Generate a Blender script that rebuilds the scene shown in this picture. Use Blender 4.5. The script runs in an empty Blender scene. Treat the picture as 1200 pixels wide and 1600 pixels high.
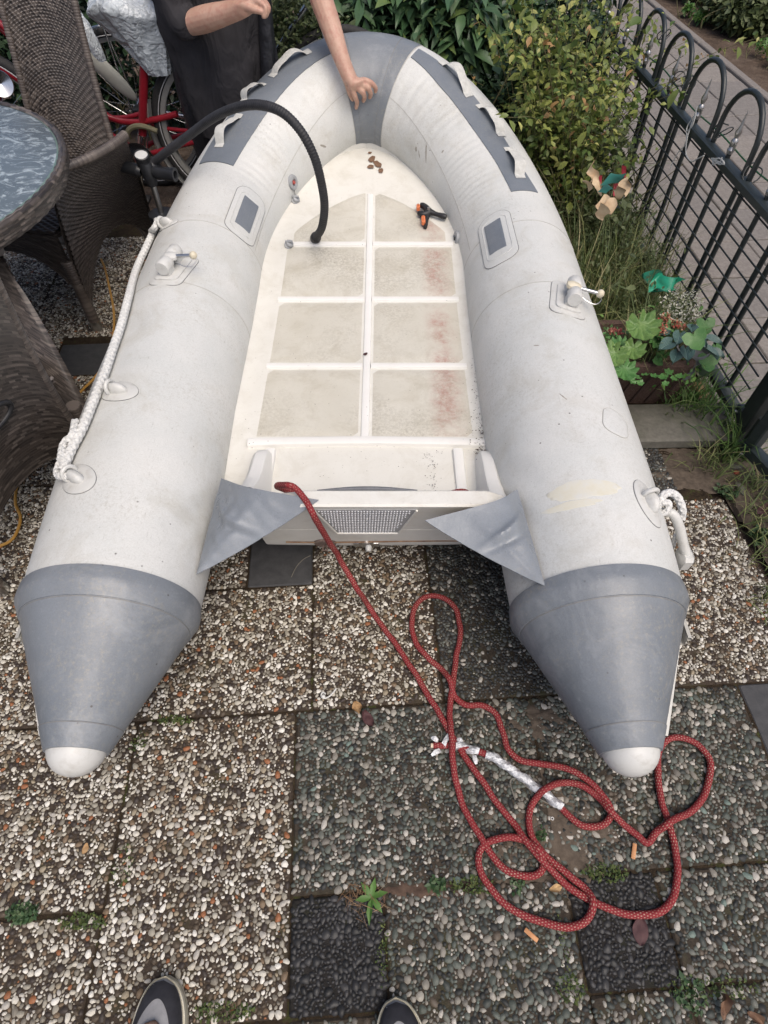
import bpy, math, random
import numpy as np
from mathutils import Vector, Matrix
R_ = math.radians
random.seed(7)
RNG = np.random.default_rng(11)
scene = bpy.context.scene
COL = scene.collection

# ------------------------------------------------------------------ camera, sky, sun, exposure
CAM_H, CAM_PITCH, CAM_F = 1.5, 53.7, 900.0          # metres, degrees below the horizon, focal length in 1200x1600 pixels
cam_d = bpy.data.cameras.new('camera')
cam_d.sensor_fit = 'VERTICAL'; cam_d.sensor_height = 24.0; cam_d.lens = 24.0 * CAM_F / 1600.0
cam_d.clip_start = 0.02; cam_d.clip_end = 200
cam = bpy.data.objects.new('camera', cam_d); COL.objects.link(cam)
cam.location = (0, 0, CAM_H); cam.rotation_euler = (R_(90 - CAM_PITCH), 0, 0)
scene.camera = cam

SUN_EL, SUN_AZ = 62.0, 150.0
world = bpy.data.worlds.new('World'); scene.world = world; world.use_nodes = True
wn = world.node_tree; wn.nodes.clear()
wo = wn.nodes.new('ShaderNodeOutputWorld'); bg = wn.nodes.new('ShaderNodeBackground'); sk = wn.nodes.new('ShaderNodeTexSky')
sk.sky_type = 'NISHITA'; sk.sun_disc = False; sk.sun_elevation = R_(SUN_EL); sk.sun_rotation = R_(SUN_AZ)
sk.air_density = 0.68; sk.dust_density = 5.0; sk.ozone_density = 0.6; sk.altitude = 0
bg.inputs['Strength'].default_value = 0.15
wn.links.new(sk.outputs[0], bg.inputs[0]); wn.links.new(bg.outputs[0], wo.inputs[0])
sun_d = bpy.data.lights.new('sun', 'SUN'); sun_d.energy = 1.1; sun_d.angle = R_(50); sun_d.color = (1.0, 0.96, 0.875)
sun = bpy.data.objects.new('sun', sun_d); COL.objects.link(sun)
az = R_(SUN_AZ); el = R_(SUN_EL)
sdir = Vector((math.sin(az) * math.cos(el), math.cos(az) * math.cos(el), math.sin(el)))
sun.rotation_euler = sdir.to_track_quat('Z', 'Y').to_euler(); sun.location = (0, 0, 8)
vs = scene.view_settings
scene.display_settings.display_device = 'sRGB'
vs.view_transform = 'Standard'; vs.look = 'None'; vs.gamma = 1.0; vs.use_curve_mapping = False
vs.exposure = 0.34
scene.cycles.max_bounces = 6; scene.cycles.diffuse_bounces = 3; scene.cycles.glossy_bounces = 2
scene.cycles.transparent_max_bounces = 6; scene.cycles.use_denoising = True

# ------------------------------------------------------------------ measuring helpers
_t = R_(CAM_PITCH)
CF = np.array([0, math.cos(_t), -math.sin(_t)]); CU = np.array([0, math.sin(_t), math.cos(_t)]); CR = np.array([1.0, 0, 0]); CC = np.array([0, 0, CAM_H])
def ray(x, y): return CF * CAM_F + CR * (x - 600) + CU * (800 - y)
def at(x, y, z=0.0):            # point of height z seen at photograph pixel x, y
    d = ray(x, y); return CC + d * ((z - CAM_H) / d[2])
def aty(x, y, Y):               # point at distance Y seen at photograph pixel x, y
    d = ray(x, y); return CC + d * (Y / d[1])
def nrm(v):
    v = np.asarray(v, float); return v / (np.linalg.norm(v, axis=-1, keepdims=True) + 1e-12)

# ------------------------------------------------------------------ object helpers
ORG = {}
def org(o):
    p = np.zeros(3)
    while o is not None:
        p = p + np.array(o.location); o = o.parent
    return p
def props(o, label=None, cat=None, group=None, kind=None):
    if label: o['label'] = label
    if cat: o['category'] = cat
    if group: o['group'] = group
    if kind: o['kind'] = kind
    return o
def thing(name, label, cat, loc=(0, 0, 0), group=None, rz=0.0):
    o = bpy.data.objects.new(name, None); COL.objects.link(o)
    o.empty_display_size = .05
    o.location = tuple(loc); o.rotation_euler = (0, 0, rz)
    return props(o, label, cat, group)
def mesh_data(name, V, F, smooth=True, uv=None):
    V = np.asarray(V, np.float32)
    me = bpy.data.meshes.new(name)
    if isinstance(F, np.ndarray):
        n, k = F.shape
        me.vertices.add(len(V)); me.vertices.foreach_set('co', V.ravel())
        me.loops.add(n * k); me.loops.foreach_set('vertex_index', F.astype(np.int32).ravel())
        me.polygons.add(n); me.polygons.foreach_set('loop_start', np.arange(0, n * k, k, dtype=np.int32))
        me.update(calc_edges=True)
    else:
        me.from_pydata([tuple(map(float, v)) for v in V], [], [tuple(int(i) for i in f) for f in F]); me.update()
    if uv is not None:
        ul = me.uv_layers.new(name='UVMap')
        li = np.empty(len(me.loops), np.int32); me.loops.foreach_get('vertex_index', li)
        ul.data.foreach_set('uv', np.asarray(uv, np.float32)[li].ravel())
    if smooth:
        me.polygons.foreach_set('use_smooth', np.ones(len(me.polygons), bool))
        if len(V) < 9000 and name not in ('pebbles', 'foliage', 'floor_panel', 'body', 'shirt', 'trousers'): me.set_sharp_from_angle(angle=R_(42))
    return me
def link(name, me, m, parent=None, loc=None):
    o = bpy.data.objects.new(name, me); COL.objects.link(o)
    if m is not None:
        for mm in (m if isinstance(m, (list, tuple)) else [m]):
            if len(o.data.materials) < (len(m) if isinstance(m, (list, tuple)) else 1): o.data.materials.append(mm)
    if parent is not None: o.parent = parent
    if loc is not None: o.location = tuple(loc)
    return o
def obj(name, VF, m, parent=None, smooth=True, base=None):
    """VF = (V, F[, uv]) in world metres; the object's origin is its thing's base, or `base`."""
    V, F = np.asarray(VF[0], float), VF[1]; uv = VF[2] if len(VF) > 2 else None
    o0 = org(parent) if parent is not None else (np.array(base, float) if base is not None else np.zeros(3))
    me = mesh_data(name, V - o0, F, smooth, uv)
    return link(name, me, m, parent, None if parent is not None else o0)
def join(*parts):
    V, F, n = [], [], 0
    allarr = all(isinstance(p[1], np.ndarray) for p in parts) and len({p[1].shape[1] for p in parts}) == 1
    UV = [] if all(len(p) > 2 and p[2] is not None for p in parts) else None
    for p in parts:
        v = np.asarray(p[0], float); V.append(v)
        F.append(p[1] + n if allarr else [tuple(int(i) + n for i in f) for f in p[1]])
        if UV is not None: UV.append(p[2])
        n += len(v)
    V = np.concatenate(V); F = np.concatenate(F) if allarr else [f for g in F for f in g]
    return (V, F, np.concatenate(UV)) if UV is not None else (V, F)
def grid_faces(nu, nv, cu=False, cv=False):
    iu = np.arange(nu if cu else nu - 1); iv = np.arange(nv if cv else nv - 1)
    a, b = np.meshgrid(iu, iv, indexing='ij'); a2 = (a + 1) % nu; b2 = (b + 1) % nv
    return np.stack([a * nv + b, a2 * nv + b, a2 * nv + b2, a * nv + b2], -1).reshape(-1, 4)
def box(c, s, ax=None, bev=0.0):
    """box centred at c, full size s, axes = rows of ax; bev chamfers its long edges"""
    c = np.asarray(c, float); h = np.asarray(s, float) / 2
    ax = np.eye(3) if ax is None else np.asarray(ax, float)
    if bev <= 0:
        V = np.array([[x, y, z] for x in (-1, 1) for y in (-1, 1) for z in (-1, 1)], float) * h
        F = np.array([[0, 1, 3, 2], [4, 6, 7, 5], [0, 4, 5, 1], [2, 3, 7, 6], [0, 2, 6, 4], [1, 5, 7, 3]])
        return V @ ax + c, F
    b = min(bev, h.min() * .9); pts = []
    for z, ins in ((-h[2], b), (-h[2] + b, 0), (h[2] - b, 0), (h[2], b)):
        x, y = h[0] - ins, h[1] - ins
        pts += [[-x + b, -y, z], [x - b, -y, z], [x, -y + b, z], [x, y - b, z], [x - b, y, z], [-x + b, y, z], [-x, y - b, z], [-x, -y + b, z]]
    V = np.array(pts); F = []
    for k in range(3):
        for i in range(8):
            j = (i + 1) % 8; F.append((k * 8 + i, k * 8 + j, k * 8 + 8 + j, k * 8 + 8 + i))
    F.append(tuple(range(7, -1, -1))); F.append(tuple(range(24, 32)))
    return V @ ax + c, F
def frames(P):
    P = np.asarray(P, float); T = nrm(np.gradient(P, axis=0)); N = np.zeros_like(P)
    a = np.array([0, 0, 1.0]) if abs(T[0][2]) < .9 else np.array([1.0, 0, 0])
    n = nrm(np.cross(np.cross(T[0], a), T[0]))
    for i in range(len(P)):
        n = n - T[i] * np.dot(n, T[i]); n = nrm(n); N[i] = n
    return T, N, np.cross(T, N)
def tube(P, r, seg=8, cap=True, closed=False, disp=None, uvlen=True):
    P = np.asarray(P, float); n = len(P); r = np.broadcast_to(np.asarray(r, float), (n,))
    T, N, B = frames(P)
    a = np.arange(seg) / seg * 2 * np.pi
    L = np.concatenate([[0], np.cumsum(np.linalg.norm(np.diff(P, axis=0), axis=1))])
    rr = r[:, None] * np.ones(seg)
    if disp is not None: rr = rr + disp(a[None, :], L[:, None])
    V = P[:, None] + rr[..., None] * (np.cos(a)[None, :, None] * N[:, None] + np.sin(a)[None, :, None] * B[:, None])
    V = V.reshape(-1, 3); F = grid_faces(n, seg, closed, True)[:, ::-1]
    uv = np.stack([np.broadcast_to((a / (2 * np.pi))[None], (n, seg)), np.broadcast_to(L[:, None], (n, seg))], -1).reshape(-1, 2)
    if cap and not closed:
        V = np.concatenate([V, P[:1], P[-1:]]); k = n * seg
        i = np.arange(seg); j = (i + 1) % seg
        F = np.concatenate([F, np.stack([np.full(seg, k), i, j, j], -1), np.stack([np.full(seg, k + 1), (n - 1) * seg + j, (n - 1) * seg + i, (n - 1) * seg + i], -1)])
        uv = np.concatenate([uv, [[0, 0]], [[0, L[-1]]]])
        F = [tuple(dict.fromkeys(f)) for f in F.tolist()]
    return V, F, uv
def spline(P, n=None, step=None, closed=False):
    """Catmull-Rom through P, evenly resampled"""
    P = np.asarray(P, float)
    Q = np.concatenate([P[-1:], P, P[:2]]) if closed else np.concatenate([2 * P[:1] - P[1:2], P, 2 * P[-1:] - P[-2:-1]])
    out = []
    m = len(P) if closed else len(P) - 1
    for i in range(m):
        p0, p1, p2, p3 = Q[i:i + 4]; t = np.linspace(0, 1, 16, endpoint=False)[:, None]
        out.append(.5 * (2 * p1 + (p2 - p0) * t + (2 * p0 - 5 * p1 + 4 * p2 - p3) * t ** 2 + (3 * p1 - p0 - 3 * p2 + p3) * t ** 3))
    out = np.concatenate(out + ([] if closed else [P[-1:]]))
    L = np.concatenate([[0], np.cumsum(np.linalg.norm(np.diff(out, axis=0), axis=1))])
    k = n or max(3, int(L[-1] / step) + 1)
    s = np.linspace(0, L[-1], k, endpoint=not closed)
    return np.stack([np.interp(s, L, out[:, i]) for i in range(3)], 1)
def rod(a, b, r, seg=8, r2=None): return tube([a, (np.asarray(a, float) + np.asarray(b, float)) / 2, b], [r, (r + (r2 or r)) / 2, r2 or r], seg)
def lathe(prof, c, ax=(0, 0, 1), seg=24, closed=False):
    """prof = [(radius, height)] turned about the axis through c"""
    ax = nrm(ax); a0 = np.array([1.0, 0, 0]) if abs(ax[0]) < .9 else np.array([0, 1.0, 0])
    u = nrm(np.cross(ax, a0)); v = np.cross(ax, u)
    prof = np.asarray(prof, float); a = np.arange(seg) / seg * 2 * np.pi
    V = np.asarray(c) + prof[:, None, 1:2] * ax + prof[:, None, 0:1] * (np.cos(a)[None, :, None] * u + np.sin(a)[None, :, None] * v)
    return V.reshape(-1, 3), grid_faces(len(prof), seg, closed, True)[:, ::-1]
def ellipsoid(c, r, ax=None, nu=14, nv=10):
    th = np.linspace(0, np.pi, nv); a = np.arange(nu) / nu * 2 * np.pi
    V = np.stack([np.sin(th)[:, None] * np.cos(a), np.sin(th)[:, None] * np.sin(a), np.cos(th)[:, None] * np.ones(nu)], -1) * np.asarray(r)
    V = V.reshape(-1, 3) @ (np.eye(3) if ax is None else np.asarray(ax)) + np.asarray(c)
    return V, grid_faces(nv, nu, False, True)
def vnoise(p, seed=0):
    """cheap smooth 3-D value noise in -1..1 (sum of sines)"""
    r = np.random.default_rng(seed); p = np.asarray(p, float); s = np.zeros(p.shape[:-1])
    for _ in range(9):
        k = r.normal(size=3); ph = r.random() * 6.28
        s = s + np.sin(p @ k * 1.7 + ph)
    return s / 4.5
def skinmesh(verts, edges, radii, sub=2, voxel=0):
    me = bpy.data.meshes.new('skin_source'); me.from_pydata([tuple(map(float, v)) for v in verts], edges, []); me.update()
    o = bpy.data.objects.new('skin_source', me); COL.objects.link(o)
    m = o.modifiers.new('skin', 'SKIN'); m.use_smooth_shade = True
    for i, r in enumerate(radii):
        r2 = r if isinstance(r, (tuple, list)) else (r, r)
        me.skin_vertices[0].data[i].radius = r2; me.skin_vertices[0].data[i].use_root = (i == 0)
    if sub: s = o.modifiers.new('sub', 'SUBSURF'); s.levels = sub; s.render_levels = sub
    if voxel:
        m = o.modifiers.new('fuse', 'REMESH'); m.mode = 'VOXEL'; m.voxel_size = voxel; m.use_smooth_shade = True
        m = o.modifiers.new('relax', 'SMOOTH'); m.factor = .5; m.iterations = 3
    dg = bpy.context.evaluated_depsgraph_get(); ev = o.evaluated_get(dg); m2 = ev.to_mesh()
    V = np.array([v.co[:] for v in m2.vertices]); F = [tuple(p.vertices) for p in m2.polygons]
    ev.to_mesh_clear(); bpy.data.objects.remove(o); bpy.data.meshes.remove(me)
    return V, F

# ------------------------------------------------------------------ materials
class NT:
    def __init__(s, name):
        s.m = bpy.data.materials.new(name); s.m.use_nodes = True; s.t = s.m.node_tree; s.n = s.t.nodes
        s.b = s.n['Principled BSDF']; s.out = s.n['Material Output']; s._tc = None
    def new(s, t, **kw):
        nd = s.n.new('ShaderNode' + t)
        for k, v in kw.items(): setattr(nd, k, v)
        return nd
    def l(s, a, b): s.t.links.new(a, b)
    def co(s, which='Object'):
        if s._tc is None: s._tc = s.new('TexCoord')
        return s._tc.outputs[which]
    def noise(s, scale, detail=4, rough=.6, co=None, dist=0.0, stretch=None):
        nd = s.new('TexNoise'); nd.inputs['Scale'].default_value = scale; nd.inputs['Detail'].default_value = detail
        nd.inputs['Roughness'].default_value = rough; nd.inputs['Distortion'].default_value = dist
        c = co or s.co()
        if stretch:
            mp = s.new('Mapping'); mp.inputs['Scale'].default_value = stretch; s.l(c, mp.inputs[0]); c = mp.outputs[0]
        s.l(c, nd.inputs['Vector']); return nd.outputs['Fac']
    def voro(s, scale, feature='F1', co=None, rnd=1.0):
        nd = s.new('TexVoronoi', feature=feature); nd.inputs['Scale'].default_value = scale; nd.inputs['Randomness'].default_value = rnd
        s.l(co or s.co(), nd.inputs['Vector']); return nd
    def ramp(s, fac, stops, interp='LINEAR'):
        nd = s.new('ValToRGB'); cr = nd.color_ramp; cr.interpolation = interp
        while len(cr.elements) < len(stops): cr.elements.new(.5)
        for e, (p, c) in zip(cr.elements, stops):
            e.position = p; e.color = (*c, 1) if len(c) == 3 else c
        s.l(fac, nd.inputs[0]); return nd.outputs[0]
    def vramp(s, fac, a, b, lo=0.0, hi=1.0):
        nd = s.new('MapRange'); nd.clamp = True; s.l(fac, nd.inputs[0])
        for i, v in zip((1, 2, 3, 4), (a, b, lo, hi)): nd.inputs[i].default_value = v
        return nd.outputs[0]
    def mix(s, fac, a, b, mode='MIX'):
        nd = s.new('Mix', data_type='RGBA', blend_type=mode)
        for i, v in ((0, fac), (6, a), (7, b)):
            if isinstance(v, (int, float)): nd.inputs[i].default_value = v
            elif isinstance(v, tuple): nd.inputs[i].default_value = (*v, 1) if len(v) == 3 else v
            else: s.l(v, nd.inputs[i])
        return nd.outputs[2]
    def math(s, op, a, b=None, c=None):
        nd = s.new('Math', operation=op)
        for i, v in enumerate((a, b, c)):
            if v is None: continue
            if isinstance(v, (int, float)): nd.inputs[i].default_value = v
            else: s.l(v, nd.inputs[i])
        return nd.outputs[0]
    def bump(s, h, strength=.4, dist=.002, prev=None):
        nd = s.new('Bump'); nd.inputs['Strength'].default_value = strength; nd.inputs['Distance'].default_value = dist
        s.l(h, nd.inputs['Height'])
        if prev is not None: s.l(prev, nd.inputs['Normal'])
        return nd.outputs[0]
    def fin(s, color=None, rough=None, normal=None, metal=None, spec=None):
        for k, v in (('Base Color', color), ('Roughness', rough), ('Normal', normal), ('Metallic', metal), ('Specular IOR Level', spec)):
            if v is None: continue
            if isinstance(v, (int, float)): s.b.inputs[k].default_value = v
            elif isinstance(v, tuple): s.b.inputs[k].default_value = (*v, 1)
            else: s.l(v, s.b.inputs[k])
        return s.m
def mat(name, c, rough=.6, c2=None, ns=20, bump=0.0, bs=200, metal=0.0, spec=.4, bd=.001):
    t = NT(name); col = c
    if c2 is not None: col = t.ramp(t.noise(ns, 5, .65), [(.3, c), (.7, c2)])
    nb = t.bump(t.noise(bs, 3, .6), bump, bd) if bump else None
    return t.fin(col, rough, nb, metal, spec)
def island(name, stops, rough=.5, spec=.4, bump=0.0, bs=400, transl=0.0, var=.25, ns=300):
    """colour of each loose piece of a mesh picked at random from stops"""
    t = NT(name); g = t.new('NewGeometry')
    col = t.ramp(g.outputs['Random Per Island'], stops, 'CONSTANT' if len(stops) > 4 else 'LINEAR')
    if var: col = t.mix(1.0, col, t.ramp(t.noise(ns, 4, .6), [(.25, (1 - var,) * 3), (.75, (1 + var * .4,) * 3)]), 'MULTIPLY')
    nb = t.bump(t.noise(bs, 3, .6), bump, .0006) if bump else None
    m = t.fin(col, rough, nb, 0.0, spec)
    if transl:
        tr = t.new('BsdfTranslucent'); mx = t.new('MixShader'); mx.inputs[0].default_value = transl
        t.l(col, tr.inputs[0]); t.l(t.b.outputs[0], mx.inputs[1]); t.l(tr.outputs[0], mx.inputs[2]); t.l(mx.outputs[0], t.out.inputs[0])
    return m

# ------------------------------------------------------------------ ground, patio tiles, path
M_SOIL = (lambda t: t.fin(t.mix(t.vramp(t.voro(55).outputs['Distance'], .0, .35), t.ramp(t.noise(160, 4, .7), [(.3, (.012, .009, .007)), (.7, (.10, .07, .05))]),
          t.ramp(t.noise(9, 6, .7), [(.25, (.05, .035, .026)), (.5, (.11, .08, .06)), (.75, (.18, .14, .108))])), .95,
          t.bump(t.noise(130, 5, .7), .9, .012, t.bump(t.noise(25, 3, .6), .6, .03)), spec=.15))(NT('soil'))
gv = np.array([[-60, -40, -.03], [60, -40, -.03], [60, 80, -.03], [-60, 80, -.03]], float)
ground = props(obj('ground', (gv, np.array([[0, 1, 2, 3]])), M_SOIL, smooth=False), 'dark brown garden soil under the whole yard', kind='structure')

O2 = np.array([-.227, .464]); EU = np.array([.998, .063]); EV = np.array([-.063, .998])   # patio grid
def g2w(u, v): return O2 + u * EU + v * EV if np.isscalar(u) else O2 + np.outer(u, EU) + np.outer(v, EV)
def w2g(x, y):
    d = np.array([x, y]) - O2; return d @ EU, d @ EV

M_BED = (lambda t: t.fin(t.ramp(t.noise(28, 5, .7), [(.3, (.018, .013, .009)), (.55, (.045, .032, .02)), (.66, (.05, .058, .018)), (.8, (.07, .075, .03))]), .95,
         t.bump(t.noise(220, 4, .7), 1.0, .006), spec=.15))(NT('joint_soil'))
bed = []
for u in np.linspace(-2.6, 1.35, 60):
    for v in np.linspace(-1.3, 2.6, 60): bed.append((u, v))
bed = np.array(bed); bw = g2w(bed[:, 0], bed[:, 1])
bz = -.0035 + .0022 * vnoise(np.c_[bw * 30, bw[:, :1] * 0], 3)
patio = props(obj('patio', (np.c_[bw, bz], grid_faces(60, 60)[:, ::-1]), M_BED), 'patio of washed pebble tiles with mossy joints', kind='structure')

def tile_mat(name, c, c2, moss):
    t = NT(name)
    col = t.ramp(t.noise(90, 5, .7), [(.3, c), (.7, c2)])
    col = t.mix(t.vramp(t.noise(11, 4, .65), .52, .72), col, moss)
    return t.fin(col, .9, t.bump(t.noise(500, 3, .6), .8, .002), spec=.2)
M_TILE = {'white': tile_mat('tile_cement', (.030, .022, .016), (.066, .050, .037), (.052, .046, .022)),
          'green': tile_mat('tile_cement_green', (.026, .021, .016), (.06, .048, .036), (.044, .044, .022)),
          'black': tile_mat('tile_cement_black', (.012, .011, .010), (.026, .023, .021), (.022, .024, .012)),
          'slab': mat('slab_dark', (.035, .036, .038), .7, (.06, .06, .062), 30, .5, 260)}
M_TILE['darkgreen'] = M_TILE['soily'] = M_TILE['green']
W_ = [(0, (.04, .03, .024)), (.15, (.08, .06, .040)), (.225, (.26, .105, .045)), (.25, (.17, .12, .075)), (.34, (.19, .17, .135)), (.45, (.29, .265, .212)),
      (.55, (.43, .40, .33)), (.67, (.53, .50, .43)), (.79, (.65, .625, .56)), (.88, (.39, .365, .32)), (.95, (.28, .235, .165))]
G_ = [(0, (.028, .03, .028)), (.14, (.055, .062, .055)), (.28, (.085, .098, .082)), (.42, (.125, .14, .118)), (.54, (.16, .165, .14)), (.64, (.19, .175, .15)),
      (.73, (.27, .25, .21)), (.82, (.40, .375, .32)), (.89, (.52, .49, .435)), (.95, (.12, .095, .07)), (.98, (.17, .225, .195))]
G_ = [(p, tuple(c * .78 for c in q)) for p, q in G_]
D_ = [(0, (.022, .024, .024)), (.3, (.04, .043, .042)), (.55, (.07, .075, .07)), (.75, (.11, .12, .105)), (.85, (.18, .175, .15)), (.94, (.34, .32, .28))]
B_ = [(0, (.010, .010, .010)), (.3, (.017, .017, .0175)), (.6, (.026, .0255, .026)), (.85, (.038, .037, .037)), (.99, (.2, .2, .19))]
M_PEB = {'white': island('pebbles_pale', W_, .55, .35, .3), 'green': island('pebbles_green', G_, .55, .35, .3),
         'black': island('pebbles_black', B_, .5, .4, .3), 'darkgreen': island('pebbles_dark', D_, .5, .4, .3)}
M_PEB['soily'] = M_PEB['darkgreen']

def pattern(seed, spacing, L=.68, iters=14):
    r = np.random.default_rng(seed); n = int(L / spacing)
    gx, gy = np.meshgrid(np.arange(n), np.arange(n))
    P = (np.stack([gx + .5 * (gy % 2), gy * .93], -1).reshape(-1, 2) + r.uniform(-.45, .45, (n * n, 2))) * spacing
    rad = spacing * np.clip(r.lognormal(-.75, .40, len(P)), .22, .98)
    for _ in range(iters):
        order = np.argsort(P[:, 0]); P = P[order]; rad = rad[order]
        mv = np.zeros_like(P)
        for k in range(1, 300):
            d = P[k:] - P[:-k]
            if d[:, 0].min() > 2 * spacing: break
            dist = np.hypot(d[:, 0], d[:, 1]) + 1e-9
            ov = np.clip((rad[k:] + rad[:-k]) * 1.0 - dist, 0, None)
            q = d / dist[:, None] * (ov * .25)[:, None]
            mv[k:] += q; mv[:-k] -= q
        P = P + mv
    asp = r.uniform(1.0, 1.75, len(P)); ang = r.uniform(0, np.pi, len(P))
    return P, rad, asp, ang
def pebble_mesh(P, rad, asp, ang, zoff, seed, hk=.42, ns=8, rough=1.0):
    r = np.random.default_rng(seed); n = len(P)
    a = np.arange(ns) / ns * 2 * np.pi
    wob = 1 + .13 * np.cos(2 * a[None] + r.uniform(0, 6.3, (n, 1))) * r.random((n, 1)) + .10 * np.cos(3 * a[None] + r.uniform(0, 6.3, (n, 1))) + r.uniform(-.07, .07, (n, ns)) * rough
    ex = rad * np.sqrt(asp); ey = rad / np.sqrt(asp)
    X = np.cos(a)[None] * ex[:, None] * wob; Y = np.sin(a)[None] * ey[:, None] * wob
    c, s = np.cos(ang)[:, None], np.sin(ang)[:, None]
    RX, RY = X * c - Y * s, X * s + Y * c
    h = np.minimum(rad * hk, .0026) * (r.uniform(.75, 1.15, n) if rough == 1 else r.uniform(.3, 1.3, n))
    tx, ty = r.uniform(-.16, .16, (2, n))
    V = np.zeros((n, 1 + 2 * ns, 3))
    V[:, 0, 2] = h
    V[:, 1:1 + ns, 0] = RX * .66; V[:, 1:1 + ns, 1] = RY * .66; V[:, 1:1 + ns, 2] = h[:, None] * .86
    V[:, 1 + ns:, 0] = RX; V[:, 1 + ns:, 1] = RY; V[:, 1 + ns:, 2] = -.0016
    V[:, :1 + ns, 2] += V[:, :1 + ns, 0] * tx[:, None] + V[:, :1 + ns, 1] * ty[:, None]
    V[..., 0] += P[:, 0, None]; V[..., 1] += P[:, 1, None]; V[..., 2] += np.asarray(zoff)[:, None]
    i = np.arange(ns); j = (i + 1) % ns
    f = np.concatenate([np.stack([0 * i, 1 + i, 1 + j], 1), np.stack([1 + i, 1 + ns + i, 1 + ns + j], 1), np.stack([1 + i, 1 + ns + j, 1 + j], 1)])
    F = (f[None] + (np.arange(n) * (1 + 2 * ns))[:, None, None]).reshape(-1, 3)
    return V.reshape(-1, 3), F
PAT = {'white': [pattern(1, .0086), pattern(2, .0089)], 'green': [pattern(3, .0096), pattern(4, .0099)], 'black': [pattern(5, .0095)]}
PAT['darkgreen'] = PAT['soily'] = PAT['white']
TILES = [(0, .6, -.4, 0, 'green'), (-.4, 0, -.6, 0, 'white'), (-1.0, -.4, -.4, 0, 'white'), (-.8, -.4, -1.0, -.4, 'white'), (-1.2, -.8, -1.0, -.4, 'white'), (-.4, 0, -1.0, -.6, 'white'),
         (0, .2, -.6, -.4, 'black'), (0, .2, -1.0, -.6, 'green'), (.2, .6, -1.0, -.4, 'green'), (.6, .8, -.6, -.4, 'black'), (.6, .8, -1.0, -.6, 'green'),
         (.6, 1.165, -.4, 0, 'green'), (1.165, 1.5, -.2, 0, 'slab'), (1.165, 1.5, -.4, -.2, 'green'), (.8, 1.4, -.6, -.4, 'green'), (.8, 1.4, -1.0, -.6, 'green'),
         (.04, .385, 0, .6, 'white'), (-.56, .04, 0, .37, 'white'), (-.155, .04, .37, .565, 'slab'), (-.155, .04, .565, .75, 'white'), (-.56, -.155, .37, .75, 'white'),
         (.385, .785, 0, .6, 'darkgreen'), (.785, 1.385, 0, .61, 'white'), (.785, 1.25, .61, .9, 'soily'), (-1.16, -.56, 0, .4, 'white'), (-1.76, -1.16, 0, .4, 'white'),
         (.04, .385, .6, .9, 'white'), (.385, .785, .6, .9, 'green'),
         (-1.76, -1.0, 1.2, 1.6, 'white'), (-1.0, -.8, 1.2, 1.36, 'white'), (-1.0, -.8, 1.36, 1.56, 'slab'), (-.8, -.56, 1.2, 1.6, 'white'), (-.56, .04, .75, 1.2, 'white')]
for v0 in (.4, .8, 1.6, 2.0):
    for u0 in (-1.76, -1.16): TILES.append((u0, u0 + .6, v0, v0 + .4, 'white'))
TILES += [(-.56, -.2, 1.2, 1.6, 'white'), (-.56, -.2, 1.6, 2.0, 'white')]
for k, (u0, u1, v0, v1, ty) in enumerate(TILES):
    r = np.random.default_rng(100 + k); gap = .0022
    cu, cv, su, sv = (u0 + u1) / 2, (v0 + v1) / 2, u1 - u0 - 2 * gap, v1 - v0 - 2 * gap
    dz = r.uniform(-.0015, .0015); c = g2w(cu, cv); ax = np.array([[*EU, 0], [*EV, 0], [0, 0, 1.0]])
    t = obj('tile', box((c[0], c[1], dz - .02), (su, sv, .04), ax, .004), M_TILE[ty], patio, smooth=False)
    if ty == 'black': t['label'] = 'small black pebble tile'
    if ty == 'slab': t['label'] = 'smooth dark slab tile'
    if ty == 'slab': continue
    P, rad, asp, ang = PAT[ty][k % len(PAT[ty])]
    P = P.copy(); ang = ang.copy()
    if r.random() < .5: P[:, 0] = .66 - P[:, 0]; ang = np.pi - ang
    if r.random() < .5: P[:, 1] = .62 - P[:, 1]; ang = -ang
    P = P + np.array([u0, v0]) - r.uniform(0, .02, 2)
    if su > .64: P = np.concatenate([P, P + [.62, 0]]); rad = np.tile(rad, 2); asp = np.tile(asp, 2); ang = np.tile(ang, 2)
    m = (P[:, 0] > u0 + gap + rad * .5) & (P[:, 0] < u1 - gap - rad * .5) & (P[:, 1] > v0 + gap + rad * .5) & (P[:, 1] < v1 - gap - rad * .5)
    if ty in ('green', 'darkgreen'): m &= r.random(len(P)) > .03
    m &= r.random(len(P)) > .01
    bare = vnoise(np.c_[P * 9, np.full((len(P), 1), k)], 5)
    m &= ~((bare > (1.5 if ty == 'white' else 1.15)) & (r.random(len(P)) > .35))
    P, rr, aa, an = P[m], rad[m], asp[m], ang[m]
    Wp = g2w(P[:, 0], P[:, 1]); e = math.atan2(EU[1], EU[0])
    rr = rr * (1.16 if ty == 'black' else 1.04 if ty == 'green' else .99)
    pb = obj('pebbles', pebble_mesh(Wp, rr, aa, an + e, np.full(len(P), dz + .0002), 200 + k, .34 if ty == 'black' else .42, 8, 2.6 if ty == 'black' else 1.0), M_PEB[ty], t, smooth=ty != 'black')
    pb['kind'] = 'stuff'

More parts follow.
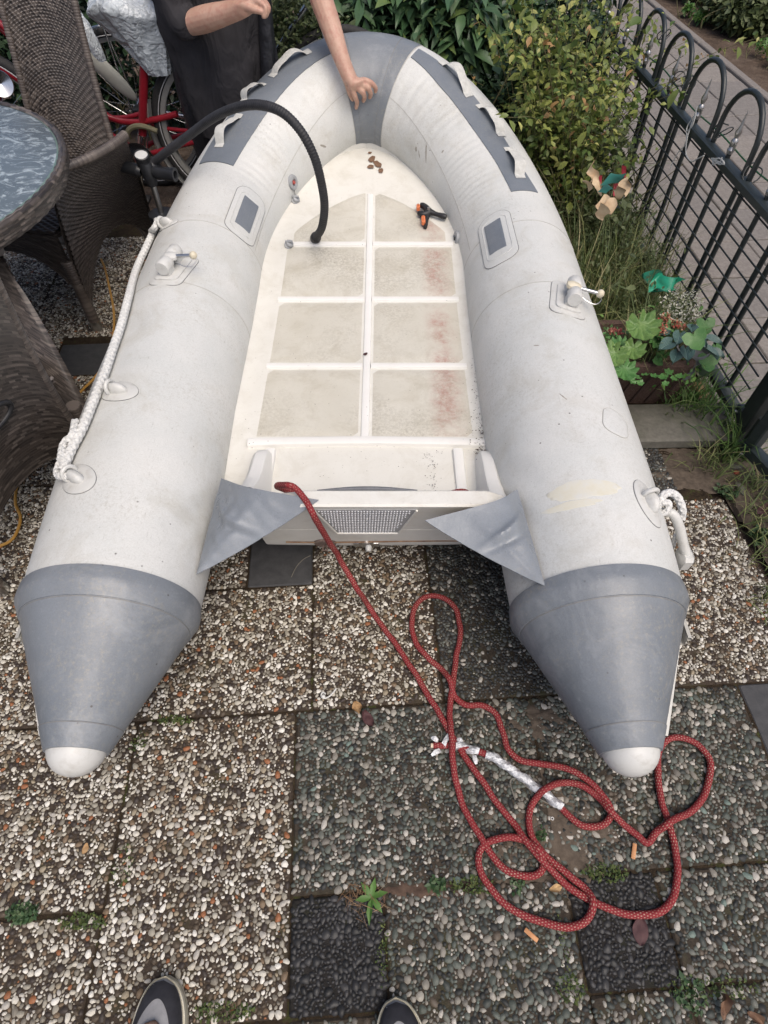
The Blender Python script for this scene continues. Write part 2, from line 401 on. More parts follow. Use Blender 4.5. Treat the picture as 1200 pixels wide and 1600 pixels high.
# loose earth lying over the tiles: a low uneven sheet the pebbles poke through
def dirt_patch(name, label, c, rx, ry, rot, h, seed, m, n=46):
    g = np.linspace(-1, 1, n); X, Y = np.meshgrid(g, g, indexing='ij')
    rr = np.sqrt(X ** 2 + Y ** 2) * (1 + .22 * vnoise(np.stack([X * 1.6, Y * 1.6, X * 0 + seed], -1), seed))
    ca, sa = math.cos(rot), math.sin(rot)
    px = c[0] + X * rx * ca - Y * ry * sa; py = c[1] + X * rx * sa + Y * ry * ca
    z = -.007 + h * np.clip(1.15 - rr, 0, 1) ** .5 + .0035 * vnoise(np.stack([px * 70, py * 70, px * 0], -1), seed + 1) + .002 * vnoise(np.stack([px * 190, py * 190, px * 0], -1), seed + 2)
    z = np.where(rr > 1.1, -.02, z)
    return props(obj(name, (np.stack([px, py, z], -1).reshape(-1, 3), grid_faces(n, n)[:, ::-1]), m, base=(c[0], c[1], 0)), label, kind='stuff')
M_DIRT = mat('loose_dirt', (.055, .042, .031), .95, (.115, .09, .067), 60, .8, 300)
p = at(850, 1310); dirt_patch('dirt', 'brown dirt washed over the tiles inside the red rope loops', p[:2], .2, .15, .2, .0095, 3, M_DIRT)
p = at(820, 1130); dirt_patch('dirt', 'brown dirt over the tile joint by the right tube tip', p[:2], .16, .055, .1, .009, 4, M_DIRT)
p = at(660, 1392); dirt_patch('dirt', 'reddish soil in the joint beside the dandelion rosette', p[:2], .1, .022, 0, .010, 5, mat('red_soil', (.05, .03, .022), .95, (.10, .065, .045), 60, .8, 300))
p = at(1100, 735); dirt_patch('dirt', 'brown dirt covering the tile in front of the concrete step', p[:2], .2, .1, 0, .011, 6, M_DIRT)
p = at(1215, 830); dirt_patch('dirt', 'dirt and moss strip between pebble tile and gate', p[:2], .09, .30, .1, .014, 7, M_DIRT)

# public path of grey pavers beyond the fence
M_PAVE = [(lambda t: t.fin(t.ramp(t.noise(60, 5, .7), [(.3, a), (.7, b)]), .9, t.bump(t.noise(700, 3, .6), .5, .001), spec=.2))(NT('paver'))
          for a, b in (((.145, .13, .118), (.23, .21, .192)), ((.16, .145, .13), (.25, .228, .208)), ((.135, .124, .114), (.215, .198, .185)))]
pb_ = np.array([[*g2w(u, v), -.008] for u, v in ((1.54, .2), (3.14, .2), (3.14, 9), (1.54, 9))])
path = props(obj('path', (pb_, np.array([[0, 1, 2, 3]])), mat('path_joint_sand', (.05, .045, .035), .95, (.10, .09, .07), 40), smooth=False), 'public path of square grey pavers beyond the fence', kind='structure')
ax = np.array([[*EU, 0], [*EV, 0], [0, 0, 1.0]])
shared = {}
for i in range(5):
    for j in range(27):
        u, v = 1.703 + .303 * i, .5 + .303 * j + (.0 if i % 2 else .012); c = g2w(u, v)
        mi = int(RNG.integers(3))
        if mi not in shared:
            V, F = box((0, 0, 0), (.296, .296, .05), ax, .004); shared[mi] = mesh_data('paver', V, F, False)
        o = link('paver', shared[mi], None, path, (c[0], c[1], -.026 + RNG.uniform(-.002, .002)))
        if not o.data.materials: o.data.materials.append(M_PAVE[mi])
kb = None
for j in range(9):
    c = g2w(3.10, .6 + 1.002 * j)
    if kb is None: kb = mesh_data('kerb_stone', *box((0, 0, 0), (.06, .995, .1), ax, .006), False); kb.materials.append(M_PAVE[0])
    link('kerb_stone', kb, None, path, (c[0], c[1], -.035))

# ------------------------------------------------------------------ the inflatable boat
TR, TW, TY, TB, TP, TZ, TRISE, TYR, TCX, TTAP = .21, .581, 2.026, .974, 1.0, .262, .279, 2.03, -.08, -.02
def _centre():
    t = np.linspace(0, np.pi / 2, 260) ** 1.0
    y = np.concatenate([np.linspace(.55, TY, 120, endpoint=False), TY + TB * np.sin(t) ** TP]); x = np.concatenate([np.full(120, TW), TW * np.cos(t) ** TP])
    x = x * (1 - TTAP * np.clip((y - .55) / (TY - .55), 0, 1)); x[-1] = 0
    z = TZ + TRISE * np.clip((y - TYR) / (TY + TB - TYR), 0, None) ** 2
    return np.stack([x, y, z], 1)
CL = _centre()
CS = np.concatenate([[0], np.cumsum(np.linalg.norm(np.diff(CL, axis=0), axis=1))]); SLEN = CS[-1]
_M = CL[-2::-1] * np.array([-1, 1, 1]); _E = np.concatenate([CL, _M])           # mirrored past the bow so the bend stays smooth
_T = nrm(np.gradient(_E, axis=0)); _k = np.hanning(15); _k = _k / _k.sum()
_T = np.stack([np.convolve(np.pad(_T[:, i], 7, mode='edge'), _k, 'valid') for i in range(3)], 1)
_T = nrm(_T[:len(CL)]); _T[-1] = (-1, 0, 0)
def tube_pt(side, s, phi, off=0.0, wr=True):
    """point on the tube skin: s metres from the stern band along the side, phi round from the top (+ outward), off above the skin"""
    s = np.asarray(s, float); phi = np.asarray(phi, float)
    c = np.stack([np.interp(s, CS, CL[:, i]) for i in range(3)], -1); t = nrm(np.stack([np.interp(s, CS, _T[:, i]) for i in range(3)], -1))
    out = nrm(np.cross(t, np.array([0, 0, 1.0]))); up = nrm(np.cross(out, t))       # right side: outward is +x
    r = TR + off - .015 * np.clip((.40 - s) / .34, 0, 1) ** 1.3
    if wr: r = r + wrinkle(s, phi, side)
    p = c + np.asarray(r)[..., None] * (np.cos(phi)[..., None] * up + np.sin(phi)[..., None] * out)
    p = p.copy(); p[..., 0] = TCX + side * p[..., 0] + (.019 * np.clip((.75 - s) / .65, 0, 1) if side < 0 else 0)
    return p
def wrinkle(s, phi, side):
    d = SLEN - s
    a = np.exp(-((d - .72) / .42) ** 2) * np.exp(-((phi + .68) / .42) ** 2)
    ph = s * 2 * np.pi / .037 + 1.1 * np.sin(phi * 2.1 + side) + 1.7 * np.sin(s * 9 + side * 2)
    w = -.0042 * a * (np.abs(np.sin(ph * .5)) ** .8) * (.7 + .3 * np.sin(s * 31 + side))
    a2 = np.exp(-((s - .33) / .13) ** 2) * np.exp(-((phi + 1.05) / .35) ** 2)
    w = w - .004 * a2 * np.sin(s * 40 + phi * 9)
    return w - .0012 * np.exp(-((d - .3) / .22) ** 2) * np.exp(-((phi + 1.0) / .5) ** 2) * np.sin(s * 110)
def hit_tube(px, py):
    """(side, s, phi) of the tube skin seen at photograph pixel px, py"""
    side = 1 if px > 575 else -1
    d = nrm(ray(px, py)); k = np.linspace(.4, 4.5, 1500); Q = CC + d * k[:, None]
    q = Q.copy(); q[:, 0] = side * (q[:, 0] - TCX)
    D = np.linalg.norm(q[:, None, ::1] - CL[None, ::2], axis=-1); j = D.argmin(1); m = D.min(1)
    ins = np.where(m < TR)[0]; i = ins[0] if len(ins) else m.argmin()
    s = CS[::2][j[i]]; c = CL[::2][j[i]]; t = _T[::2][j[i]]
    s = s + (q[i] - c) @ t; out = nrm(np.cross(t, [0, 0, 1])); up = nrm(np.cross(out, t)); w = q[i] - c
    return side, s, math.atan2(w @ out, w @ up)
def on_tube(px, py, off=0.0):
    sd, s, ph = hit_tube(px, py); return tube_pt(sd, s, ph, off)

def fabric(name, c, c2, dirt, dirt_amt=.5, rough=.5, specks=True, streak=(1, 1, 1), bumpy=.25):
    t = NT(name)
    col = t.ramp(t.noise(5, 4, .6), [(.3, c), (.7, c2)])
    col = t.mix(1.0, col, t.ramp(t.noise(300, 3, .7), [(.3, (.88, .88, .87)), (.6, (1.0, 1.0, 1.0))]), 'MULTIPLY')
    g = t.vramp(t.noise(7, 8, .72, dist=.6, stretch=streak), .50, .78, 0, dirt_amt)
    col = t.mix(g, col, dirt)
    g2 = t.vramp(t.noise(60, 6, .75), .60, .74, 0, dirt_amt * .55); col = t.mix(g2, col, dirt)
    sc = t.vramp(t.noise(34, 3, .5, stretch=(6, .5, 6), dist=2.2), .67, .71, 0, .30); col = t.mix(sc, col, (.16, .15, .13))
    sc2 = t.vramp(t.noise(46, 2, .5, stretch=(1, 4, 1), dist=3.0), .69, .72, 0, .28); col = t.mix(sc2, col, (.2, .19, .165))
    gr = t.math('MULTIPLY', t.vramp(t.noise(120, 6, .78), .50, .70), t.vramp(t.noise(4.2, 4, .65), .42, .62, 0, dirt_amt * .95)); col = t.mix(gr, col, (.29, .268, .215))
    if specks:
        v = t.voro(24); k = t.math('MULTIPLY', t.vramp(v.outputs['Distance'], .075, .035), t.vramp(t.noise(6, 2, .5), .48, .54))
        col = t.mix(t.math('MULTIPLY', k, .8), col, (.05, .042, .035))
        v2 = t.voro(70); k2 = t.math('MULTIPLY', t.vramp(v2.outputs['Distance'], .06, .03), t.vramp(t.noise(9, 3, .5), .52, .57))
        col = t.mix(t.math('MULTIPLY', k2, .6), col, (.09, .075, .06))
    nb = t.bump(t.noise(900, 2, .5), bumpy, .0006, t.bump(t.noise(14, 4, .6), .22, .012))
    return t.fin(col, t.vramp(t.noise(12, 5, .6), .3, .7, rough - .08, rough + .12), nb, 0, .4)
M_WHITE = fabric('boat_fabric_pale', (.53, .542, .525), (.60, .60, .575), (.36, .335, .27), .52)
M_GREY = fabric('boat_fabric_grey', (.145, .163, .183), (.20, .218, .238), (.31, .325, .335), .8, .36)
M_GREY2 = fabric('boat_patch_grey', (.135, .155, .18), (.165, .185, .21), (.24, .245, .25), .4, .45, False)
M_LINE = mat('seam_glue', (.13, .135, .14), .6, (.22, .22, .21), 40)
M_SEAM = mat('pale_seam', (.34, .33, .30), .6, (.48, .47, .44), 30)
M_PLASTIC = (lambda t: t.fin(t.mix(t.vramp(t.noise(45, 5, .7), .5, .72, 0, .5), (.53, .53, .505), (.36, .345, .30)), .42, t.bump(t.noise(300, 3), .15, .001)))(NT('pale_plastic'))
M_CREAM = mat('old_cream_plastic', (.55, .49, .36), .45, (.62, .57, .45), 60)
M_STEEL = mat('steel', (.45, .45, .45), .3, (.6, .6, .6), 40, metal=1.0)
M_BLACKP = mat('black_plastic', (.014, .014, .015), .42, (.024, .024, .026), 60, .2, 500)
M_RUBBER = mat('black_rubber', (.016, .016, .018), .6, (.03, .03, .033), 40, .3, 500)

boat = thing('inflatable_boat', 'pale grey inflatable dinghy with white hard floor and grey stern cones, lying on the patio', 'inflatable boat', (TCX, 1.6, 0))
NPH = 112
ph = np.linspace(-np.pi, np.pi, NPH, endpoint=False)
SBS = {-1: SLEN - .118, 1: SLEN - .172}                    # the grey bow panel starts here
for sd, nm in ((-1, 'port'), (1, 'starboard')):
    SB0 = SBS[sd]; s = np.linspace(.055, SB0, 420); S, PHI = np.meshgrid(s, ph, indexing='ij')
    V = tube_pt(sd, S, PHI).reshape(-1, 3); F = grid_faces(len(s), NPH, False, True)
    if sd > 0: F = F[:, ::-1]
    tb = obj('tube', (V, F[:, ::-1]), M_WHITE, boat)
    tb['label'] = 'pale fabric tube on the left in the photograph' if sd < 0 else 'pale fabric tube on the right, with a yellow glue stain'
# bow panel, one piece across both sides (slightly proud of the pale fabric)
rows = []
for sd, ss in ((-1, np.linspace(SBS[-1] - .004, SLEN, 26)), (1, np.linspace(SLEN, SBS[1] - .004, 30)[1:])):
    S, PHI = np.meshgrid(ss, ph, indexing='ij'); rows.append(tube_pt(sd, S, PHI, .0022))
V = np.concatenate(rows); nr = V.shape[0]
obj('bow_panel', (V.reshape(-1, 3), grid_faces(nr, NPH, False, True)), M_GREY, boat)
def tube_band(name, sd, s0, s1, f0, f1, off, m, ns=4, nf=40, par=None, label=None, edge=.003, edges=None):
    """strip of fabric glued on the tube between s0..s1 and phi f0..f1"""
    S, PHI = np.meshgrid(np.linspace(s0, s1, ns), np.linspace(f0, f1, nf), indexing='ij')
    if edges: PHI = edges(S, PHI)
    top = tube_pt(sd, S, PHI, off); V = [top.reshape(-1, 3)]; F = grid_faces(ns, nf).tolist()
    bidx = [(0, j) for j in range(nf)] + [(i, nf - 1) for i in range(1, ns)] + [(ns - 1, j) for j in range(nf - 2, -1, -1)] + [(i, 0) for i in range(ns - 2, 0, -1)]
    base = ns * nf; low = np.array([tube_pt(sd, S[i, j], PHI[i, j], off - edge) for i, j in bidx]); V.append(low)
    nb = len(bidx)
    for k in range(nb):
        k2 = (k + 1) % nb; a = bidx[k][0] * nf + bidx[k][1]; b = bidx[k2][0] * nf + bidx[k2][1]
        F.append((a, b, base + k2, base + k))
    if sd < 0: F = [f[::-1] for f in F]
    o = obj(name, (np.concatenate(V), F), m, par or boat)
    if label: o['label'] = label
    return o
for sd in (-1, 1):
    SB0 = SBS[sd]
    tube_band('seam', sd, SB0 - .0075, SB0 - .0035, -2.6, 2.4, .0012, M_SEAM, 2, 60)
    tube_band('seam', sd, SB0 + .055, SB0 + .0575, -2.6, 2.2, .0032, M_LINE, 2, 60)
    # lengthwise inner seam and a few cross seams of the tube skin
    tube_band('seam', sd, SLEN - 1.25, SB0 - .01, -1.16, -1.15, .0010, M_SEAM, 90, 2)
    tube_band('seam', sd, 1.10, 1.103, -2.2, 1.8, .0009, M_SEAM, 2, 60)
    tube_band('seam', sd, SLEN - 1.28, SLEN - 1.277, -2.2, 1.8, .0009, M_SEAM, 2, 60)
# rubbing strake along the outside of each tube
for sd in (-1, 1):
    s = np.linspace(-.02, SLEN - .5, 200)
    prof = [(.0, -.13), (.010, -.11), (.014, -.05), (.006, -.03), (.006, .03), (.014, .05), (.010, .11), (.0, .13)]
    V = np.stack([tube_pt(sd, s, np.full_like(s, 1.66 + q * .9), h + .0005, False) for h, q in prof], 1)
    F = grid_faces(200, len(prof)); F = F if sd > 0 else F[:, ::-1]
    obj('rubbing_strake', (V.reshape(-1, 3), F), mat('strake_rubber', (.33, .32, .29), .6, (.45, .44, .40), 20, .3, 200), boat)

# stern cones: cuff, cone, tip cuff and pale nose cap
for sd in (-1, 1):
    c0 = tube_pt(sd, .055, 0.0, 0, False); c0[2] = TZ; c0 = np.array([TCX + sd * TW + (.019 if sd < 0 else 0), .605, TZ])
    tip = np.array([-.636, .300, .245]) if sd < 0 else np.array([.510, .300, .245])
    axd = nrm(tip - c0); L = np.linalg.norm(tip - c0)
    def cone(name, prof, m, label=None):
        V, F = lathe(prof, c0, axd, 96); o = obj(name, (V, F), m, boat)
        if label: o['label'] = label
        return o
    RB = TR - .0135
    def rr(q): return RB + (.058 - RB) * q / L
    cone('cone_cuff', [(RB - .004, -.035), (RB + .003, -.034), (RB + .0045, -.022), (RB + .0048, -.010), (RB + .0040, .002), (rr(.014) + .0038, .014), (rr(.030) + .0035, .030), (rr(.031) - .003, .0305)], M_GREY)
    q = np.linspace(.024, L - .045, 26)
    cone('cone', [(rr(a) + .0012, a) for a in q], M_GREY)
    cone('seam', [(rr(.0305) + .001, .0301), (rr(.033) + .0022, .0315), (rr(.036) + .0016, .0345)], M_LINE)
    cone('cone_cuff', [(rr(L - .047) + .0008, L - .047), (rr(L - .0465) + .003, L - .0465), (rr(L - .004) + .003, L - .004), (rr(L) - .004, L - .0035)], M_GREY)
    cone('seam', [(rr(L - .049) + .0005, L - .0495), (rr(L - .049) + .0025, L - .0485), (rr(L - .047) + .0025, L - .0462)], M_LINE)
    cone('nose_cap', [(.057, L - .012), (.0575, L - .002), (.053, L + .010), (.046, L + .021), (.036, L + .031), (.023, L + .038), (.010, L + .0415), (.0005, L + .042)], M_PLASTIC)
    # loose end of the strake on the outer side of the cone
    up = np.array([0, 0, 1.0]); outv = np.array([sd * 1.0, 0, 0])
    V = []
    for a in np.linspace(-.03, L - .035, 24):
        cc = c0 + axd * a; r0 = rr(max(a, 0))
        for h, b in ((.0, -.11), (.010, -.09), (.012, .05), (0, .09)):
            an = 1.66 + b * (TR / max(r0, .08)) * .8
            V.append(cc + (r0 + h) * (np.cos(an) * up + np.sin(an) * outv))
    F = grid_faces(24, 4); F = F if sd < 0 else F[:, ::-1]
    obj('rubbing_strake', (np.array(V), F), mat('strake_pale', (.5, .49, .45), .6, (.58, .57, .53), 30), boat)

# moulded floor ------------------------------------------------------------
def zf(y): return .25 + .14 * (np.clip(np.asarray(y, float) - 1.5, 0, None) / 1.34) ** 2
_ic = CL - nrm(np.cross(_T, np.array([0, 0, 1.0]))) * (TR * .80)       # inner flank of the tube in plan
_o = np.argsort(_ic[:, 1]); YF_END = 2.855
def half(y): return np.interp(y, _ic[_o, 1], np.clip(_ic[_o, 0], 0, None))
def hitf(px, py):
    k = np.linspace(.5, 4, 2500); Q = CC + nrm(ray(px, py)) * k[:, None]
    i = np.where(Q[:, 2] < zf(Q[:, 1]))[0][0]; return Q[i]
def gel(name, c, c2, dirty, extra=None, bumpk=None):
    t = NT(name)
    col = t.ramp(t.noise(4, 4, .6), [(.3, c), (.7, c2)])
    col = t.mix(t.vramp(t.noise(9, 7, .75, dist=.5), .48, .76, 0, dirty), col, (.36, .32, .235))
    col = t.mix(t.vramp(t.noise(150, 4, .7), .60, .72, 0, dirty * .8), col, (.30, .27, .20))
    v = t.voro(45); k = t.math('MULTIPLY', t.vramp(v.outputs['Distance'], .08, .04), t.vramp(t.noise(5, 3, .6), .53, .58))
    col = t.mix(t.math('MULTIPLY', k, .85), col, (.035, .025, .018))
    if extra: col = extra(t, col)
    nb = t.bump(t.noise(250, 3), .12, .001)
    if bumpk:
        w = t.new('TexWave', wave_type='BANDS', bands_direction='Y'); w.inputs['Scale'].default_value = 130; t.l(t.co(), w.inputs[0])
        w2 = t.new('TexWave', wave_type='BANDS', bands_direction='X'); w2.inputs['Scale'].default_value = 130; t.l(t.co(), w2.inputs[0])
        nb = t.bump(t.math('MULTIPLY', w.outputs[0], w2.outputs[0]), bumpk, .0012)
    return t.fin(col, .45, nb, 0, .4)
M_GEL = gel('gelcoat_cream', (.60, .585, .53), (.655, .645, .595), .35)
M_RIB = gel('gelcoat_white', (.66, .655, .62), (.71, .70, .67), .12)
def redstain(t, col):
    sp = t.new('SeparateXYZ'); t.l(t.co(), sp.inputs[0])
    band = t.math('MULTIPLY', t.vramp(sp.outputs[0], .215, .255), t.vramp(sp.outputs[0], .345, .285))
    n = t.math('MULTIPLY', t.math('MULTIPLY', band, t.vramp(t.noise(34, 7, .82), .36, .62)), t.vramp(t.noise(6.5, 4, .7), .36, .56, .15, 1.0))
    col = t.mix(t.math('MULTIPLY', n, .62), col, (.33, .085, .065))
    n2 = t.math('MULTIPLY', t.vramp(t.noise(3.2, 5, .6), .46, .7), t.vramp(t.noise(120, 5, .75), .42, .6))
    return t.mix(t.math('MULTIPLY', n2, .62), col, (.27, .245, .19))
M_PANEL = gel('floor_grip', (.52, .495, .42), (.59, .57, .50), .6, redstain, .5)
ys = np.concatenate([np.linspace(.86, 2.6, 70), np.linspace(2.62, YF_END, 14)]); us = np.linspace(-1, 1, 41)
V = np.array([[TCX + u * (half(y) + .0), y, zf(y) + .05 * max(0, abs(u) - .86) / .14 * .6] for y in ys for u in us])
obj('floor', (V, grid_faces(len(ys), 41)[:, ::-1]), M_GEL, boat)
# hull below
V = np.array([[TCX + u * half(y), max(y, .95), max(.045, (zf(y) - .03) * abs(u) ** 1.2 + (.05 + .30 * max(0, (y - 1.9) / .95) ** 2) * (1 - abs(u) ** 1.2))] for y in ys for u in us])
obj('hull', (V, grid_faces(len(ys), 41)), M_GEL, boat)
XC = -.057
RIBY = [1.178, 1.516, 1.875, 2.205]; APEX = 2.53
HW = .0135
def strip_on_floor(pts, w, h=.006):
    P = np.asarray(pts, float); t = nrm(np.gradient(P, axis=0)); n = np.stack([-t[:, 1], t[:, 0], 0 * t[:, 0]], 1)
    rows = []
    for o, z in ((-1.0, -.002), (-.8, h * .8), (-.45, h), (.45, h), (.8, h * .8), (1.0, -.002)):
        q = P + n * w * o; rows.append(np.c_[q[:, :2], zf(q[:, 1]) + z])
    return np.stack(rows, 1).reshape(-1, 3), grid_faces(len(P), 6)[:, ::-1]
xl = lambda y: np.interp(y, [1.178, 2.205], [-.383, -.383]); xr = lambda y: np.interp(y, [1.178, 2.205], [.268, .268])
Yc = np.linspace(1.19, APEX - .01, 50)
obj('centre_rib', strip_on_floor(np.c_[np.full(50, XC), Yc, zf(Yc)], HW), M_RIB, boat)
for k, y in enumerate(RIBY[1:]):
    X = np.linspace(xl(y) - .005, XC - HW, 12); obj('cross_rib', strip_on_floor(np.c_[X, np.full(12, y), zf(np.full(12, y))], .0125), M_RIB, boat)
    X = np.linspace(XC + HW, xr(y) + .005, 12); obj('cross_rib', strip_on_floor(np.c_[X, np.full(12, y), zf(np.full(12, y))], .0125), M_RIB, boat)
def panel(x0, x1, y0, y1, curve=None, label=None):
    nx, ny = 16, 16; G = []
    for i in range(nx):
        x = x0 + (x1 - x0) * i / (nx - 1); top = y1 if curve is None else curve(x)
        for j in range(ny):
            y = y0 + (top - y0) * j / (ny - 1); e = min(i, nx - 1 - i, j, ny - 1 - j)
            G.append((x, y, zf(y) + (.0035 if e > 0 else -.0006)))
    o = obj('floor_panel', (np.array(G), grid_faces(nx, ny)), M_PANEL, boat)
    if label: o['label'] = label
gp = .016
for k in range(3):
    y0, y1 = RIBY[k] + gp, RIBY[k + 1] - gp
    panel(xl(y0), XC - gp - .002, y0, y1); panel(XC + gp + .002, xr(y0), y0, y1, None, 'grip panel with reddish rub marks')
arc = lambda x: RIBY[3] + .012 + (APEX - RIBY[3]) * max(0.0, 1 - (abs(x - XC) / .335) ** 1.45) ** .82
panel(xl(2.2) + .02, XC - gp - .002, RIBY[3] + gp, 0, lambda x: max(arc(x), RIBY[3] + gp + .01), 'front grip panel with a curved edge'); panel(XC + gp + .002, xr(2.2) - .02, RIBY[3] + gp, 0, lambda x: max(arc(x), RIBY[3] + gp + .01), 'front grip panel with a curved edge')
# raised lip behind the last panels and the aft well
obj('aft_lip', strip_on_floor(np.array([[x, 1.165 + .01 * math.cos((x - XC) * 4), 0] for x in np.linspace(-.40, .30, 20)]), .018, .012), M_RIB, boat)
for x in (-.33, .215):
    obj('aft_rib', strip_on_floor(np.array([[x, y, 0] for y in np.linspace(.90, 1.14, 10)]), .017, .012), M_RIB, boat)
for sd in (-1, 1):      # curved moulded knees running from the transom ends forward down to the floor
    P = []
    for a in np.linspace(0, 1, 18):
        y = (.868 + .264 * a if sd < 0 else .822 + .31 * a); top = .252 + .168 * (1 - a) ** .62 * (1 - .25 * math.sin(a * math.pi)); x = (-.318 if sd < 0 else .262) + sd * .012 * a
        P.append([(x - sd * .012, y, .245), (x - sd * .004, y, top - .014), (x, y, top - .003), (x + sd * .006, y, top), (x + sd * .030, y, top - .001), (x + sd * .040, y, top - .012), (x + sd * .044, y, .245)])
    P = np.array(P); F = grid_faces(18, 7); F = F if sd < 0 else F[:, ::-1]
    obj('transom_knee', (P.reshape(-1, 3), F), M_RIB, boat)

# transom ------------------------------------------------------------------
M_TRANS = gel('transom_gelcoat', (.60, .585, .535), (.66, .65, .60), .4)
XL, XR = -.335, .292
nx = 40; xs = np.linspace(XL, XR, nx); V = []
TOPZ, BOTZ = .425, .095
def ytr(z): return .808 + (.425 - z) * .30          # raked aft face
for x in xs:
    q = abs(x - XC) / .335; bz = BOTZ + .012 * q + (.075 if q > .93 else 0) + .02 * max(0, q - .7)
    tz = TOPZ - .030 * (np.clip((abs(x + .0275) - .165) / .12, 0, 1) ** .8 if x < 0 else np.clip((abs(x + .0275) - .275) / .04, 0, 1))
    V += [(x, ytr(bz) + .045, bz), (x, ytr(tz) + .048, tz - .004), (x, ytr(tz) + .043, tz), (x, ytr(tz) + .005, tz), (x, ytr(tz), tz - .005), (x, ytr(.37), .37), (x, ytr(bz + .02), bz + .02), (x, ytr(bz) + .004, bz)]
V = np.array(V); trans = obj('transom', (V, grid_faces(nx, 8, False, True)[:, ::-1].tolist() + [tuple(range(8)), tuple(range(nx * 8 - 1, nx * 8 - 9, -1))]), M_TRANS, boat, smooth=False)
# moulded seam with rust line on the aft face
zs = .150
P = [(x, ytr(zs) - .002, zs + .004 * math.sin(x * 9)) for x in np.linspace(XL + .06, XR - .06, 30)]
obj('rust_seam', tube(P, .0022, 6), mat('rust', (.12, .055, .03), .8, (.30, .2, .12), 60), trans)
# aluminium tread plate: flat plate with rows of raised pips
def plate_poly(z0, z1, a0, a1, b0, b1, off, th):
    V = []
    for o in (off, off - th):
        for z, x0, x1 in ((z0, a0, a1), (z1, b0, b1)): V += [(x0, ytr(z) - o, z), (x1, ytr(z) - o, z)]
    return np.array(V), [(0, 1, 3, 2), (4, 6, 7, 5), (0, 4, 5, 1), (2, 3, 7, 6), (0, 2, 6, 4), (1, 5, 7, 3)]
M_ALU = mat('tread_aluminium', (.30, .305, .31), .5, (.40, .405, .41), 60, .3, 300, metal=.2)
pz0, pz1 = .235, .405
pl = obj('tread_plate', plate_poly(pz1, pz0, -.165, .078, -.125, .038, .004, .0035), M_ALU, boat, smooth=False)
V, F, n = [], [], 0; rows = 13
for r_ in range(rows):
    f = (r_ + .6) / rows; z = pz1 + (pz0 - pz1) * f; x0 = -.165 + .04 * f + .008; x1 = .078 - .04 * f - .008
    k = int((x1 - x0) / .0072)
    for i in range(k):
        x = x0 + (i + .5 * (r_ % 2)) * .0072; y = ytr(z) - .004; a, b = .0027, .0042
        V += [(x - a, y, z), (x, y + .0, z - b), (x + a, y, z), (x, y, z + b), (x, y - .0028, z)]
        F += [(n, n + 1, n + 4), (n + 1, n + 2, n + 4), (n + 2, n + 3, n + 4), (n + 3, n, n + 4)]; n += 5
pp = obj('tread_pips', (np.array(V), F), mat('pip_aluminium', (.72, .73, .74), .4, (.80, .80, .81), 90, metal=.1), pl, smooth=False); pp['kind'] = 'stuff'
obj('plate_edge', join(*[tube(np.array([(a, ytr(za) - .0055, za), ((a + b) / 2, ytr((za + zb) / 2) - .0055, (za + zb) / 2), (b, ytr(zb) - .0055, zb)]), .003, 6) for a, za, b, zb in ((-.165, pz1, -.125, pz0), (-.125, pz0, .038, pz0), (.038, pz0, .078, pz1))]), M_TRANS, pl)
# drain flange and rusty plate low on the transom
c = np.array([-.075 + .025, ytr(.125) - .003, .128]); dn = nrm([0, -1, -.3])
obj('drain_flange', join(lathe([(.0, .004), (.012, .004), (.016, .006), (.022, .003), (.023, -.002)], c, dn, 16), box(c + [0, -.0005, 0], (.074, .006, .02), None, .002)), M_STEEL, trans)
obj('drain_plug', lathe([(.0, .016), (.007, .016), (.009, .010), (.009, 0)], c + [.006, -.002, -.006], dn, 12), M_PLASTIC, trans)
c = np.array([-.166, ytr(.14) - .002, .137])
obj('rusty_eye', join(lathe([(.0, .003), (.03, .003), (.033, -.002)], c, dn, 18), tube([c + [-.006, -.004, -.004], c + [-.006, -.016, -.012], c + [.006, -.016, -.012], c + [.006, -.004, -.004]], .0028, 6)), mat('rusty_steel', (.10, .06, .045), .7, (.26, .2, .17), 80, metal=.3), trans)
# dark strip, its colour standing in for shade in the transom's fore slot
sl = np.array([(-.16 + .24 * a, ytr(TOPZ) + .050 + .004 * math.sin(a * math.pi), TOPZ - .008 + .003 * math.sin(a * math.pi)) for a in np.linspace(0, 1, 16)])
obj('slot_shade', tube(sl, [.003 + .0035 * math.sin(math.pi * a) for a in np.linspace(0, 1, 16)], 8), mat('slot_shade_grey', (.09, .095, .105), .5, (.14, .145, .155), 50), trans)
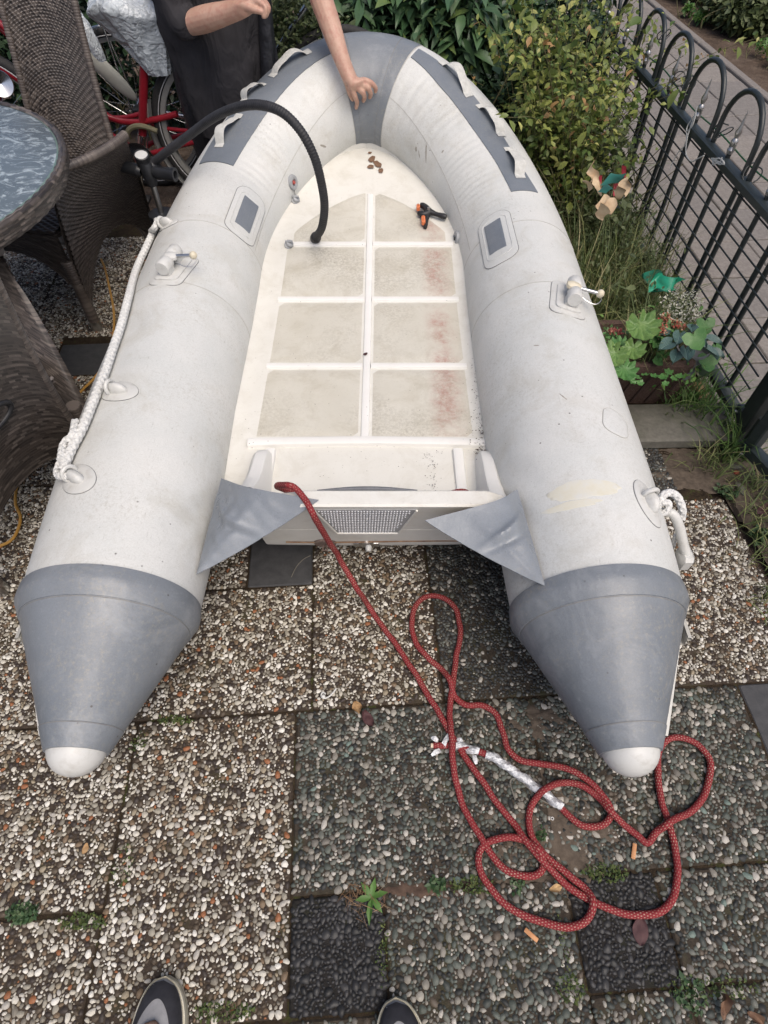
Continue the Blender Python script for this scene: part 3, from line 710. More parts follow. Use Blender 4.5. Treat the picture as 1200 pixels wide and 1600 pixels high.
# grey triangular flaps between tube and transom
def flap(A, M, B, C, sag, seed):
    """fabric corner hanging from the edge A-M-B down to C"""
    A, M, B, C = map(np.asarray, (A, M, B, C)); n = 44; idx = {}; V = []
    E = spline([A, M, B], 200); nn = nrm(np.cross(B - A, C - A)); nn = nn if nn[2] > 0 else -nn
    for i in range(n + 1):
        for j in range(n + 1 - i):
            a, b = i / n, j / n; t = a / max(1e-6, 1 - b) if b < 1 else 0; p = E[min(199, int(round(t * 199)))] * (1 - b) + C * b
            e = min(a, b, 1 - a - b) * 3
            w = .0045 * vnoise(np.array([p * 14]), seed)[0] + .011 * math.exp(-((b - .45 * a - .22) / .05) ** 2) - .009 * math.exp(-((b - .1 * a - .42) / .045) ** 2) + .0045 * vnoise(np.array([p * 42]), seed + 1)[0] + .004 * math.exp(-((t - .62) / .07) ** 2)
            p = p + nn * w * min(1, .15 + e) + np.array([0, 0, -sag * 4 * a * b])
            idx[i, j] = len(V); V.append(p)
    F = []
    for i in range(n):
        for j in range(n - i):
            F.append((idx[i, j], idx[i + 1, j], idx[i, j + 1]))
            if j < n - i - 1: F.append((idx[i + 1, j], idx[i + 1, j + 1], idx[i, j + 1]))
    V = np.array(V); m = len(V); F2 = [tuple(k + m for k in f[::-1]) for f in F]
    bd = [idx[i, 0] for i in range(n + 1)] + [idx[n - j, j] for j in range(1, n + 1)] + [idx[0, n - j] for j in range(1, n)]
    S = [(bd[k], bd[k] + m, bd[(k + 1) % len(bd)] + m, bd[(k + 1) % len(bd)]) for k in range(len(bd))]
    return np.concatenate([V, V - nn * .0016]), F + F2 + S
M_FLAP = fabric('flap_fabric', (.17, .19, .215), (.225, .247, .272), (.30, .31, .32), .3, .30, False, bumpy=.1)
obj('corner_flap', flap(.6 * on_tube(335, 748, .02) + .4 * at(335, 748, .42), at(392, 762, .437), at(498, 781, .434), on_tube(297, 897, .006), .012, 21), M_FLAP, boat)['label'] = 'grey triangular flap on the left of the transom'
obj('corner_flap', flap(on_tube(815, 768, .012), at(772, 783, .437), at(664, 813, .412), on_tube(849, 914, .006), .012, 33), M_FLAP, boat)['label'] = 'grey triangular flap on the right of the transom'

# patches, lugs and fittings -------------------------------------------------
def rrect(w, h, r, n=7):
    o = []
    for cx, cy, a0 in ((w / 2 - r, h / 2 - r, 0), (-w / 2 + r, h / 2 - r, 90), (-w / 2 + r, -h / 2 + r, 180), (w / 2 - r, -h / 2 + r, 270)):
        for k in range(n): a = R_(a0 + 90 * k / (n - 1)); o.append((cx + r * math.cos(a), cy + r * math.sin(a)))
    return o
def oval(w, h, n=40, p=1.0): return [(w / 2 * math.cos(a), h / 2 * math.sin(a) * (1 - (1 - p) * (math.cos(a) + 1) / 2)) for a in np.linspace(0, 2 * np.pi, n, endpoint=False)]
def patch(name, px, py, outline, off, m, rot=0.0, th=.004, par=None, label=None, dome=0.0, rings=8):
    """flat piece glued on the tube, centred where the photograph shows it; outline = (along, round) metres"""
    sd, s0, f0 = hit_tube(px, py)
    o = np.array(outline, float); ca, sa = math.cos(rot), math.sin(rot); o = o @ np.array([[ca, sa], [-sa, ca]])
    n = len(o); V = [tube_pt(sd, s0, f0, off + dome)[None]]; F = []
    for k in range(1, rings + 1):
        q = o * k / rings; V.append(tube_pt(sd, s0 + q[:, 0], f0 + q[:, 1] / TR, off + dome * (1 - (k / rings) ** 2) - (th * .3 if k == rings else 0)))
    q = o * 1.01; V.append(tube_pt(sd, s0 + q[:, 0], f0 + q[:, 1] / TR, off - th))
    for i in range(n):
        j = (i + 1) % n; F.append((0, 1 + i, 1 + j))
        for k in range(rings): F.append((1 + k * n + i, 1 + (k + 1) * n + i, 1 + (k + 1) * n + j, 1 + k * n + j))
    if sd < 0: F = [f[::-1] for f in F]
    ob = obj(name, (np.concatenate(V), F), m, par or boat)
    if label: ob['label'] = label
    return ob
def lines(name, px, py, outline, off, m, r, rot=0.0, par=None):
    sd, s0, f0 = hit_tube(px, py); o = np.array(outline, float); ca, sa = math.cos(rot), math.sin(rot); o = o @ np.array([[ca, sa], [-sa, ca]])
    return obj(name, tube(tube_pt(sd, s0 + o[:, 0], f0 + o[:, 1] / TR, off), r, 6, closed=True), m, par or boat)
def tframe(px, py):
    sd, s, f = hit_tube(px, py); p = tube_pt(sd, s, f); a = nrm(tube_pt(sd, s + .01, f) - p); b = nrm(tube_pt(sd, s, f + .02) - p); n = nrm(tube_pt(sd, s, f, .05) - p)
    return p, np.array([a, b, n])         # along, round (outward), normal
M_WPATCH = fabric('pad_fabric', (.53, .54, .525), (.59, .595, .575), (.42, .41, .37), .4)
# seat pads with a dark grip square
for px, py, gx, gy in ((384, 338, 385, 336), (776, 370, 774, 369)):
    pd = patch('seat_pad', px, py, rrect(.335, .125, .05), .0035, M_WPATCH)
    lines('seam', px, py, rrect(.337, .127, .051), .0015, M_LINE, .0011, par=pd)
    patch('grip_square', gx, gy, rrect(.20, .062, .003, 3), .0065, M_GREY2, par=pd)
    lines('seam', px, py, rrect(.26, .092, .03), .0038, M_WPATCH, .0012, par=pd)
# chafe strips along the bow with three grab straps each
for sd, A, Bp in ((-1, (335, 257), (517, 62)), (1, (820, 303), (650, 78))):
    _, sA, fA = hit_tube(*A); _, sB, fB = hit_tube(*Bp)
    ks, ki, ko = {-1: ([1.89, 2.15, 2.41, 2.65], [-.27, -.33, -.38, -.42], [.44, .46, .40, .24]), 1: ([1.70, 1.90, 2.15, 2.40, 2.575], [-.14, -.19, -.31, -.38, -.34], [.36, .22, .14, .06, -.02])}[sd]
    cs = tube_band('chafe_strip', sd, ks[0], ks[-1], 0, 1, .0032, M_GREY2, 60, 14, edges=lambda S, q: np.interp(S, ks, ki) * (1 - q) + np.interp(S, ks, ko) * q)
    for k, (e0, e1) in enumerate({-1: (((342, 232), (374, 180)), ((380, 160), (412, 132)), ((424, 122), (484, 80))), 1: (((688, 97), (735, 152)), ((748, 165), (786, 215)), ((793, 232), (815, 280)))}[sd]):
        _, s0, f0 = hit_tube(*e0); _, s1, f1 = hit_tube(*e1)
        t = np.linspace(0, 1, 26); V = []
        for a in t:
            h = .0055 + .030 * max(0, math.sin(math.pi * min(1, max(0, (a - .12) / .76)))) ** .8 * (1 + .35 * math.sin(7 * a + k))
            s = s0 + (s1 - s0) * a
            for w, dh in ((-.02, 0), (-.012, .001), (.012, .001), (.02, 0), (.012, -.0015), (-.012, -.0015)):
                V.append(tube_pt(sd, s, f0 + (f1 - f0) * a + w / TR + .02 * math.sin(5 * a), h + dh))
        F = grid_faces(26, 6, False, True).tolist() + [tuple(range(6)), tuple(range(25 * 6 + 5, 25 * 6 - 1, -1))]
        obj('grab_strap', (np.array(V), F), mat('webbing', (.42, .42, .39), .75, (.55, .55, .52), 60, .5, 700), cs)
# rope eyes on the left tube, one on the right
def rope_eye(px, py, w, h, rot, lug=(.06, .03, .024)):
    pt = patch('rope_eye', px, py, oval(w, h, 44), .0035, M_PLASTIC, rot, dome=.003)
    lines('seam', px, py, oval(w * 1.01, h * 1.01, 44), .0006, M_LINE, .0009, rot, par=pt)
    p, A = tframe(px, py); ca, sa = math.cos(rot), math.sin(rot); A2 = np.array([A[0] * ca + A[1] * sa, -A[0] * sa + A[1] * ca, A[2]])
    q = p + A2[2] * .004
    V, F = ellipsoid(q, (lug[0] / 2, lug[1] / 2, lug[2]), A2, 20, 12)
    obj('lug', (V, F), M_PLASTIC, pt)
    ring = np.array([q + A2[0] * (lug[0] * .30) + A2[1] * 0 + (A2[1] * math.cos(a) * .017 + A2[2] * (math.sin(a) * .017 + .010)) for a in np.linspace(0, 2 * np.pi, 20, endpoint=False)])
    obj('eye_ring', tube(ring, .0055, 8, closed=True), M_PLASTIC, pt)
    return p, A2
rope_eye(262, 351, .105, .050, R_(70))
rope_eye(183, 612, .110, .072, R_(75))
rope_eye(112, 748, .115, .078, R_(55))
rope_eye(1015, 785, .125, .072, R_(-15))
# oarlocks
for px, py, rot in ((271, 421, R_(-12)), (888, 468, R_(12))):
    bp = patch('oarlock', px, py, rrect(.175, .112, .028), .004, M_PLASTIC, rot)
    patch('oarlock_plate', px, py, rrect(.135, .078, .018), .010, M_PLASTIC, rot, .006, par=bp)
    p, A = tframe(px, py); ca, sa = math.cos(rot), math.sin(rot); A = np.array([A[0] * ca + A[1] * sa, -A[0] * sa + A[1] * ca, A[2]]); sd = 1 if px > 600 else -1
    lines('seam', px, py, rrect(.177, .114, .028), .0006, M_LINE, .0009, rot, par=bp)
    def W(a, b, c): return p + 1.25 * (A[0] * a + A[1] * b + A[2] * c)
    for s_ in (-1, 1):
        prof = [(.0005, -.023), (.020, -.023), (.0225, -.019), (.0225, .019), (.020, .023), (.0005, .023)]
        obj('yoke_jaw', lathe(prof, W(s_ * .027, .002, .026), A[0], 20), M_PLASTIC, bp)
        obj('yoke_foot', box(W(s_ * .027, .002, .012), (.038, .040, .028), A, .004), M_PLASTIC, bp)
    obj('yoke_bridge', box(W(.001, -.004, .034), (.032, .046, .022), A, .007), M_CREAM if sd > 0 else M_PLASTIC, bp)
    dirn = 1 if sd > 0 else -1
    e = W(.004, .062 if sd > 0 else -.066, .040)
    obj('oar_pin', rod(W(.001, 0, .034), e, .0052, 10), M_STEEL, bp)
    obj('pin_knob', ellipsoid(e, (.0125, .012, .0125), A, 14, 10), M_CREAM, bp)
    lp = spline([W(.001, 0, .03), W(-.014, -.035 if sd < 0 else .03, .022), W(-.018, -.062 if sd < 0 else .058, .022), W(-.004, -.074 if sd < 0 else .070, .030), W(.006, -.064 if sd < 0 else .062, .036)], 24)
    obj('retaining_wire', tube(lp, .0012, 5), M_STEEL, bp)
# valves with dangling caps
M_VALVE = mat('valve_grey', (.25, .26, .265), .45, (.34, .35, .36), 40)
for px, py, cx_, cy_ in ((457, 285, 463, 316), (443, 362, 453, 386), (714, 373, None, None)):
    p, A = tframe(px, py); axn = A[2]
    vv = obj('valve', lathe([(.0005, .004), (.012, .004), (.014, .010), (.019, .011), (.027, .008), (.029, .0), (.029, -.004)], p, axn, 24), M_VALVE, boat)
    obj('valve_core', lathe([(.0005, .012), (.005, .012), (.0075, .008), (.009, .003)], p, axn, 12), mat('valve_red', (.35, .06, .05), .5, (.4, .09, .07), 50) if cy_ == 316 else M_BLACKP, vv)
    if cx_:
        q = hitf(cx_, cy_); q = q + np.array([0, 0, .012])
        obj('tether', tube(spline([p + axn * .008, (p + q) / 2 + [0, 0, .004], q + [0, 0, .008]], 10), .0011, 5), M_BLACKP, vv)
        obj('valve_cap', join(lathe([(.0005, .012), (.010, .012), (.0135, .009), (.014, -.002), (.018, -.004), (.018, -.010), (.0005, -.010)], q, nrm([.4, -.5, .7]), 16), rod(q + [-.014, -.002, .012], q + [.014, -.010, .016], .004, 8)), M_VALVE, vv)
# smooth round-cornered patch, glue stain, tube skin marks on the right tube
patch('repair_patch', 962, 661, [(x * .9, y) for x, y in rrect(.105, .075, .03)], .0022, M_WPATCH, R_(15))
lines('seam', 962, 661, [(x * .9, y) for x, y in rrect(.106, .076, .03)], .0008, M_SEAM, .001, R_(15))
def blot(w, h, seed, n=64):
    r = np.random.default_rng(seed); a = np.arange(n) / n * 2 * np.pi; k = 1 + sum(.16 / (q ** .6) * np.cos(q * a + r.uniform(0, 6.3)) * r.uniform(.3, 1) for q in (2, 3, 5, 7, 11, 16))
    return [(h / 2 * math.sin(b) * c, w / 2 * math.cos(b) * c) for b, c in zip(a, k)]
M_GLUE = (lambda t: t.fin(t.ramp(t.noise(30, 6, .7), [(.3, (.55, .52, .41)), (.5, (.575, .555, .47)), (.7, (.56, .56, .525))]), .6, t.bump(t.noise(90, 4), .3, .001)))(NT('old_glue'))
patch('glue_stain', 912, 762, blot(.16, .055, 4), .0006, M_GLUE, 0, .0008)
patch('glue_stain', 893, 787, blot(.13, .022, 9), .0006, M_GLUE, 0, .0008)
M_SMEAR = mat('dark_smear', (.20, .18, .15), .7, (.38, .36, .32), 90)
for px_, py_, w_, h_, sd_, ro_ in ((666, 239, .07, .010, 14, -50), (650, 233, .02, .012, 15, -40), (505, 228, .05, .009, 16, 50), (692, 237, .012, .008, 17, 0), (655, 241, .03, .006, 21, -55), (1008, 610, .03, .003, 22, 60), (860, 215, .03, .003, 23, 40), (880, 620, .03, .003, 24, 60), (838, 540, .015, .004, 25, 20), (470, 560, .02, .003, 26, 30)):
    patch('dark_smear', px_, py_, blot(w_, h_, sd_, 48), .0005, M_SMEAR, R_(ro_), .0007, rings=2)
# moulded lifting handle with rope loop, outside the right tube
p, A = tframe(1038, 800)
hp = spline([at(1030, 800, .36), at(1050, 802, .37), at(1061, 822, .34), at(1068, 852, .29), at(1073, 870, .26)], 24)
hd = obj('lifting_handle', tube(hp, np.linspace(.011, .013, 24), 12), M_PLASTIC, boat)
q = at(1068, 872, .25); ax_ = np.array([nrm(at(1068, 872, .25) - at(1060, 850, .25)), [0, 0, 1.0], [1.0, 0, 0]]); ax_[2] = nrm(np.cross(ax_[0], ax_[1])); ax_[1] = np.cross(ax_[2], ax_[0])
obj('handle_block', box(q, (.05, .05, .036), ax_, .008), M_PLASTIC, hd)
def braid(a, L, r, k=4, pitch=.030):
    return r * .5 * np.maximum(np.abs(np.sin((a * k / 2 + L * np.pi / pitch))), np.abs(np.sin((a * k / 2 - L * np.pi / pitch)))) ** 2 - r * .25
M_ROPEW = (lambda t: t.fin(t.ramp(t.noise(120, 5, .7), [(.25, (.44, .44, .42)), (.6, (.64, .64, .62))]), .8, t.bump(t.noise(900, 3), .5, .001)))(NT('white_rope'))
def wrope(P, r, par, name='safety_rope', pitch=.019):
    P = spline(P, step=.0022); return obj(name, tube(P, r, 20, disp=lambda a, L: braid(a, L, r, 4, pitch)), M_ROPEW, par)
lp = [at(1026, 800, .375), at(1030, 783, .40), at(1043, 770, .41), at(1058, 776, .40), at(1066, 795, .37), at(1065, 810, .34)]
wrope(lp, .008, hd, 'rope_loop'); wrope([at(1033, 785, .40), at(1044, 786, .40), at(1042, 798, .385), at(1030, 803, .375)], .007, hd, 'rope_loop')
wrope([at(1054, 845, .27), at(1049, 858, .24), at(1056, 836, .3)], .005, hd, 'rope_loop')
# safety rope looped along the left tube
RPX = [(252, 347), (241, 348), (236, 360), (230, 385), (219, 425), (208, 470), (196, 515), (183, 553), (172, 583), (161, 610), (148, 640), (132, 675), (117, 703), (107, 722), (99, 742)]
sr = wrope([on_tube(x, y, .016) for x, y in RPX], .0098, boat)
wrope([on_tube(x, y, .022) for x, y in ((247, 346), (254, 354), (250, 363), (240, 364))], .0085, sr, 'rope_knot')
wrope([on_tube(x, y, .026) for x, y in ((128, 668), (122, 690), (110, 703), (103, 728))], .0085, sr, 'rope_knot')
wrope([on_tube(x, y, .018) for x, y in ((104, 722), (95, 735), (92, 748), (103, 750), (106, 735))], .0075, sr, 'rope_knot')

# ------------------------------------------------------------------ red rope
M_REDROPE = (lambda t: (lambda sp: t.fin(t.mix(
        t.math('MULTIPLY', t.math('LESS_THAN', t.math('FRACT', t.math('ADD', t.math('MULTIPLY', sp.outputs[0], 8.0), t.math('MULTIPLY', t.math('FLOOR', t.math('MULTIPLY', sp.outputs[1], 150.0)), .5))), .36),
               t.math('LESS_THAN', t.math('FRACT', t.math('MULTIPLY', sp.outputs[1], 150.0)), .46)),
        t.ramp(t.noise(200, 4, .7), [(.3, (.13, .010, .014)), (.7, (.24, .022, .026))]), t.ramp(t.noise(12, 4, .7), [(.35, (.40, .26, .20)), (.6, (.27, .10, .085)), (.75, (.44, .30, .23))])),
        .7, t.bump(t.noise(1500, 2), .4, .001), spec=.3))(_sep(t)))
def _sep(t):
    s = t.new('SeparateXYZ'); t.l(t.co('UV'), s.inputs[0]); return s
M_REDROPE = M_REDROPE(NT('red_rope'))
RR = .0078
def gp_(x, y, z=.0095): return at(x, y, z)
PATH = [(aty(735, 772, .95), None)]
pts = [aty(737, 775, .93), aty(722, 768, .95), aty(702, 772, .94), aty(690, 776, .93)]
inner = [np.array([.04, .93, .27]), np.array([-.05, .95, .265]), np.array([-.15, .93, .27])]
over = [aty(437, 762, .90), at(448, 758, .448), at(462, 762, .446), at(475, 778, .436), aty(490, 803, .79), aty(509, 838, .80), aty(532, 875, .82)]
ground1 = [(556, 918, .11), (577, 948, .02), (600, 982), (622, 1012), (648, 1052), (672, 1092), (694, 1130), (720, 1172), (750, 1216, .012), (780, 1258), (803, 1289), (823, 1315, .02), (850, 1347, .02), (883, 1381), (915, 1402, .01), (950, 1418),
           (987, 1430), (1027, 1427), (1050, 1403), (1057, 1360), (1053, 1320), (1046, 1290), (1034, 1250), (1027, 1205), (1030, 1172), (1045, 1156), (1068, 1154), (1094, 1166), (1111, 1198), (1101, 1243), (1074, 1270),
           (1045, 1287, .026), (1026, 1300), (1011, 1316), (996, 1305), (978, 1291), (955, 1268, .024), (935, 1246), (908, 1229), (882, 1224), (857, 1230, .034), (836, 1250), (826, 1284), (835, 1314, .012), (858, 1342), (890, 1369, .012), (914, 1387), (926, 1410, .024),
           (915, 1438), (886, 1449), (848, 1440), (803, 1422), (768, 1390), (748, 1350), (756, 1322), (785, 1309, .024), (818, 1313, .014), (843, 1330, .03), (849, 1352), (833, 1367), (803, 1364), (778, 1348), (757, 1318, .012), (740, 1288), (720, 1250), (708, 1195, .022), (706, 1150, .024),
           (703, 1115, .012), (707, 1075, .012), (713, 1030), (719, 985), (712, 951), (694, 935), (671, 932), (651, 944), (642, 972), (650, 1003), (668, 1027), (690, 1046), (703, 1062, .025), (711, 1086), (727, 1101), (754, 1103), (775, 1116), (786, 1146), (794, 1172), (812, 1188),
           (846, 1193), (889, 1202), (925, 1224), (949, 1252, .012), (955, 1272), (942, 1290), (915, 1290), (893, 1277), (875, 1260)]
rp = thing('red_rope', 'red braided rope with pale flecks, over the transom and looped on the tiles', 'rope', at(700, 1150))
P = pts + inner + over + [gp_(*q) for q in ground1]
P = spline(P, step=.004); P = P + .0022 * np.stack([vnoise(P * 26, 61), vnoise(P * 26, 62), 0 * P[:, 0]], 1)
ob = obj('braided_cord', tube(P, RR, 12), M_REDROPE, rp)
# the end of the rope is wrapped in torn silver tape
M_TAPE = (lambda t: t.fin(t.ramp(t.noise(70, 6, .75), [(.3, (.30, .31, .33)), (.5, (.58, .59, .6)), (.7, (.74, .75, .76))]), .32, t.bump(t.noise(120, 5, .7), .9, .004), .45))(NT('silver_tape'))
tp = spline([gp_(x, y, .011) for x, y in ((878, 1262), (858, 1245), (825, 1221), (797, 1201), (770, 1183), (752, 1176), (735, 1170), (716, 1166), (699, 1165))], 120)
def tapewrap(a, L): return .0016 * np.sin(L * 2 * np.pi / .045 + a) + .0018 * np.sin(L * 170 + 3 * a) * np.sin(L * 61 + a * 2)
obj('tape_wrap', tube(tp[:82], .0105, 14, disp=tapewrap), M_TAPE, rp)
obj('tape_wrap', tube(tp[88:112], .010, 14, disp=tapewrap), M_TAPE, rp)
obj('rope_end', tube(spline([tp[80], tp[90], tp[112], gp_(690, 1165, .012), gp_(677, 1165, .012)], 30), .0082, 12), M_REDROPE, rp)
obj('frayed_core', rod(gp_(677, 1165, .012), gp_(673, 1165, .012), .006, 10), mat('rope_core', (.62, .5, .36), .8, (.7, .6, .48), 90), rp)
for k, (x, y, dx, dy) in enumerate(((684, 1158, -10, -6), (694, 1160, 12, -18), (688, 1172, -14, 8), (741, 1180, 3, 14), (692, 1168, 4, -14), (722, 1160, -8, -6))):
    a = gp_(x, y, .016); b = gp_(x + dx, y + dy, .014 + .01 * RNG.random()); w = nrm(np.cross(b - a, [0, 0, 1])) * .005
    V = [a - w, a + w, (a + b) / 2 + w * 1.3 + [0, 0, .006], (a + b) / 2 - w * 1.1 + [0, 0, .002], b + w * .5, b - w * .7]; obj('tape_scrap', (np.array(V), [(0, 1, 2, 3), (3, 2, 4, 5)]), M_TAPE, rp)

# yellow garden cable under the chairs
M_CABLE = mat('yellow_cable', (.42, .22, .045), .5, (.52, .29, .07), 30)
yc = thing('garden_cable', 'thin yellow ochre cable snaking over the tiles under the wicker chairs', 'cable', at(150, 590))
obj('cable_run', tube(spline([at(x, y, .006) for x, y in ((158, 405), (164, 420), (172, 455), (178, 490), (176, 530), (165, 565), (148, 590), (132, 606), (117, 622), (100, 645), (60, 700), (30, 750), (24, 785), (32, 808), (26, 832), (12, 848), (-20, 858))], 160), .0048, 8), M_CABLE, yc)

# black spring clamp with orange jaws, lying on the boat floor
M_ORANGE = mat('orange_plastic', (.62, .16, .06), .45, (.7, .22, .09), 60)
ck = hitf(672, 345); cl = thing('spring_clamp', 'black spring clamp with orange jaw pads lying on the boat floor', 'clamp', ck)
def fp(x, y, h=.02): q = hitf(x, y); return q + [0, 0, h]
obj('handle', tube(spline([fp(669, 338), fp(680, 342), fp(690, 345), fp(697, 347)], 14), [.013, .013, .012, .011, .010, .009, .009, .009, .010, .010, .011, .011, .010, .008], 10), M_BLACKP, cl)
obj('handle', tube(spline([fp(668, 340, .014), fp(666, 348, .014), fp(665, 356, .014), fp(664, 361, .014)], 12), [.013, .012, .011, .010, .009, .009, .009, .009, .009, .009, .008, .007], 10), M_BLACKP, cl)
obj('jaw', tube(spline([fp(670, 338), fp(662, 330), fp(656, 328)], 10), [.014, .014, .014, .014, .013, .013, .012, .012, .011, .009], 10), M_BLACKP, cl)
obj('jaw', tube(spline([fp(670, 340), fp(661, 343), fp(653, 340)], 10), [.014, .014, .014, .013, .013, .012, .012, .011, .010, .008], 10), M_BLACKP, cl)
obj('jaw_pad', box(fp(653, 332, .02), (.014, .03, .022), None, .004), M_ORANGE, cl)
obj('jaw_pad', box(fp(661, 352, .02), (.015, .05, .022), None, .004), M_ORANGE, cl)
obj('hinge_pin', lathe([(.0005, .006), (.006, .006), (.006, -.03)], fp(669, 340, .035), (0, 0, 1), 12), M_STEEL, cl)

# ------------------------------------------------------------------ hand pump and its hose
pm = np.array([-.895, 2.34, 0.0]); pump = thing('hand_pump', 'black double handled air pump with pressure gauge and long hose over the left tube', 'air pump', pm)
M_PUMP = mat('pump_black', (.012, .013, .015), .38, (.022, .023, .026), 50, .15, 300)
hz = .50
obj('cylinder', lathe([(.0005, 0), (.085, 0), (.085, .012), (.05, .02), (.048, .30), (.052, .30), (.052, .325), (.0005, .33)], pm + [0, 0, .02], (0, 0, 1), 28), M_PUMP, pump)
obj('foot_plate', box(pm + [0, 0, .012], (.26, .16, .02), None, .006), M_PUMP, pump)
obj('piston_rod', rod(pm + [0, 0, .34], pm + [0, 0, hz], .011, 12), M_STEEL, pump)
pc = at(232, 268, hz)
obj('head', join(lathe([(.0005, .032), (.022, .032), (.026, .02), (.026, -.02), (.018, -.05), (.0005, -.05)], pc, (0, 0, 1), 20), lathe([(.024, .0), (.024, .05)], pc, nrm([.5, .4, .35]), 16)), M_PUMP, pump)
for a, b in ((at(222, 268, hz), at(183, 258, hz)), (at(238, 269, hz), at(274, 273, hz))):
    d = nrm(b - a); L = np.linalg.norm(b - a)
    h_ = obj('handle', lathe([(.012, 0), (.021, .01), (.0225, .02), (.0225, L - .012), (.024, L - .008), (.024, L), (.014, L), (.013, L - .03), (.0005, L - .032)], a, d, 20), M_PUMP, pump)
gx = at(222, 246, hz + .045); gd = nrm([.1, -.30, .95])
g = obj('gauge', lathe([(.0005, -.02), (.026, -.02), (.028, .0), (.028, .012), (.024, .014), (.0235, .010)], gx, gd, 24), M_PUMP, pump)
obj('gauge_dial', lathe([(.0235, .0102), (.0005, .0104)], gx, gd, 24), mat('dial_white', (.45, .45, .44), .4, (.52, .52, .5), 40), g)
HP = [at(238, 256, hz + .02), aty(262, 236, 2.33), aty(300, 208, 2.30), aty(335, 183, 2.24), aty(370, 168, 2.17), aty(405, 164, 2.10), aty(440, 175, 2.05), aty(470, 205, 2.02), aty(491, 245, 2.01), aty(502, 285, 2.02), aty(507, 322, 2.04), aty(503, 355, 2.08), hitf(494, 380) + [0, 0, .022]]
hp = spline(HP, step=.0022)
obj('hose', tube(hp, .0142, 14, disp=lambda a, L: .0006 * np.sign(np.sin(L * 2 * np.pi / .0088)) + 0 * a), M_RUBBER, pump)
e = hp[-1]; d = nrm(hp[-1] - hp[-12])
nz = obj('hose_nozzle', lathe([(.015, -.02), (.021, -.012), (.021, .012), (.016, .016), (.013, .03), (.009, .03), (.009, .02)], e, d, 18), M_BLACKP, pump)
obj('nozzle_lug', join(box(e + d * .036 + [.010, 0, 0], (.006, .016, .010)), box(e + d * .036 + [-.010, 0, 0], (.006, .016, .010))), M_BLACKP, nz)

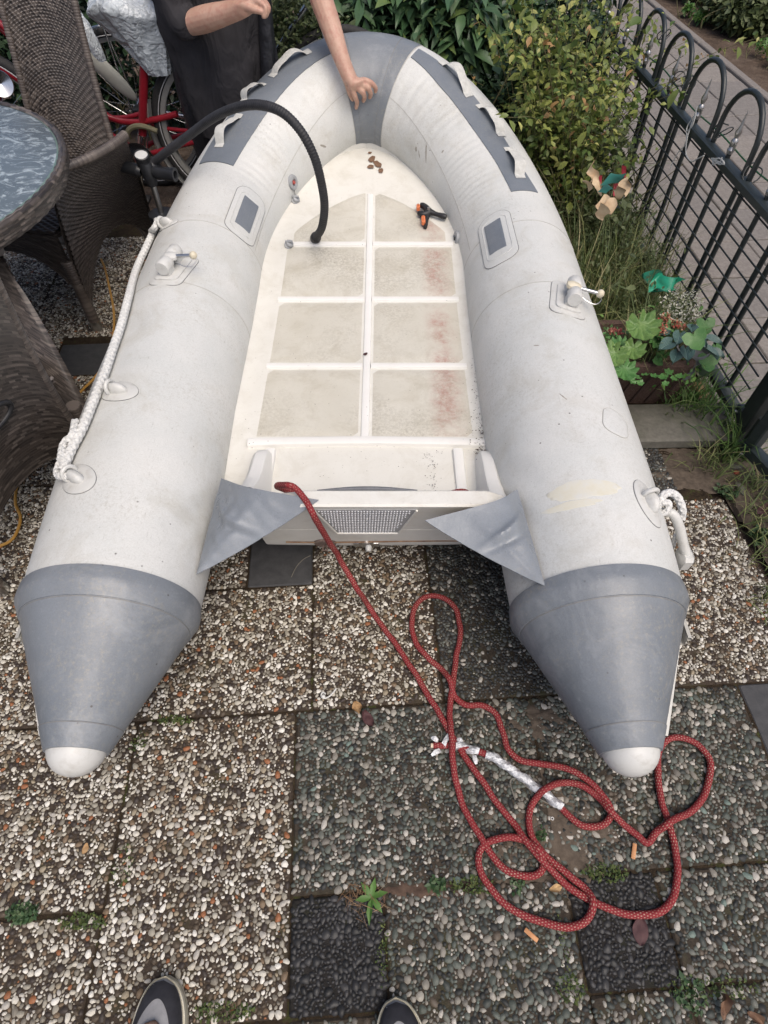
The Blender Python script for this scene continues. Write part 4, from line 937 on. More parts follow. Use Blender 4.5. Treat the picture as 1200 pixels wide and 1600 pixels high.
# ------------------------------------------------------------------ shoes of whoever holds the camera
def shoe(toe, heel_dir, W_, label):
    """toe point on the ground, direction toe->heel, width"""
    root = thing('sneaker', label, 'shoe', toe); d = nrm(np.array(heel_dir, float)); sx = np.array([-d[1], d[0], 0]); up = np.array([0, 0, 1.0]); Lh = .285
    q = np.linspace(0, 1, 40)
    w = W_ / 2 * np.where(q < .36, np.sqrt(np.clip(1 - ((.36 - q) / .36) ** 2.3, 0, 1)), 1 - .30 * np.sin(np.clip((q - .36) / .64, 0, 1) * np.pi * .62)) * np.where(q > .9, np.sqrt(np.clip(1 - ((q - .9) / .102) ** 2, 0, 1)), 1)
    cx = .012 * np.sin(q * 3.1)
    def outline(scale, z, inset=0.0): return [toe + d * (Lh * (a * (1 - 2 * inset / Lh) + inset / Lh)) + sx * (c + s_ * max(.0005, ww * scale - inset * .7)) + up * z for a, ww, c, s_ in [(a, ww, c, 1) for a, ww, c in zip(q, w, cx)] + [(a, ww, c, -1) for a, ww, c in zip(q[::-1], w[::-1], cx[::-1])]]
    def loft(levels, cap=True):
        n = 80; V = np.concatenate([np.array(outline(*l)) for l in levels]); F = grid_faces(len(levels), n, False, True).tolist()
        if cap: F.append(tuple(range((len(levels) - 1) * n, len(levels) * n)))
        return V, F
    sole = obj('sole', loft([(.97, .001), (1.0, .006), (1.0, .022), (.985, .030), (.93, .031), (.90, .027)]), mat('sole_rubber', (.42, .385, .28), .7, (.56, .53, .43), 35, .3, 200), root)
    obj('sole_stripe', loft([(1.002, .012), (1.012, .0145), (1.012, .0165), (1.002, .019)], False), mat('sole_stripe', (.30, .27, .19), .7, (.40, .36, .26), 60), sole)
    def top(u, v):   # u along, v -1..1 across
        ww = np.interp(u, q, w) * .90; c = np.interp(u, q, cx); hgt = .030 + np.interp(u, [0, .03, .1, .25, .45, .6, 1], [.001, .012, .026, .041, .065, .075, .07]) * np.sqrt(np.clip(1 - np.abs(v) ** 2.6, 0, 1))
        return toe + d * (Lh * u * .985 + .003) + sx * (c + v * ww) + up * hgt
    def sheet(u0, u1, fn_v, off, nu=26, nv=26):
        V = np.array([top(u, v) + up * off for u in np.linspace(u0, u1, nu) for v in np.linspace(*fn_v(u), nv)]); return V, grid_faces(nu, nv)
    obj('upper', sheet(.005, .98, lambda u: (-1, 1), 0, 60, 30), mat('upper_suede', (.22, .22, .225), .9, (.30, .30, .305), 40, .4, 900), root)
    # dark toe bumper: a band along the rim
    V = []
    nb = 60
    for k in range(nb):
        a = k / (nb - 1) * 2 - 1; sgn = 1 if a > 0 else -1; th = min(1, abs(a) / .55) * np.pi / 2; ex = max(0, abs(a) - .55) / .45
        u_o, v_o = .012 + .26 * (1 - math.cos(th)) + .24 * ex, sgn * min(1, math.sin(th) * 2.4)
        u_i, v_i = .31 - .205 * math.cos(th) + .20 * ex, sgn * .70 * math.sin(th)
        for f in np.linspace(0, 1, 7): V.append(top(u_o + (u_i - u_o) * f, v_o + (v_i - v_o) * f) + up * (.0022 - .001 * f))
    obj('toe_bumper', (np.array(V), grid_faces(nb, 7)), mat('bumper_black', (.018, .018, .022), .7, (.03, .03, .036), 60, .3, 600), root)
    V, F = [], []
    for i in range(4):
        for j in range(5 - i % 2):
            p = top(.27 + i * .045, -.34 + j * .17 + (i % 2) * .085) + up * .0008; a = np.arange(7) / 7 * 6.283; n = len(V)
            V += [p + d * math.cos(t) * .0018 + sx * math.sin(t) * .0018 for t in a] + [p + up * .0005]; F += [(n + k, n + (k + 1) % 7, n + 7) for k in range(7)]
    obj('vent_holes', (np.array(V), F), mat('hole_dark', (.02, .02, .02), .9), root)
    # brown lined collar and a flat dark sheet inside it
    ring = spline([top(.235 + .66 * (.5 - .5 * math.cos(t)), .56 * math.sin(t)) + up * (.002 + .012 * (1 - math.cos(t))) for t in np.linspace(0, 2 * np.pi, 14, endpoint=False)], 60, closed=True)
    obj('collar', tube(ring, .0085, 10, closed=True), mat('collar_brown', (.14, .085, .06), .85, (.22, .14, .105), 60, .4, 500), root)
    V = np.array([top(.275 + .58 * a, .42 * v * math.sin(math.pi * (.06 + .88 * a)) ** .5) + up * .0035 for a in np.linspace(0, 1, 20) for v in np.linspace(-1, 1, 9)])
    obj('shoe_opening', (V, grid_faces(20, 9)), mat('opening_dark', (.02, .018, .018), .9, (.04, .034, .03), 60), root)
    return root
t1 = at(263, 1524, .012); shoe(np.array([t1[0], t1[1], 0]), (-.08, -1, 0), .107, 'grey suede sneaker with black toe bumper, bottom left, its whole toe in view')
t2 = at(618, 1557, .012); shoe(np.array([t2[0], t2[1], 0]), (.03, -1, 0), .105, 'grey suede sneaker beside the black tile, only its black bumpered tip in view')

# ------------------------------------------------------------------ person leaning over the bow
M_SKIN = (lambda t: t.fin(t.mix(t.vramp(t.noise(55, 4, .65), .45, .68, 0, .6), t.ramp(t.noise(14, 5, .6), [(.3, (.40, .235, .17)), (.7, (.50, .325, .245))]), (.39, .17, .13)), .5, t.bump(t.noise(160, 5, .7), .35, .002)))(NT('skin'))
M_SHIRT = (lambda t: t.fin(t.ramp(t.noise(9, 4, .6), [(.3, (.026, .025, .028)), (.7, (.044, .042, .046))]), .92, t.bump(t.noise(900, 2), .3, .001, t.bump(t.noise(6, 3, .55, dist=1.2, stretch=(1.6, 1.6, .7)), .6, .05)), spec=.2))(NT('charcoal_cotton'))
M_TROUS = mat('black_shell_trousers', (.016, .017, .021), .38, (.026, .027, .033), 8, .4, 30, spec=.45, bd=.02)
def ph_(x, y, off):          # a point `off` above the tube skin on the line of sight of pixel x, y
    q = on_tube(x, y); return q + nrm(CC - q) * off * 1.25
BX, BY = -.74, 3.16
person = thing('person', 'person in charcoal shirt with one hand on the bow, head out of view', 'person', (BX, BY, 0))
pv = np.array([BX, BY, .86]); ch = np.array([BX + .12, BY - .10, 1.17]); nk = np.array([BX + .22, BY - .2, 1.42]); hd_ = np.array([BX + .28, BY - .30, 1.56])
shR = np.array([BX - .14, BY - .22, 1.33]); shL = np.array([BX + .42, BY - .06, 1.31])
elL = aty(497, -14, BY - .24); wrL = ph_(535, 96, .075)
elR = aty(284, 40, BY - .28); wrR = aty(376, 14, BY - .42)
hipL, hipR = pv + [.10, 0, -.06], pv + [-.10, 0, -.06]
kL, kR = np.array([BX + .14, BY - .06, .48]), np.array([BX - .12, BY - .04, .48]); aL, aR = np.array([BX + .16, BY + .02, .09]), np.array([BX - .13, BY + .03, .09])
vs_ = [pv, (pv + ch) / 2, ch, nk, (nk + hd_) / 2, hd_, hd_ + [.01, -.02, .09], shL, elL, (elL + wrL) / 2 + [.0, 0, .006], wrL, shR, elR, (elR + wrR) / 2, wrR, hipL, kL, aL, hipR, kR, aR]
es_ = [(0, 1), (1, 2), (2, 3), (3, 4), (4, 5), (5, 6), (2, 7), (7, 8), (8, 9), (9, 10), (2, 11), (11, 12), (12, 13), (13, 14), (0, 15), (15, 16), (16, 17), (0, 18), (18, 19), (19, 20)]
rs_ = [.15, .14, .155, .065, .06, .09, .085, .07, .049, .044, .033, .07, .049, .045, .032, .095, .062, .042, .095, .062, .042]
# hands: a palm and five bent fingers, each a chain rooted in the palm, in the same skin
def hand_chain(wrist, tip_dir, palm_n, base_i, spread=1.0, curl=.6, size=.175):
    global vs_, es_, rs_
    f = nrm(tip_dir); nrm_ = nrm(np.asarray(palm_n) - f * np.dot(palm_n, f)); sx = np.cross(f, nrm_)
    pc = wrist + f * size * .30; i0 = len(vs_)
    vs_.append(pc); rs_.append((.036, .020)); es_.append((base_i, i0))
    for k, (off, ln) in enumerate(((-.030, .84), (-.010, .94), (.010, .90), (.029, .72))):
        b = wrist + f * size * .52 + sx * off; a = wrist + f * size * .54 + sx * off * spread * 1.12
        c1 = curl * (.9 + .15 * k)
        j1 = a + (f * math.cos(c1 * .5) + nrm_ * math.sin(c1 * .5)) * size * .22 * ln + sx * off * .28
        j2 = j1 + (f * math.cos(c1 * 1.2) + nrm_ * math.sin(c1 * 1.2)) * size * .16 * ln
        j3 = j2 + (f * math.cos(c1 * 1.7) + nrm_ * math.sin(c1 * 1.7)) * size * .12 * ln
        n = len(vs_); vs_ += [b, j1, j2, j3]; rs_ += [.0122, .0096, .0087, .0072]; es_ += [(i0, n), (n, n + 1), (n + 1, n + 2), (n + 2, n + 3)]
    n = len(vs_); t0 = wrist + f * size * .22 - sx * .030 + nrm_ * .006; t1 = t0 + (f * .88 - sx * .30 + nrm_ * .40) * size * .25; t2 = t1 + (f * .9 + sx * .12 + nrm_ * .45) * size * .19
    vs_ += [t0, t1, t2]; rs_ += [.0145, .0115, .0085]; es_ += [(i0, n), (n, n + 1), (n + 1, n + 2)]
n = len(vs_); vs_ += [ph_(546, 118, .068), ph_(555, 134, .060)]; rs_ += [(.036, .024), (.036, .021)]; es_ += [(10, n), (n, n + 1)]
for ch_ in (((550, 140, .060), (555, 151, .054), (558, 160, .034), (556, 170, .010)), ((559, 138, .062), (568, 145, .057), (571, 153, .034), (567, 159, .012)), ((566, 132, .060), (576, 138, .052), (580, 147, .030), (577, 154, .010)), ((569, 125, .055), (581, 130, .046), (588, 138, .026), (586, 145, .010))):
    k = len(vs_); vs_ += [ph_(*q) for q in ch_]; rs_ += [.0135, .0112, .0100, .0082]; es_ += [(n + 1, k), (k, k + 1), (k + 1, k + 2), (k + 2, k + 3)]
k = len(vs_); vs_ += [ph_(543, 128, .048), ph_(547, 145, .034), ph_(552, 158, .014)]; rs_ += [.0165, .0130, .0098]; es_ += [(n, k), (k, k + 1), (k + 1, k + 2)]
hand_chain(wrR, np.array([.8, -.1, .25]), np.array([.25, -.2, -.8]), 14, .9, 1.9, .165)
body = obj('body', skinmesh(vs_, es_, rs_, 2, .0031), M_SKIN, person)
# hair cap
V, F = ellipsoid(hd_ + [.0, .02, .075], (.098, .11, .085), None, 20, 12); obj('hair', (V, F), mat('grey_hair', (.12, .11, .1), .8, (.25, .24, .22), 90, .6, 300), person)
# shirt: torso and sleeves grown over the body, long hanging hem
rs2 = [(pv + [0, 0, .02], .185), ((pv + ch) / 2, .18), (ch, .185), (nk - [.02, 0, .06], .095), (shL, .098), ((shL * .30 + elL * .70), .066), (shR, .098), (elR, .074), (elR + (wrR - elR) * .26, .070)]
obj('shirt', skinmesh([a for a, _ in rs2], [(0, 1), (1, 2), (2, 3), (2, 4), (4, 5), (2, 6), (6, 7), (7, 8)], [b for _, b in rs2], 2), M_SHIRT, person)
V = []
n = 56; lv = 26
for i in range(lv):
    f = i / (lv - 1); z = 1.0 - .60 * f; rx, ry = .235 - .06 * f ** 2, .165 + .02 * f
    cxx = BX + .045 * (1 - f) - .012 + .05 * f ** 2; cyy = BY - .05 * (1 - f) - .03
    for k in range(n):
        a = k / n * 2 * np.pi; w = 1 + (.02 + .06 * f) * math.sin(5 * a + 1.6 * math.sin(f * 3)) + .045 * f * math.sin(9 * a + 2 + 2.2 * f) + .035 * math.exp(-((f - .30 - .12 * math.sin(a * 2)) / .05) ** 2) - .03 * math.exp(-((f - .52 + .15 * math.sin(a + 1)) / .05) ** 2) + .018 * vnoise(np.array([[math.cos(a) * 2, math.sin(a) * 2, z * 6]]), 8)[0]
        V.append((cxx + rx * w * math.cos(a), cyy + ry * w * math.sin(a), z + .03 * math.sin(a) * f))
obj('shirt_hem', (np.array(V), grid_faces(lv, n, False, True)), M_SHIRT, person)
M_CUFF = mat('cuff_grey', (.42, .42, .43), .9, (.5, .5, .51), 60)
for sh, el_, fr, r0 in ((shL, elL, .715, .060),):
    a = sh * (1 - fr) + el_ * fr; d = nrm(el_ - sh)
    obj('sleeve_cuff', lathe([(r0 - .006, -.004), (r0, -.004), (r0 + .001, 0), (r0, .004), (r0 - .006, .004)], a, d, 28), M_CUFF, person)
    obj('sleeve_cuff', lathe([(r0 - .004, -.018), (r0 + .003, -.018), (r0 + .003, -.013), (r0 - .004, -.013)], a, d, 28), M_CUFF, person)
tv = [pv, hipL + [.02, 0, 0], kL, aL + [0, 0, .02], hipR, kR, aR + [0, 0, .02]]
obj('trousers', skinmesh(tv, [(0, 1), (1, 2), (2, 3), (0, 4), (4, 5), (5, 6)], [.16, .125, .098, .075, .125, .098, .075], 2), M_TROUS, person)
# loose black jacket panel hanging at the person's side
V = []
for i in range(14):
    for k in range(10):
        f = i / 13; g_ = k / 9; V.append((BX + .205 + .085 * g_ + .012 * math.sin(9 * g_ + 4 * f), BY - .13 + .035 * math.sin(6 * g_ + 3 * f), .96 - .40 * f - .04 * g_))
obj('jacket_panel', (np.array(V), grid_faces(14, 10)), M_TROUS, person)
for aa in (aL, aR):
    obj('shoe', join(ellipsoid(aa + [0, -.07, -.045], (.048, .135, .045), None, 16, 10), ellipsoid(aa + [0, -.01, -.02], (.044, .06, .06), None, 16, 10)), M_BLACKP, person)

# ------------------------------------------------------------------ bicycles
M_RED = mat('red_frame_paint', (.20, .008, .016), .3, (.26, .014, .024), 30, spec=.5)
M_CHROME = mat('chrome', (.55, .55, .55), .18, (.65, .65, .65), 40, metal=1.0)
M_TYRE = mat('tyre', (.014, .014, .015), .75, (.03, .029, .028), 60, .4, 300)
M_RIM = mat('rim_alloy', (.42, .42, .41), .35, (.52, .52, .5), 50, metal=.6)
M_GUARD = mat('mudguard_grey', (.30, .30, .28), .4, (.38, .38, .36), 30)
def wheel(par, c, axd, r=.345, tw=.021, guard=None):
    axd = nrm(axd); w = thing('wheel', None, None, np.array(c) - org(par)); w.parent = par
    a = np.linspace(0, 2 * np.pi, 64, endpoint=False); u = nrm(np.cross(axd, [0, 0, 1])); v = np.cross(axd, u)
    circ = lambda R, o=0: np.array(c) + R * (np.cos(a)[:, None] * u + np.sin(a)[:, None] * v) + axd * o
    obj('tyre', tube(circ(r - tw), tw, 12, closed=True), M_TYRE, w)
    obj('tyre_stripe', join(tube(circ(r - tw * 1.5, tw * .90), .0022, 6, closed=True), tube(circ(r - tw * 1.5, -tw * .90), .0022, 6, closed=True)), M_CUFF, w)
    obj('rim', join(*[lathe([(r - .062, -.011), (r - .040, -.013), (r - .040, .013), (r - .062, .011)], c, axd, 64)]), M_RIM, w)
    obj('hub', lathe([(.0005, -.05), (.007, -.05), (.007, -.04), (.026, -.036), (.026, -.03), (.016, -.025), (.016, .025), (.026, .03), (.026, .036), (.007, .04), (.007, .05), (.0005, .05)], c, axd, 20), M_CHROME, w)
    for k in range(28):
        t = k / 28 * 2 * np.pi; s_ = 1 if k % 2 else -1; t2 = t + (.9 if (k // 2) % 2 else -.9)
        obj('spoke', rod(np.array(c) + .024 * (math.cos(t2) * u + math.sin(t2) * v) + axd * .033 * s_, np.array(c) + (r - .06) * (math.cos(t) * u + math.sin(t) * v), .0011, 5), M_CHROME, w)
    return w
def mudguard(par, c, axd, r, a0, a1, m, wd=.028):
    axd = nrm(axd); u = nrm(np.cross(axd, [0, 0, 1])); v = np.cross(axd, u); V = []
    for t in np.linspace(a0, a1, 40):
        d = math.cos(t) * u + math.sin(t) * v
        for k in np.linspace(-1, 1, 9): V.append(np.array(c) + d * (r + .012 - .016 * k * k) + axd * wd * k)
    V = np.array(V); n = len(V); F = grid_faces(40, 9).tolist(); F += [tuple(i + n for i in f[::-1]) for f in F]
    V = np.concatenate([V, V - 0.0 * V]); V[n:] += np.array([0, 0, -.0015])
    return obj('mudguard', (V, F), m, par)
Yb = 3.12
bb = aty(222, 243, Yb); rb = thing('red_bicycle', 'red step through bicycle with plastic over its saddle, standing behind the pump', 'bicycle', (bb[0], Yb, 0))
def bp_(x, y, dy=0.0): return aty(x, y, Yb + dy)
rear = np.array([bb[0] + .44, Yb + .02, .345]); front = np.array([bb[0] - .66, Yb, .345])
top_st = bp_(226, 60); hdp = np.array([bb[0] - .47, Yb, .80]); hdl = np.array([bb[0] - .52, Yb, .62])
obj('seat_tube', rod(bb, top_st, .019, 16), M_RED, rb)
obj('top_tube', tube(spline([hdp, bp_(150, 166), bp_(178, 186), bp_(212, 191), bp_(245, 186), bp_(277, 178)], 40), .0135, 12), M_RED, rb)
obj('top_tube', tube(spline([hdp + [0, .03, -.05], bp_(150, 176, .03), bp_(180, 184, .03), bp_(208, 181, .03), bp_(223, 176, .03)], 30), .010, 10), M_RED, rb)
obj('down_tube', tube([hdl, (hdl + bb) / 2 + [0, 0, -.01], bb], .021, 14), M_RED, rb)
obj('chain_stay', tube(spline([bb, bp_(250, 236), bp_(277, 228), rear + [0, -.06, 0]], 20), .012, 10), M_RED, rb)
obj('chain_stay', tube(spline([bb + [0, .06, 0], bp_(246, 220, .06), rear + [0, .06, 0]], 20), .011, 10), M_RED, rb)
obj('seat_stay', tube(spline([bp_(226, 185), bp_(255, 200, .02), rear + [0, -.06, .01]], 20), .009, 10), M_RED, rb)
obj('head_tube', rod(hdl, hdp, .022, 14), M_RED, rb)
obj('fork', join(rod(hdl, front + [0, -.05, 0], .012, 10), rod(hdl, front + [0, .05, 0], .012, 10)), M_RED, rb)
obj('clamp_band', lathe([(.0195, -.03), (.0245, -.028), (.0245, .028), (.0195, .03)], bp_(223, 220), top_st - bb, 18), M_CHROME, rb)
obj('bottom_bracket', lathe([(.0005, -.045), (.026, -.045), (.026, .045), (.0005, .045)], bb, (0, 1, 0), 20), M_RED, rb)
obj('chainring', lathe([(.03, -.06), (.075, -.06), (.08, -.058), (.075, -.056), (.03, -.056)], bb, (0, 1, 0), 32), M_CHROME, rb)
obj('crank', join(rod(bb + [0, -.06, 0], bb + [-.03, -.075, -.16], .009, 8), rod(bb + [0, .06, 0], bb + [.03, .075, .16], .009, 8)), M_CHROME, rb)
for sg in (-1, 1): obj('pedal', box(bb + np.array([.03 * sg, .115 * sg, .16 * sg]), (.09, .07, .022), None, .005), M_BLACKP, rb)
cg = np.array([[bb[0] + .17 + .23 * math.cos(t), Yb - .04, .30 + .13 * math.sin(t)] for t in np.linspace(.3, 2.9, 14)])
obj('chain_guard', tube(spline([bp_(195, 214, -.03), bp_(205, 200, -.03), bp_(222, 197, -.03), bp_(246, 205, -.03)], 20), [.012] * 20, 8), mat('guard_olive', (.13, .12, .07), .5, (.19, .175, .11), 20), rb)
wheel(rb, rear, (0, 1, 0.0), .345, .022); wheel(rb, front, (0, 1, 0.0), .345, .022)
mudguard(rb, rear, (.0, 1, 0), .36, R_(-10), R_(200), M_GUARD); mudguard(rb, front, (0, 1, 0), .36, R_(30), R_(200), M_GUARD)
obj('lock_ring', tube(np.array([bp_(229, 73, -.04) + .040 * np.array([math.cos(t), .25 * math.sin(t), math.sin(t)]) for t in np.linspace(0, 6.283, 28, endpoint=False)]), .0048, 8, closed=True), M_STEEL, rb)
hl = obj('headlight', lathe([(.0005, -.06), (.03, -.055), (.045, -.03), (.05, .01), (.048, .014), (.0005, .004)], aty(2, 131, Yb - .12), nrm([.3, -.9, .3]), 28), M_CHROME, rb)
obj('handlebar', tube(spline([hdp + [.10, -.28, .14], hdp + [.02, -.22, .17], hdp + [-.06, -.08, .14], hdp + [-.06, .08, .14], hdp + [.02, .22, .17], hdp + [.10, .28, .14]], 30), .011, 10), M_CHROME, rb)
sad = obj('saddle', ellipsoid(top_st + [.02, 0, .10], (.14, .085, .04), None, 20, 12), M_BLACKP, rb)
obj('seat_post', rod(top_st, top_st + [.01, 0, .09], .0125, 10), M_CHROME, rb)
# plastic bag pulled over the saddle
def crumple(c, r, seed, amp, nu=60, nv=40, squash=None):
    V, F = ellipsoid((0, 0, 0), r, None, nu, nv)
    n = nrm(V); k = vnoise(n * 1.6, seed) * .6 + np.abs(vnoise(n * np.array([2.6, 2.6, 1.2]), seed + 1)) * .9 + np.abs(vnoise(n * np.array([5, 5, 2.0]), seed + 2)) * .4
    V = V * (1 + amp * (k[:, None] - .6))
    if squash is not None: V = squash(V)
    return V + np.asarray(c), F
M_BAG = (lambda t: t.fin(t.ramp(t.noise(7, 5, .6), [(.3, (.48, .54, .58)), (.7, (.64, .68, .71))]), .26, t.bump(t.math('SUBTRACT', 1.0, t.voro(9, 'DISTANCE_TO_EDGE', t.mix(.35, t.co(), t.new('TexNoise').outputs[1])).outputs['Distance']), .45, .03, t.bump(t.noise(14, 3, .5, dist=1.5), .45, .03)), spec=.6))(NT('bluish_plastic_film'))
bc = top_st + np.array([-.015, -.01, .10])
def droop(V):
    V = V.copy(); low = np.clip(-V[:, 2] / .12, 0, 1.6); V[:, 0] *= 1 - .30 * low; V[:, 2] -= .045 * low * (V[:, 0] > -.02); return V
pbag = thing('plastic_bag', 'crumpled pale blue plastic bag pulled over the bicycle saddle', 'plastic bag', bc)
V = []
for i in range(30):
    f = i / 29; z = .075 - .30 * f ** 1.15; k0 = math.sin(min(1, f * 3.2) * math.pi / 2) ** .6 * (1 - .74 * max(0, (f - .30) / .70) ** .85)
    for j in range(84):
        a = j / 84 * 2 * np.pi; fold = 1 + (.03 + .13 * f) * math.sin(7 * a + 1.3 * math.sin(2 * a) + 2 * f) + .06 * math.sin(13 * a + 5 * f) * f + .035 * abs(math.sin(4 * a + 9 * f)) + .03 * vnoise(np.array([[math.cos(a) * 3, math.sin(a) * 3, z * 22]]), 41)[0]
        V.append(bc + np.array([.172 * k0 * fold * math.cos(a) + .045 * f - .03 * (1 - f), .115 * k0 * fold * math.sin(a), z + .018 * math.sin(3 * a + 1) * (1 - f)]))
obj('film', (np.array(V), grid_faces(30, 84, False, True)[:, ::-1]), M_BAG, pbag)
pb2 = thing('rain_cover', 'pale blue plastic strip hanging beside the tall wicker backrest', 'plastic cover', aty(133, 45, 3.3))
obj('film', crumple(aty(133, 48, 3.3), (.035, .03, .16), 45, .22, squash=lambda V: V @ np.array([[1, 0, 0], [0, 1, 0], [-.30, 0, 1]])), M_BAG, pb2)
# second bicycle behind: rear wheel, mudguard, carrier
rc2 = aty(214, 176, 3.42); sb = thing('silver_bicycle', 'silver bicycle with rear luggage carrier standing behind the red one', 'bicycle', (rc2[0], 3.42, 0))
wheel(sb, rc2, (0, 1, 0), .36, .024); mudguard(sb, rc2, (0, 1, 0), .375, R_(-5), R_(180), M_GUARD, .03)
def b2(x, y, dy=0.0): return aty(x, y, 3.42 + dy)
for dy in (-.06, .06):
    obj('carrier_rail', tube(spline([b2(143, 44, dy), b2(170, 37, dy), b2(215, 27, dy), b2(250, 20, dy)], 16), .006, 8), M_CHROME, sb)
    obj('carrier_stay', rod(b2(161, 40, dy), rc2 + [0, dy, 0], .0045, 8), M_CHROME, sb)
    obj('carrier_stay', rod(b2(190, 36, dy), b2(222, 58, dy), .0045, 8), M_CHROME, sb)
obj('carrier_rack', join(rod(b2(150, 43, -.06), b2(150, 43, .06), .005, 6), rod(b2(190, 34, -.06), b2(190, 34, .06), .005, 6), rod(b2(225, 26, -.06), b2(225, 26, .06), .005, 6)), M_CHROME, sb)
obj('frame_tube', join(rod(rc2 + [0, .07, 0], rc2 + [.45, .0, -.06], .011, 10), rod(rc2 + [.45, 0, -.06], rc2 + [.28, 0, .5], .015, 12), rod(rc2 + [.28, 0, .42], rc2 + [.95, 0, .5], .015, 12), rod(rc2 + [.45, 0, -.06], rc2 + [.92, 0, .42], .016, 12), rod(rc2 + [0, -.07, 0], rc2 + [.3, 0, .40], .009, 10)), M_CHROME, sb)
wheel(sb, rc2 + [1.07, 0, 0], (0, 1, 0), .36, .024); obj('fork', join(rod(rc2 + [.93, 0, .55], rc2 + [1.07, -.05, 0], .011, 8), rod(rc2 + [.93, 0, .55], rc2 + [1.07, .05, 0], .011, 8)), M_CHROME, sb)
obj('saddle', ellipsoid(rc2 + [.26, 0, .58], (.13, .075, .04), None, 18, 10), M_BLACKP, sb)
obj('rack_flap', crumple(b2(160, 105, -.12), (.05, .02, .14), 47, .06, 24, 20, squash=lambda V: V @ np.array([[1, 0, 0], [0, 1, 0], [-.8, 0, 1]])), mat('flap_cream', (.36, .36, .31), .4, (.44, .44, .39), 20), sb)

# ------------------------------------------------------------------ wicker table and chairs
def wmat(name, a, b, c):
    t = NT(name); s = t.new('SeparateXYZ'); t.l(t.co('UV'), s.inputs[0])
    wn_ = t.new('TexWhiteNoise', noise_dimensions='2D'); cb = t.new('CombineXYZ'); t.l(t.math('FLOOR', s.outputs[0]), cb.inputs[0]); t.l(t.math('FLOOR', s.outputs[1]), cb.inputs[1]); t.l(cb.outputs[0], wn_.inputs[0])
    col = t.ramp(wn_.outputs[0], [(0, a), (.55, b), (1, c)])
    col = t.mix(t.vramp(t.noise(6, 4, .6), .4, .7, 0, .35), col, (.05, .045, .042))
    return t.fin(col, .42, t.bump(t.noise(600, 2), .2, .0006), spec=.5)
M_WICK = wmat('brown_wicker', (.020, .016, .014), (.055, .044, .037), (.15, .125, .107))
def wicker(fn, nrow, ncell, flip=False, amp=.0052, both=True, thick=.012):
    """woven sheet over fn(u, v) -> point, u,v in 0..1; real over-and-under relief"""
    su, sv = 4, 3
    u = np.linspace(0, 1, ncell * su + 1); v = np.linspace(0, 1, nrow * sv + 1)
    U, Vv = np.meshgrid(u, v, indexing='ij'); P = fn(U, Vv)
    e = 1e-3; du = fn(np.clip(U + e, 0, 1), Vv) - fn(np.clip(U - e, 0, 1), Vv); dv = fn(U, np.clip(Vv + e, 0, 1)) - fn(U, np.clip(Vv - e, 0, 1))
    N = nrm(np.cross(du, dv)) * (-1 if flip else 1)
    fr = (Vv * nrow) % 1.0; row = np.floor(Vv * nrow + 1e-6); prof = np.sqrt(np.clip(1 - (2 * fr - 1) ** 2, 0, 1)); prof[:, ::sv] = 0
    over = .5 + .5 * np.cos(2 * np.pi * (U * ncell / 2 + .5 * (row % 2)))
    Q = P + N * (amp * (prof * (.25 + .95 * over)))[..., None]
    uv = np.stack([U * ncell * .5 + .5 * (row % 2) + .25 + row * 13, row + 0 * U], -1).reshape(-1, 2)
    F = grid_faces(len(u), len(v)); F = F[:, ::-1] if flip else F
    if both:
        n = Q.shape[0] * Q.shape[1]; Q2 = P - N * thick
        return np.concatenate([Q.reshape(-1, 3), Q2.reshape(-1, 3)]), np.concatenate([F, F[:, ::-1] + n]), np.concatenate([uv, uv])
    return Q.reshape(-1, 3), F, uv
def blerp(a, b, c, d): # corners (u0v0, u1v0, u0v1, u1v1)
    a, b, c, d = (np.asarray(k, float) for k in (a, b, c, d))
    return lambda U, V: a * ((1 - U) * (1 - V))[..., None] + b * (U * (1 - V))[..., None] + c * ((1 - U) * V)[..., None] + d * (U * V)[..., None]
M_COIL = wmat('wicker_coil', (.06, .047, .04), (.095, .077, .066), (.14, .117, .10))
def coil(P, r, pitch=.009, seg=12): 
    P = spline(P, step=pitch / 3); V, F, uv = tube(P, r, seg, disp=lambda a, L: .0022 * np.abs(np.sin(L * np.pi / pitch)) + 0 * a)
    return V, F, np.stack([uv[:, 0] * 2, uv[:, 1] / pitch], 1)
def coilmat_tube(P, r): return coil(P, r)
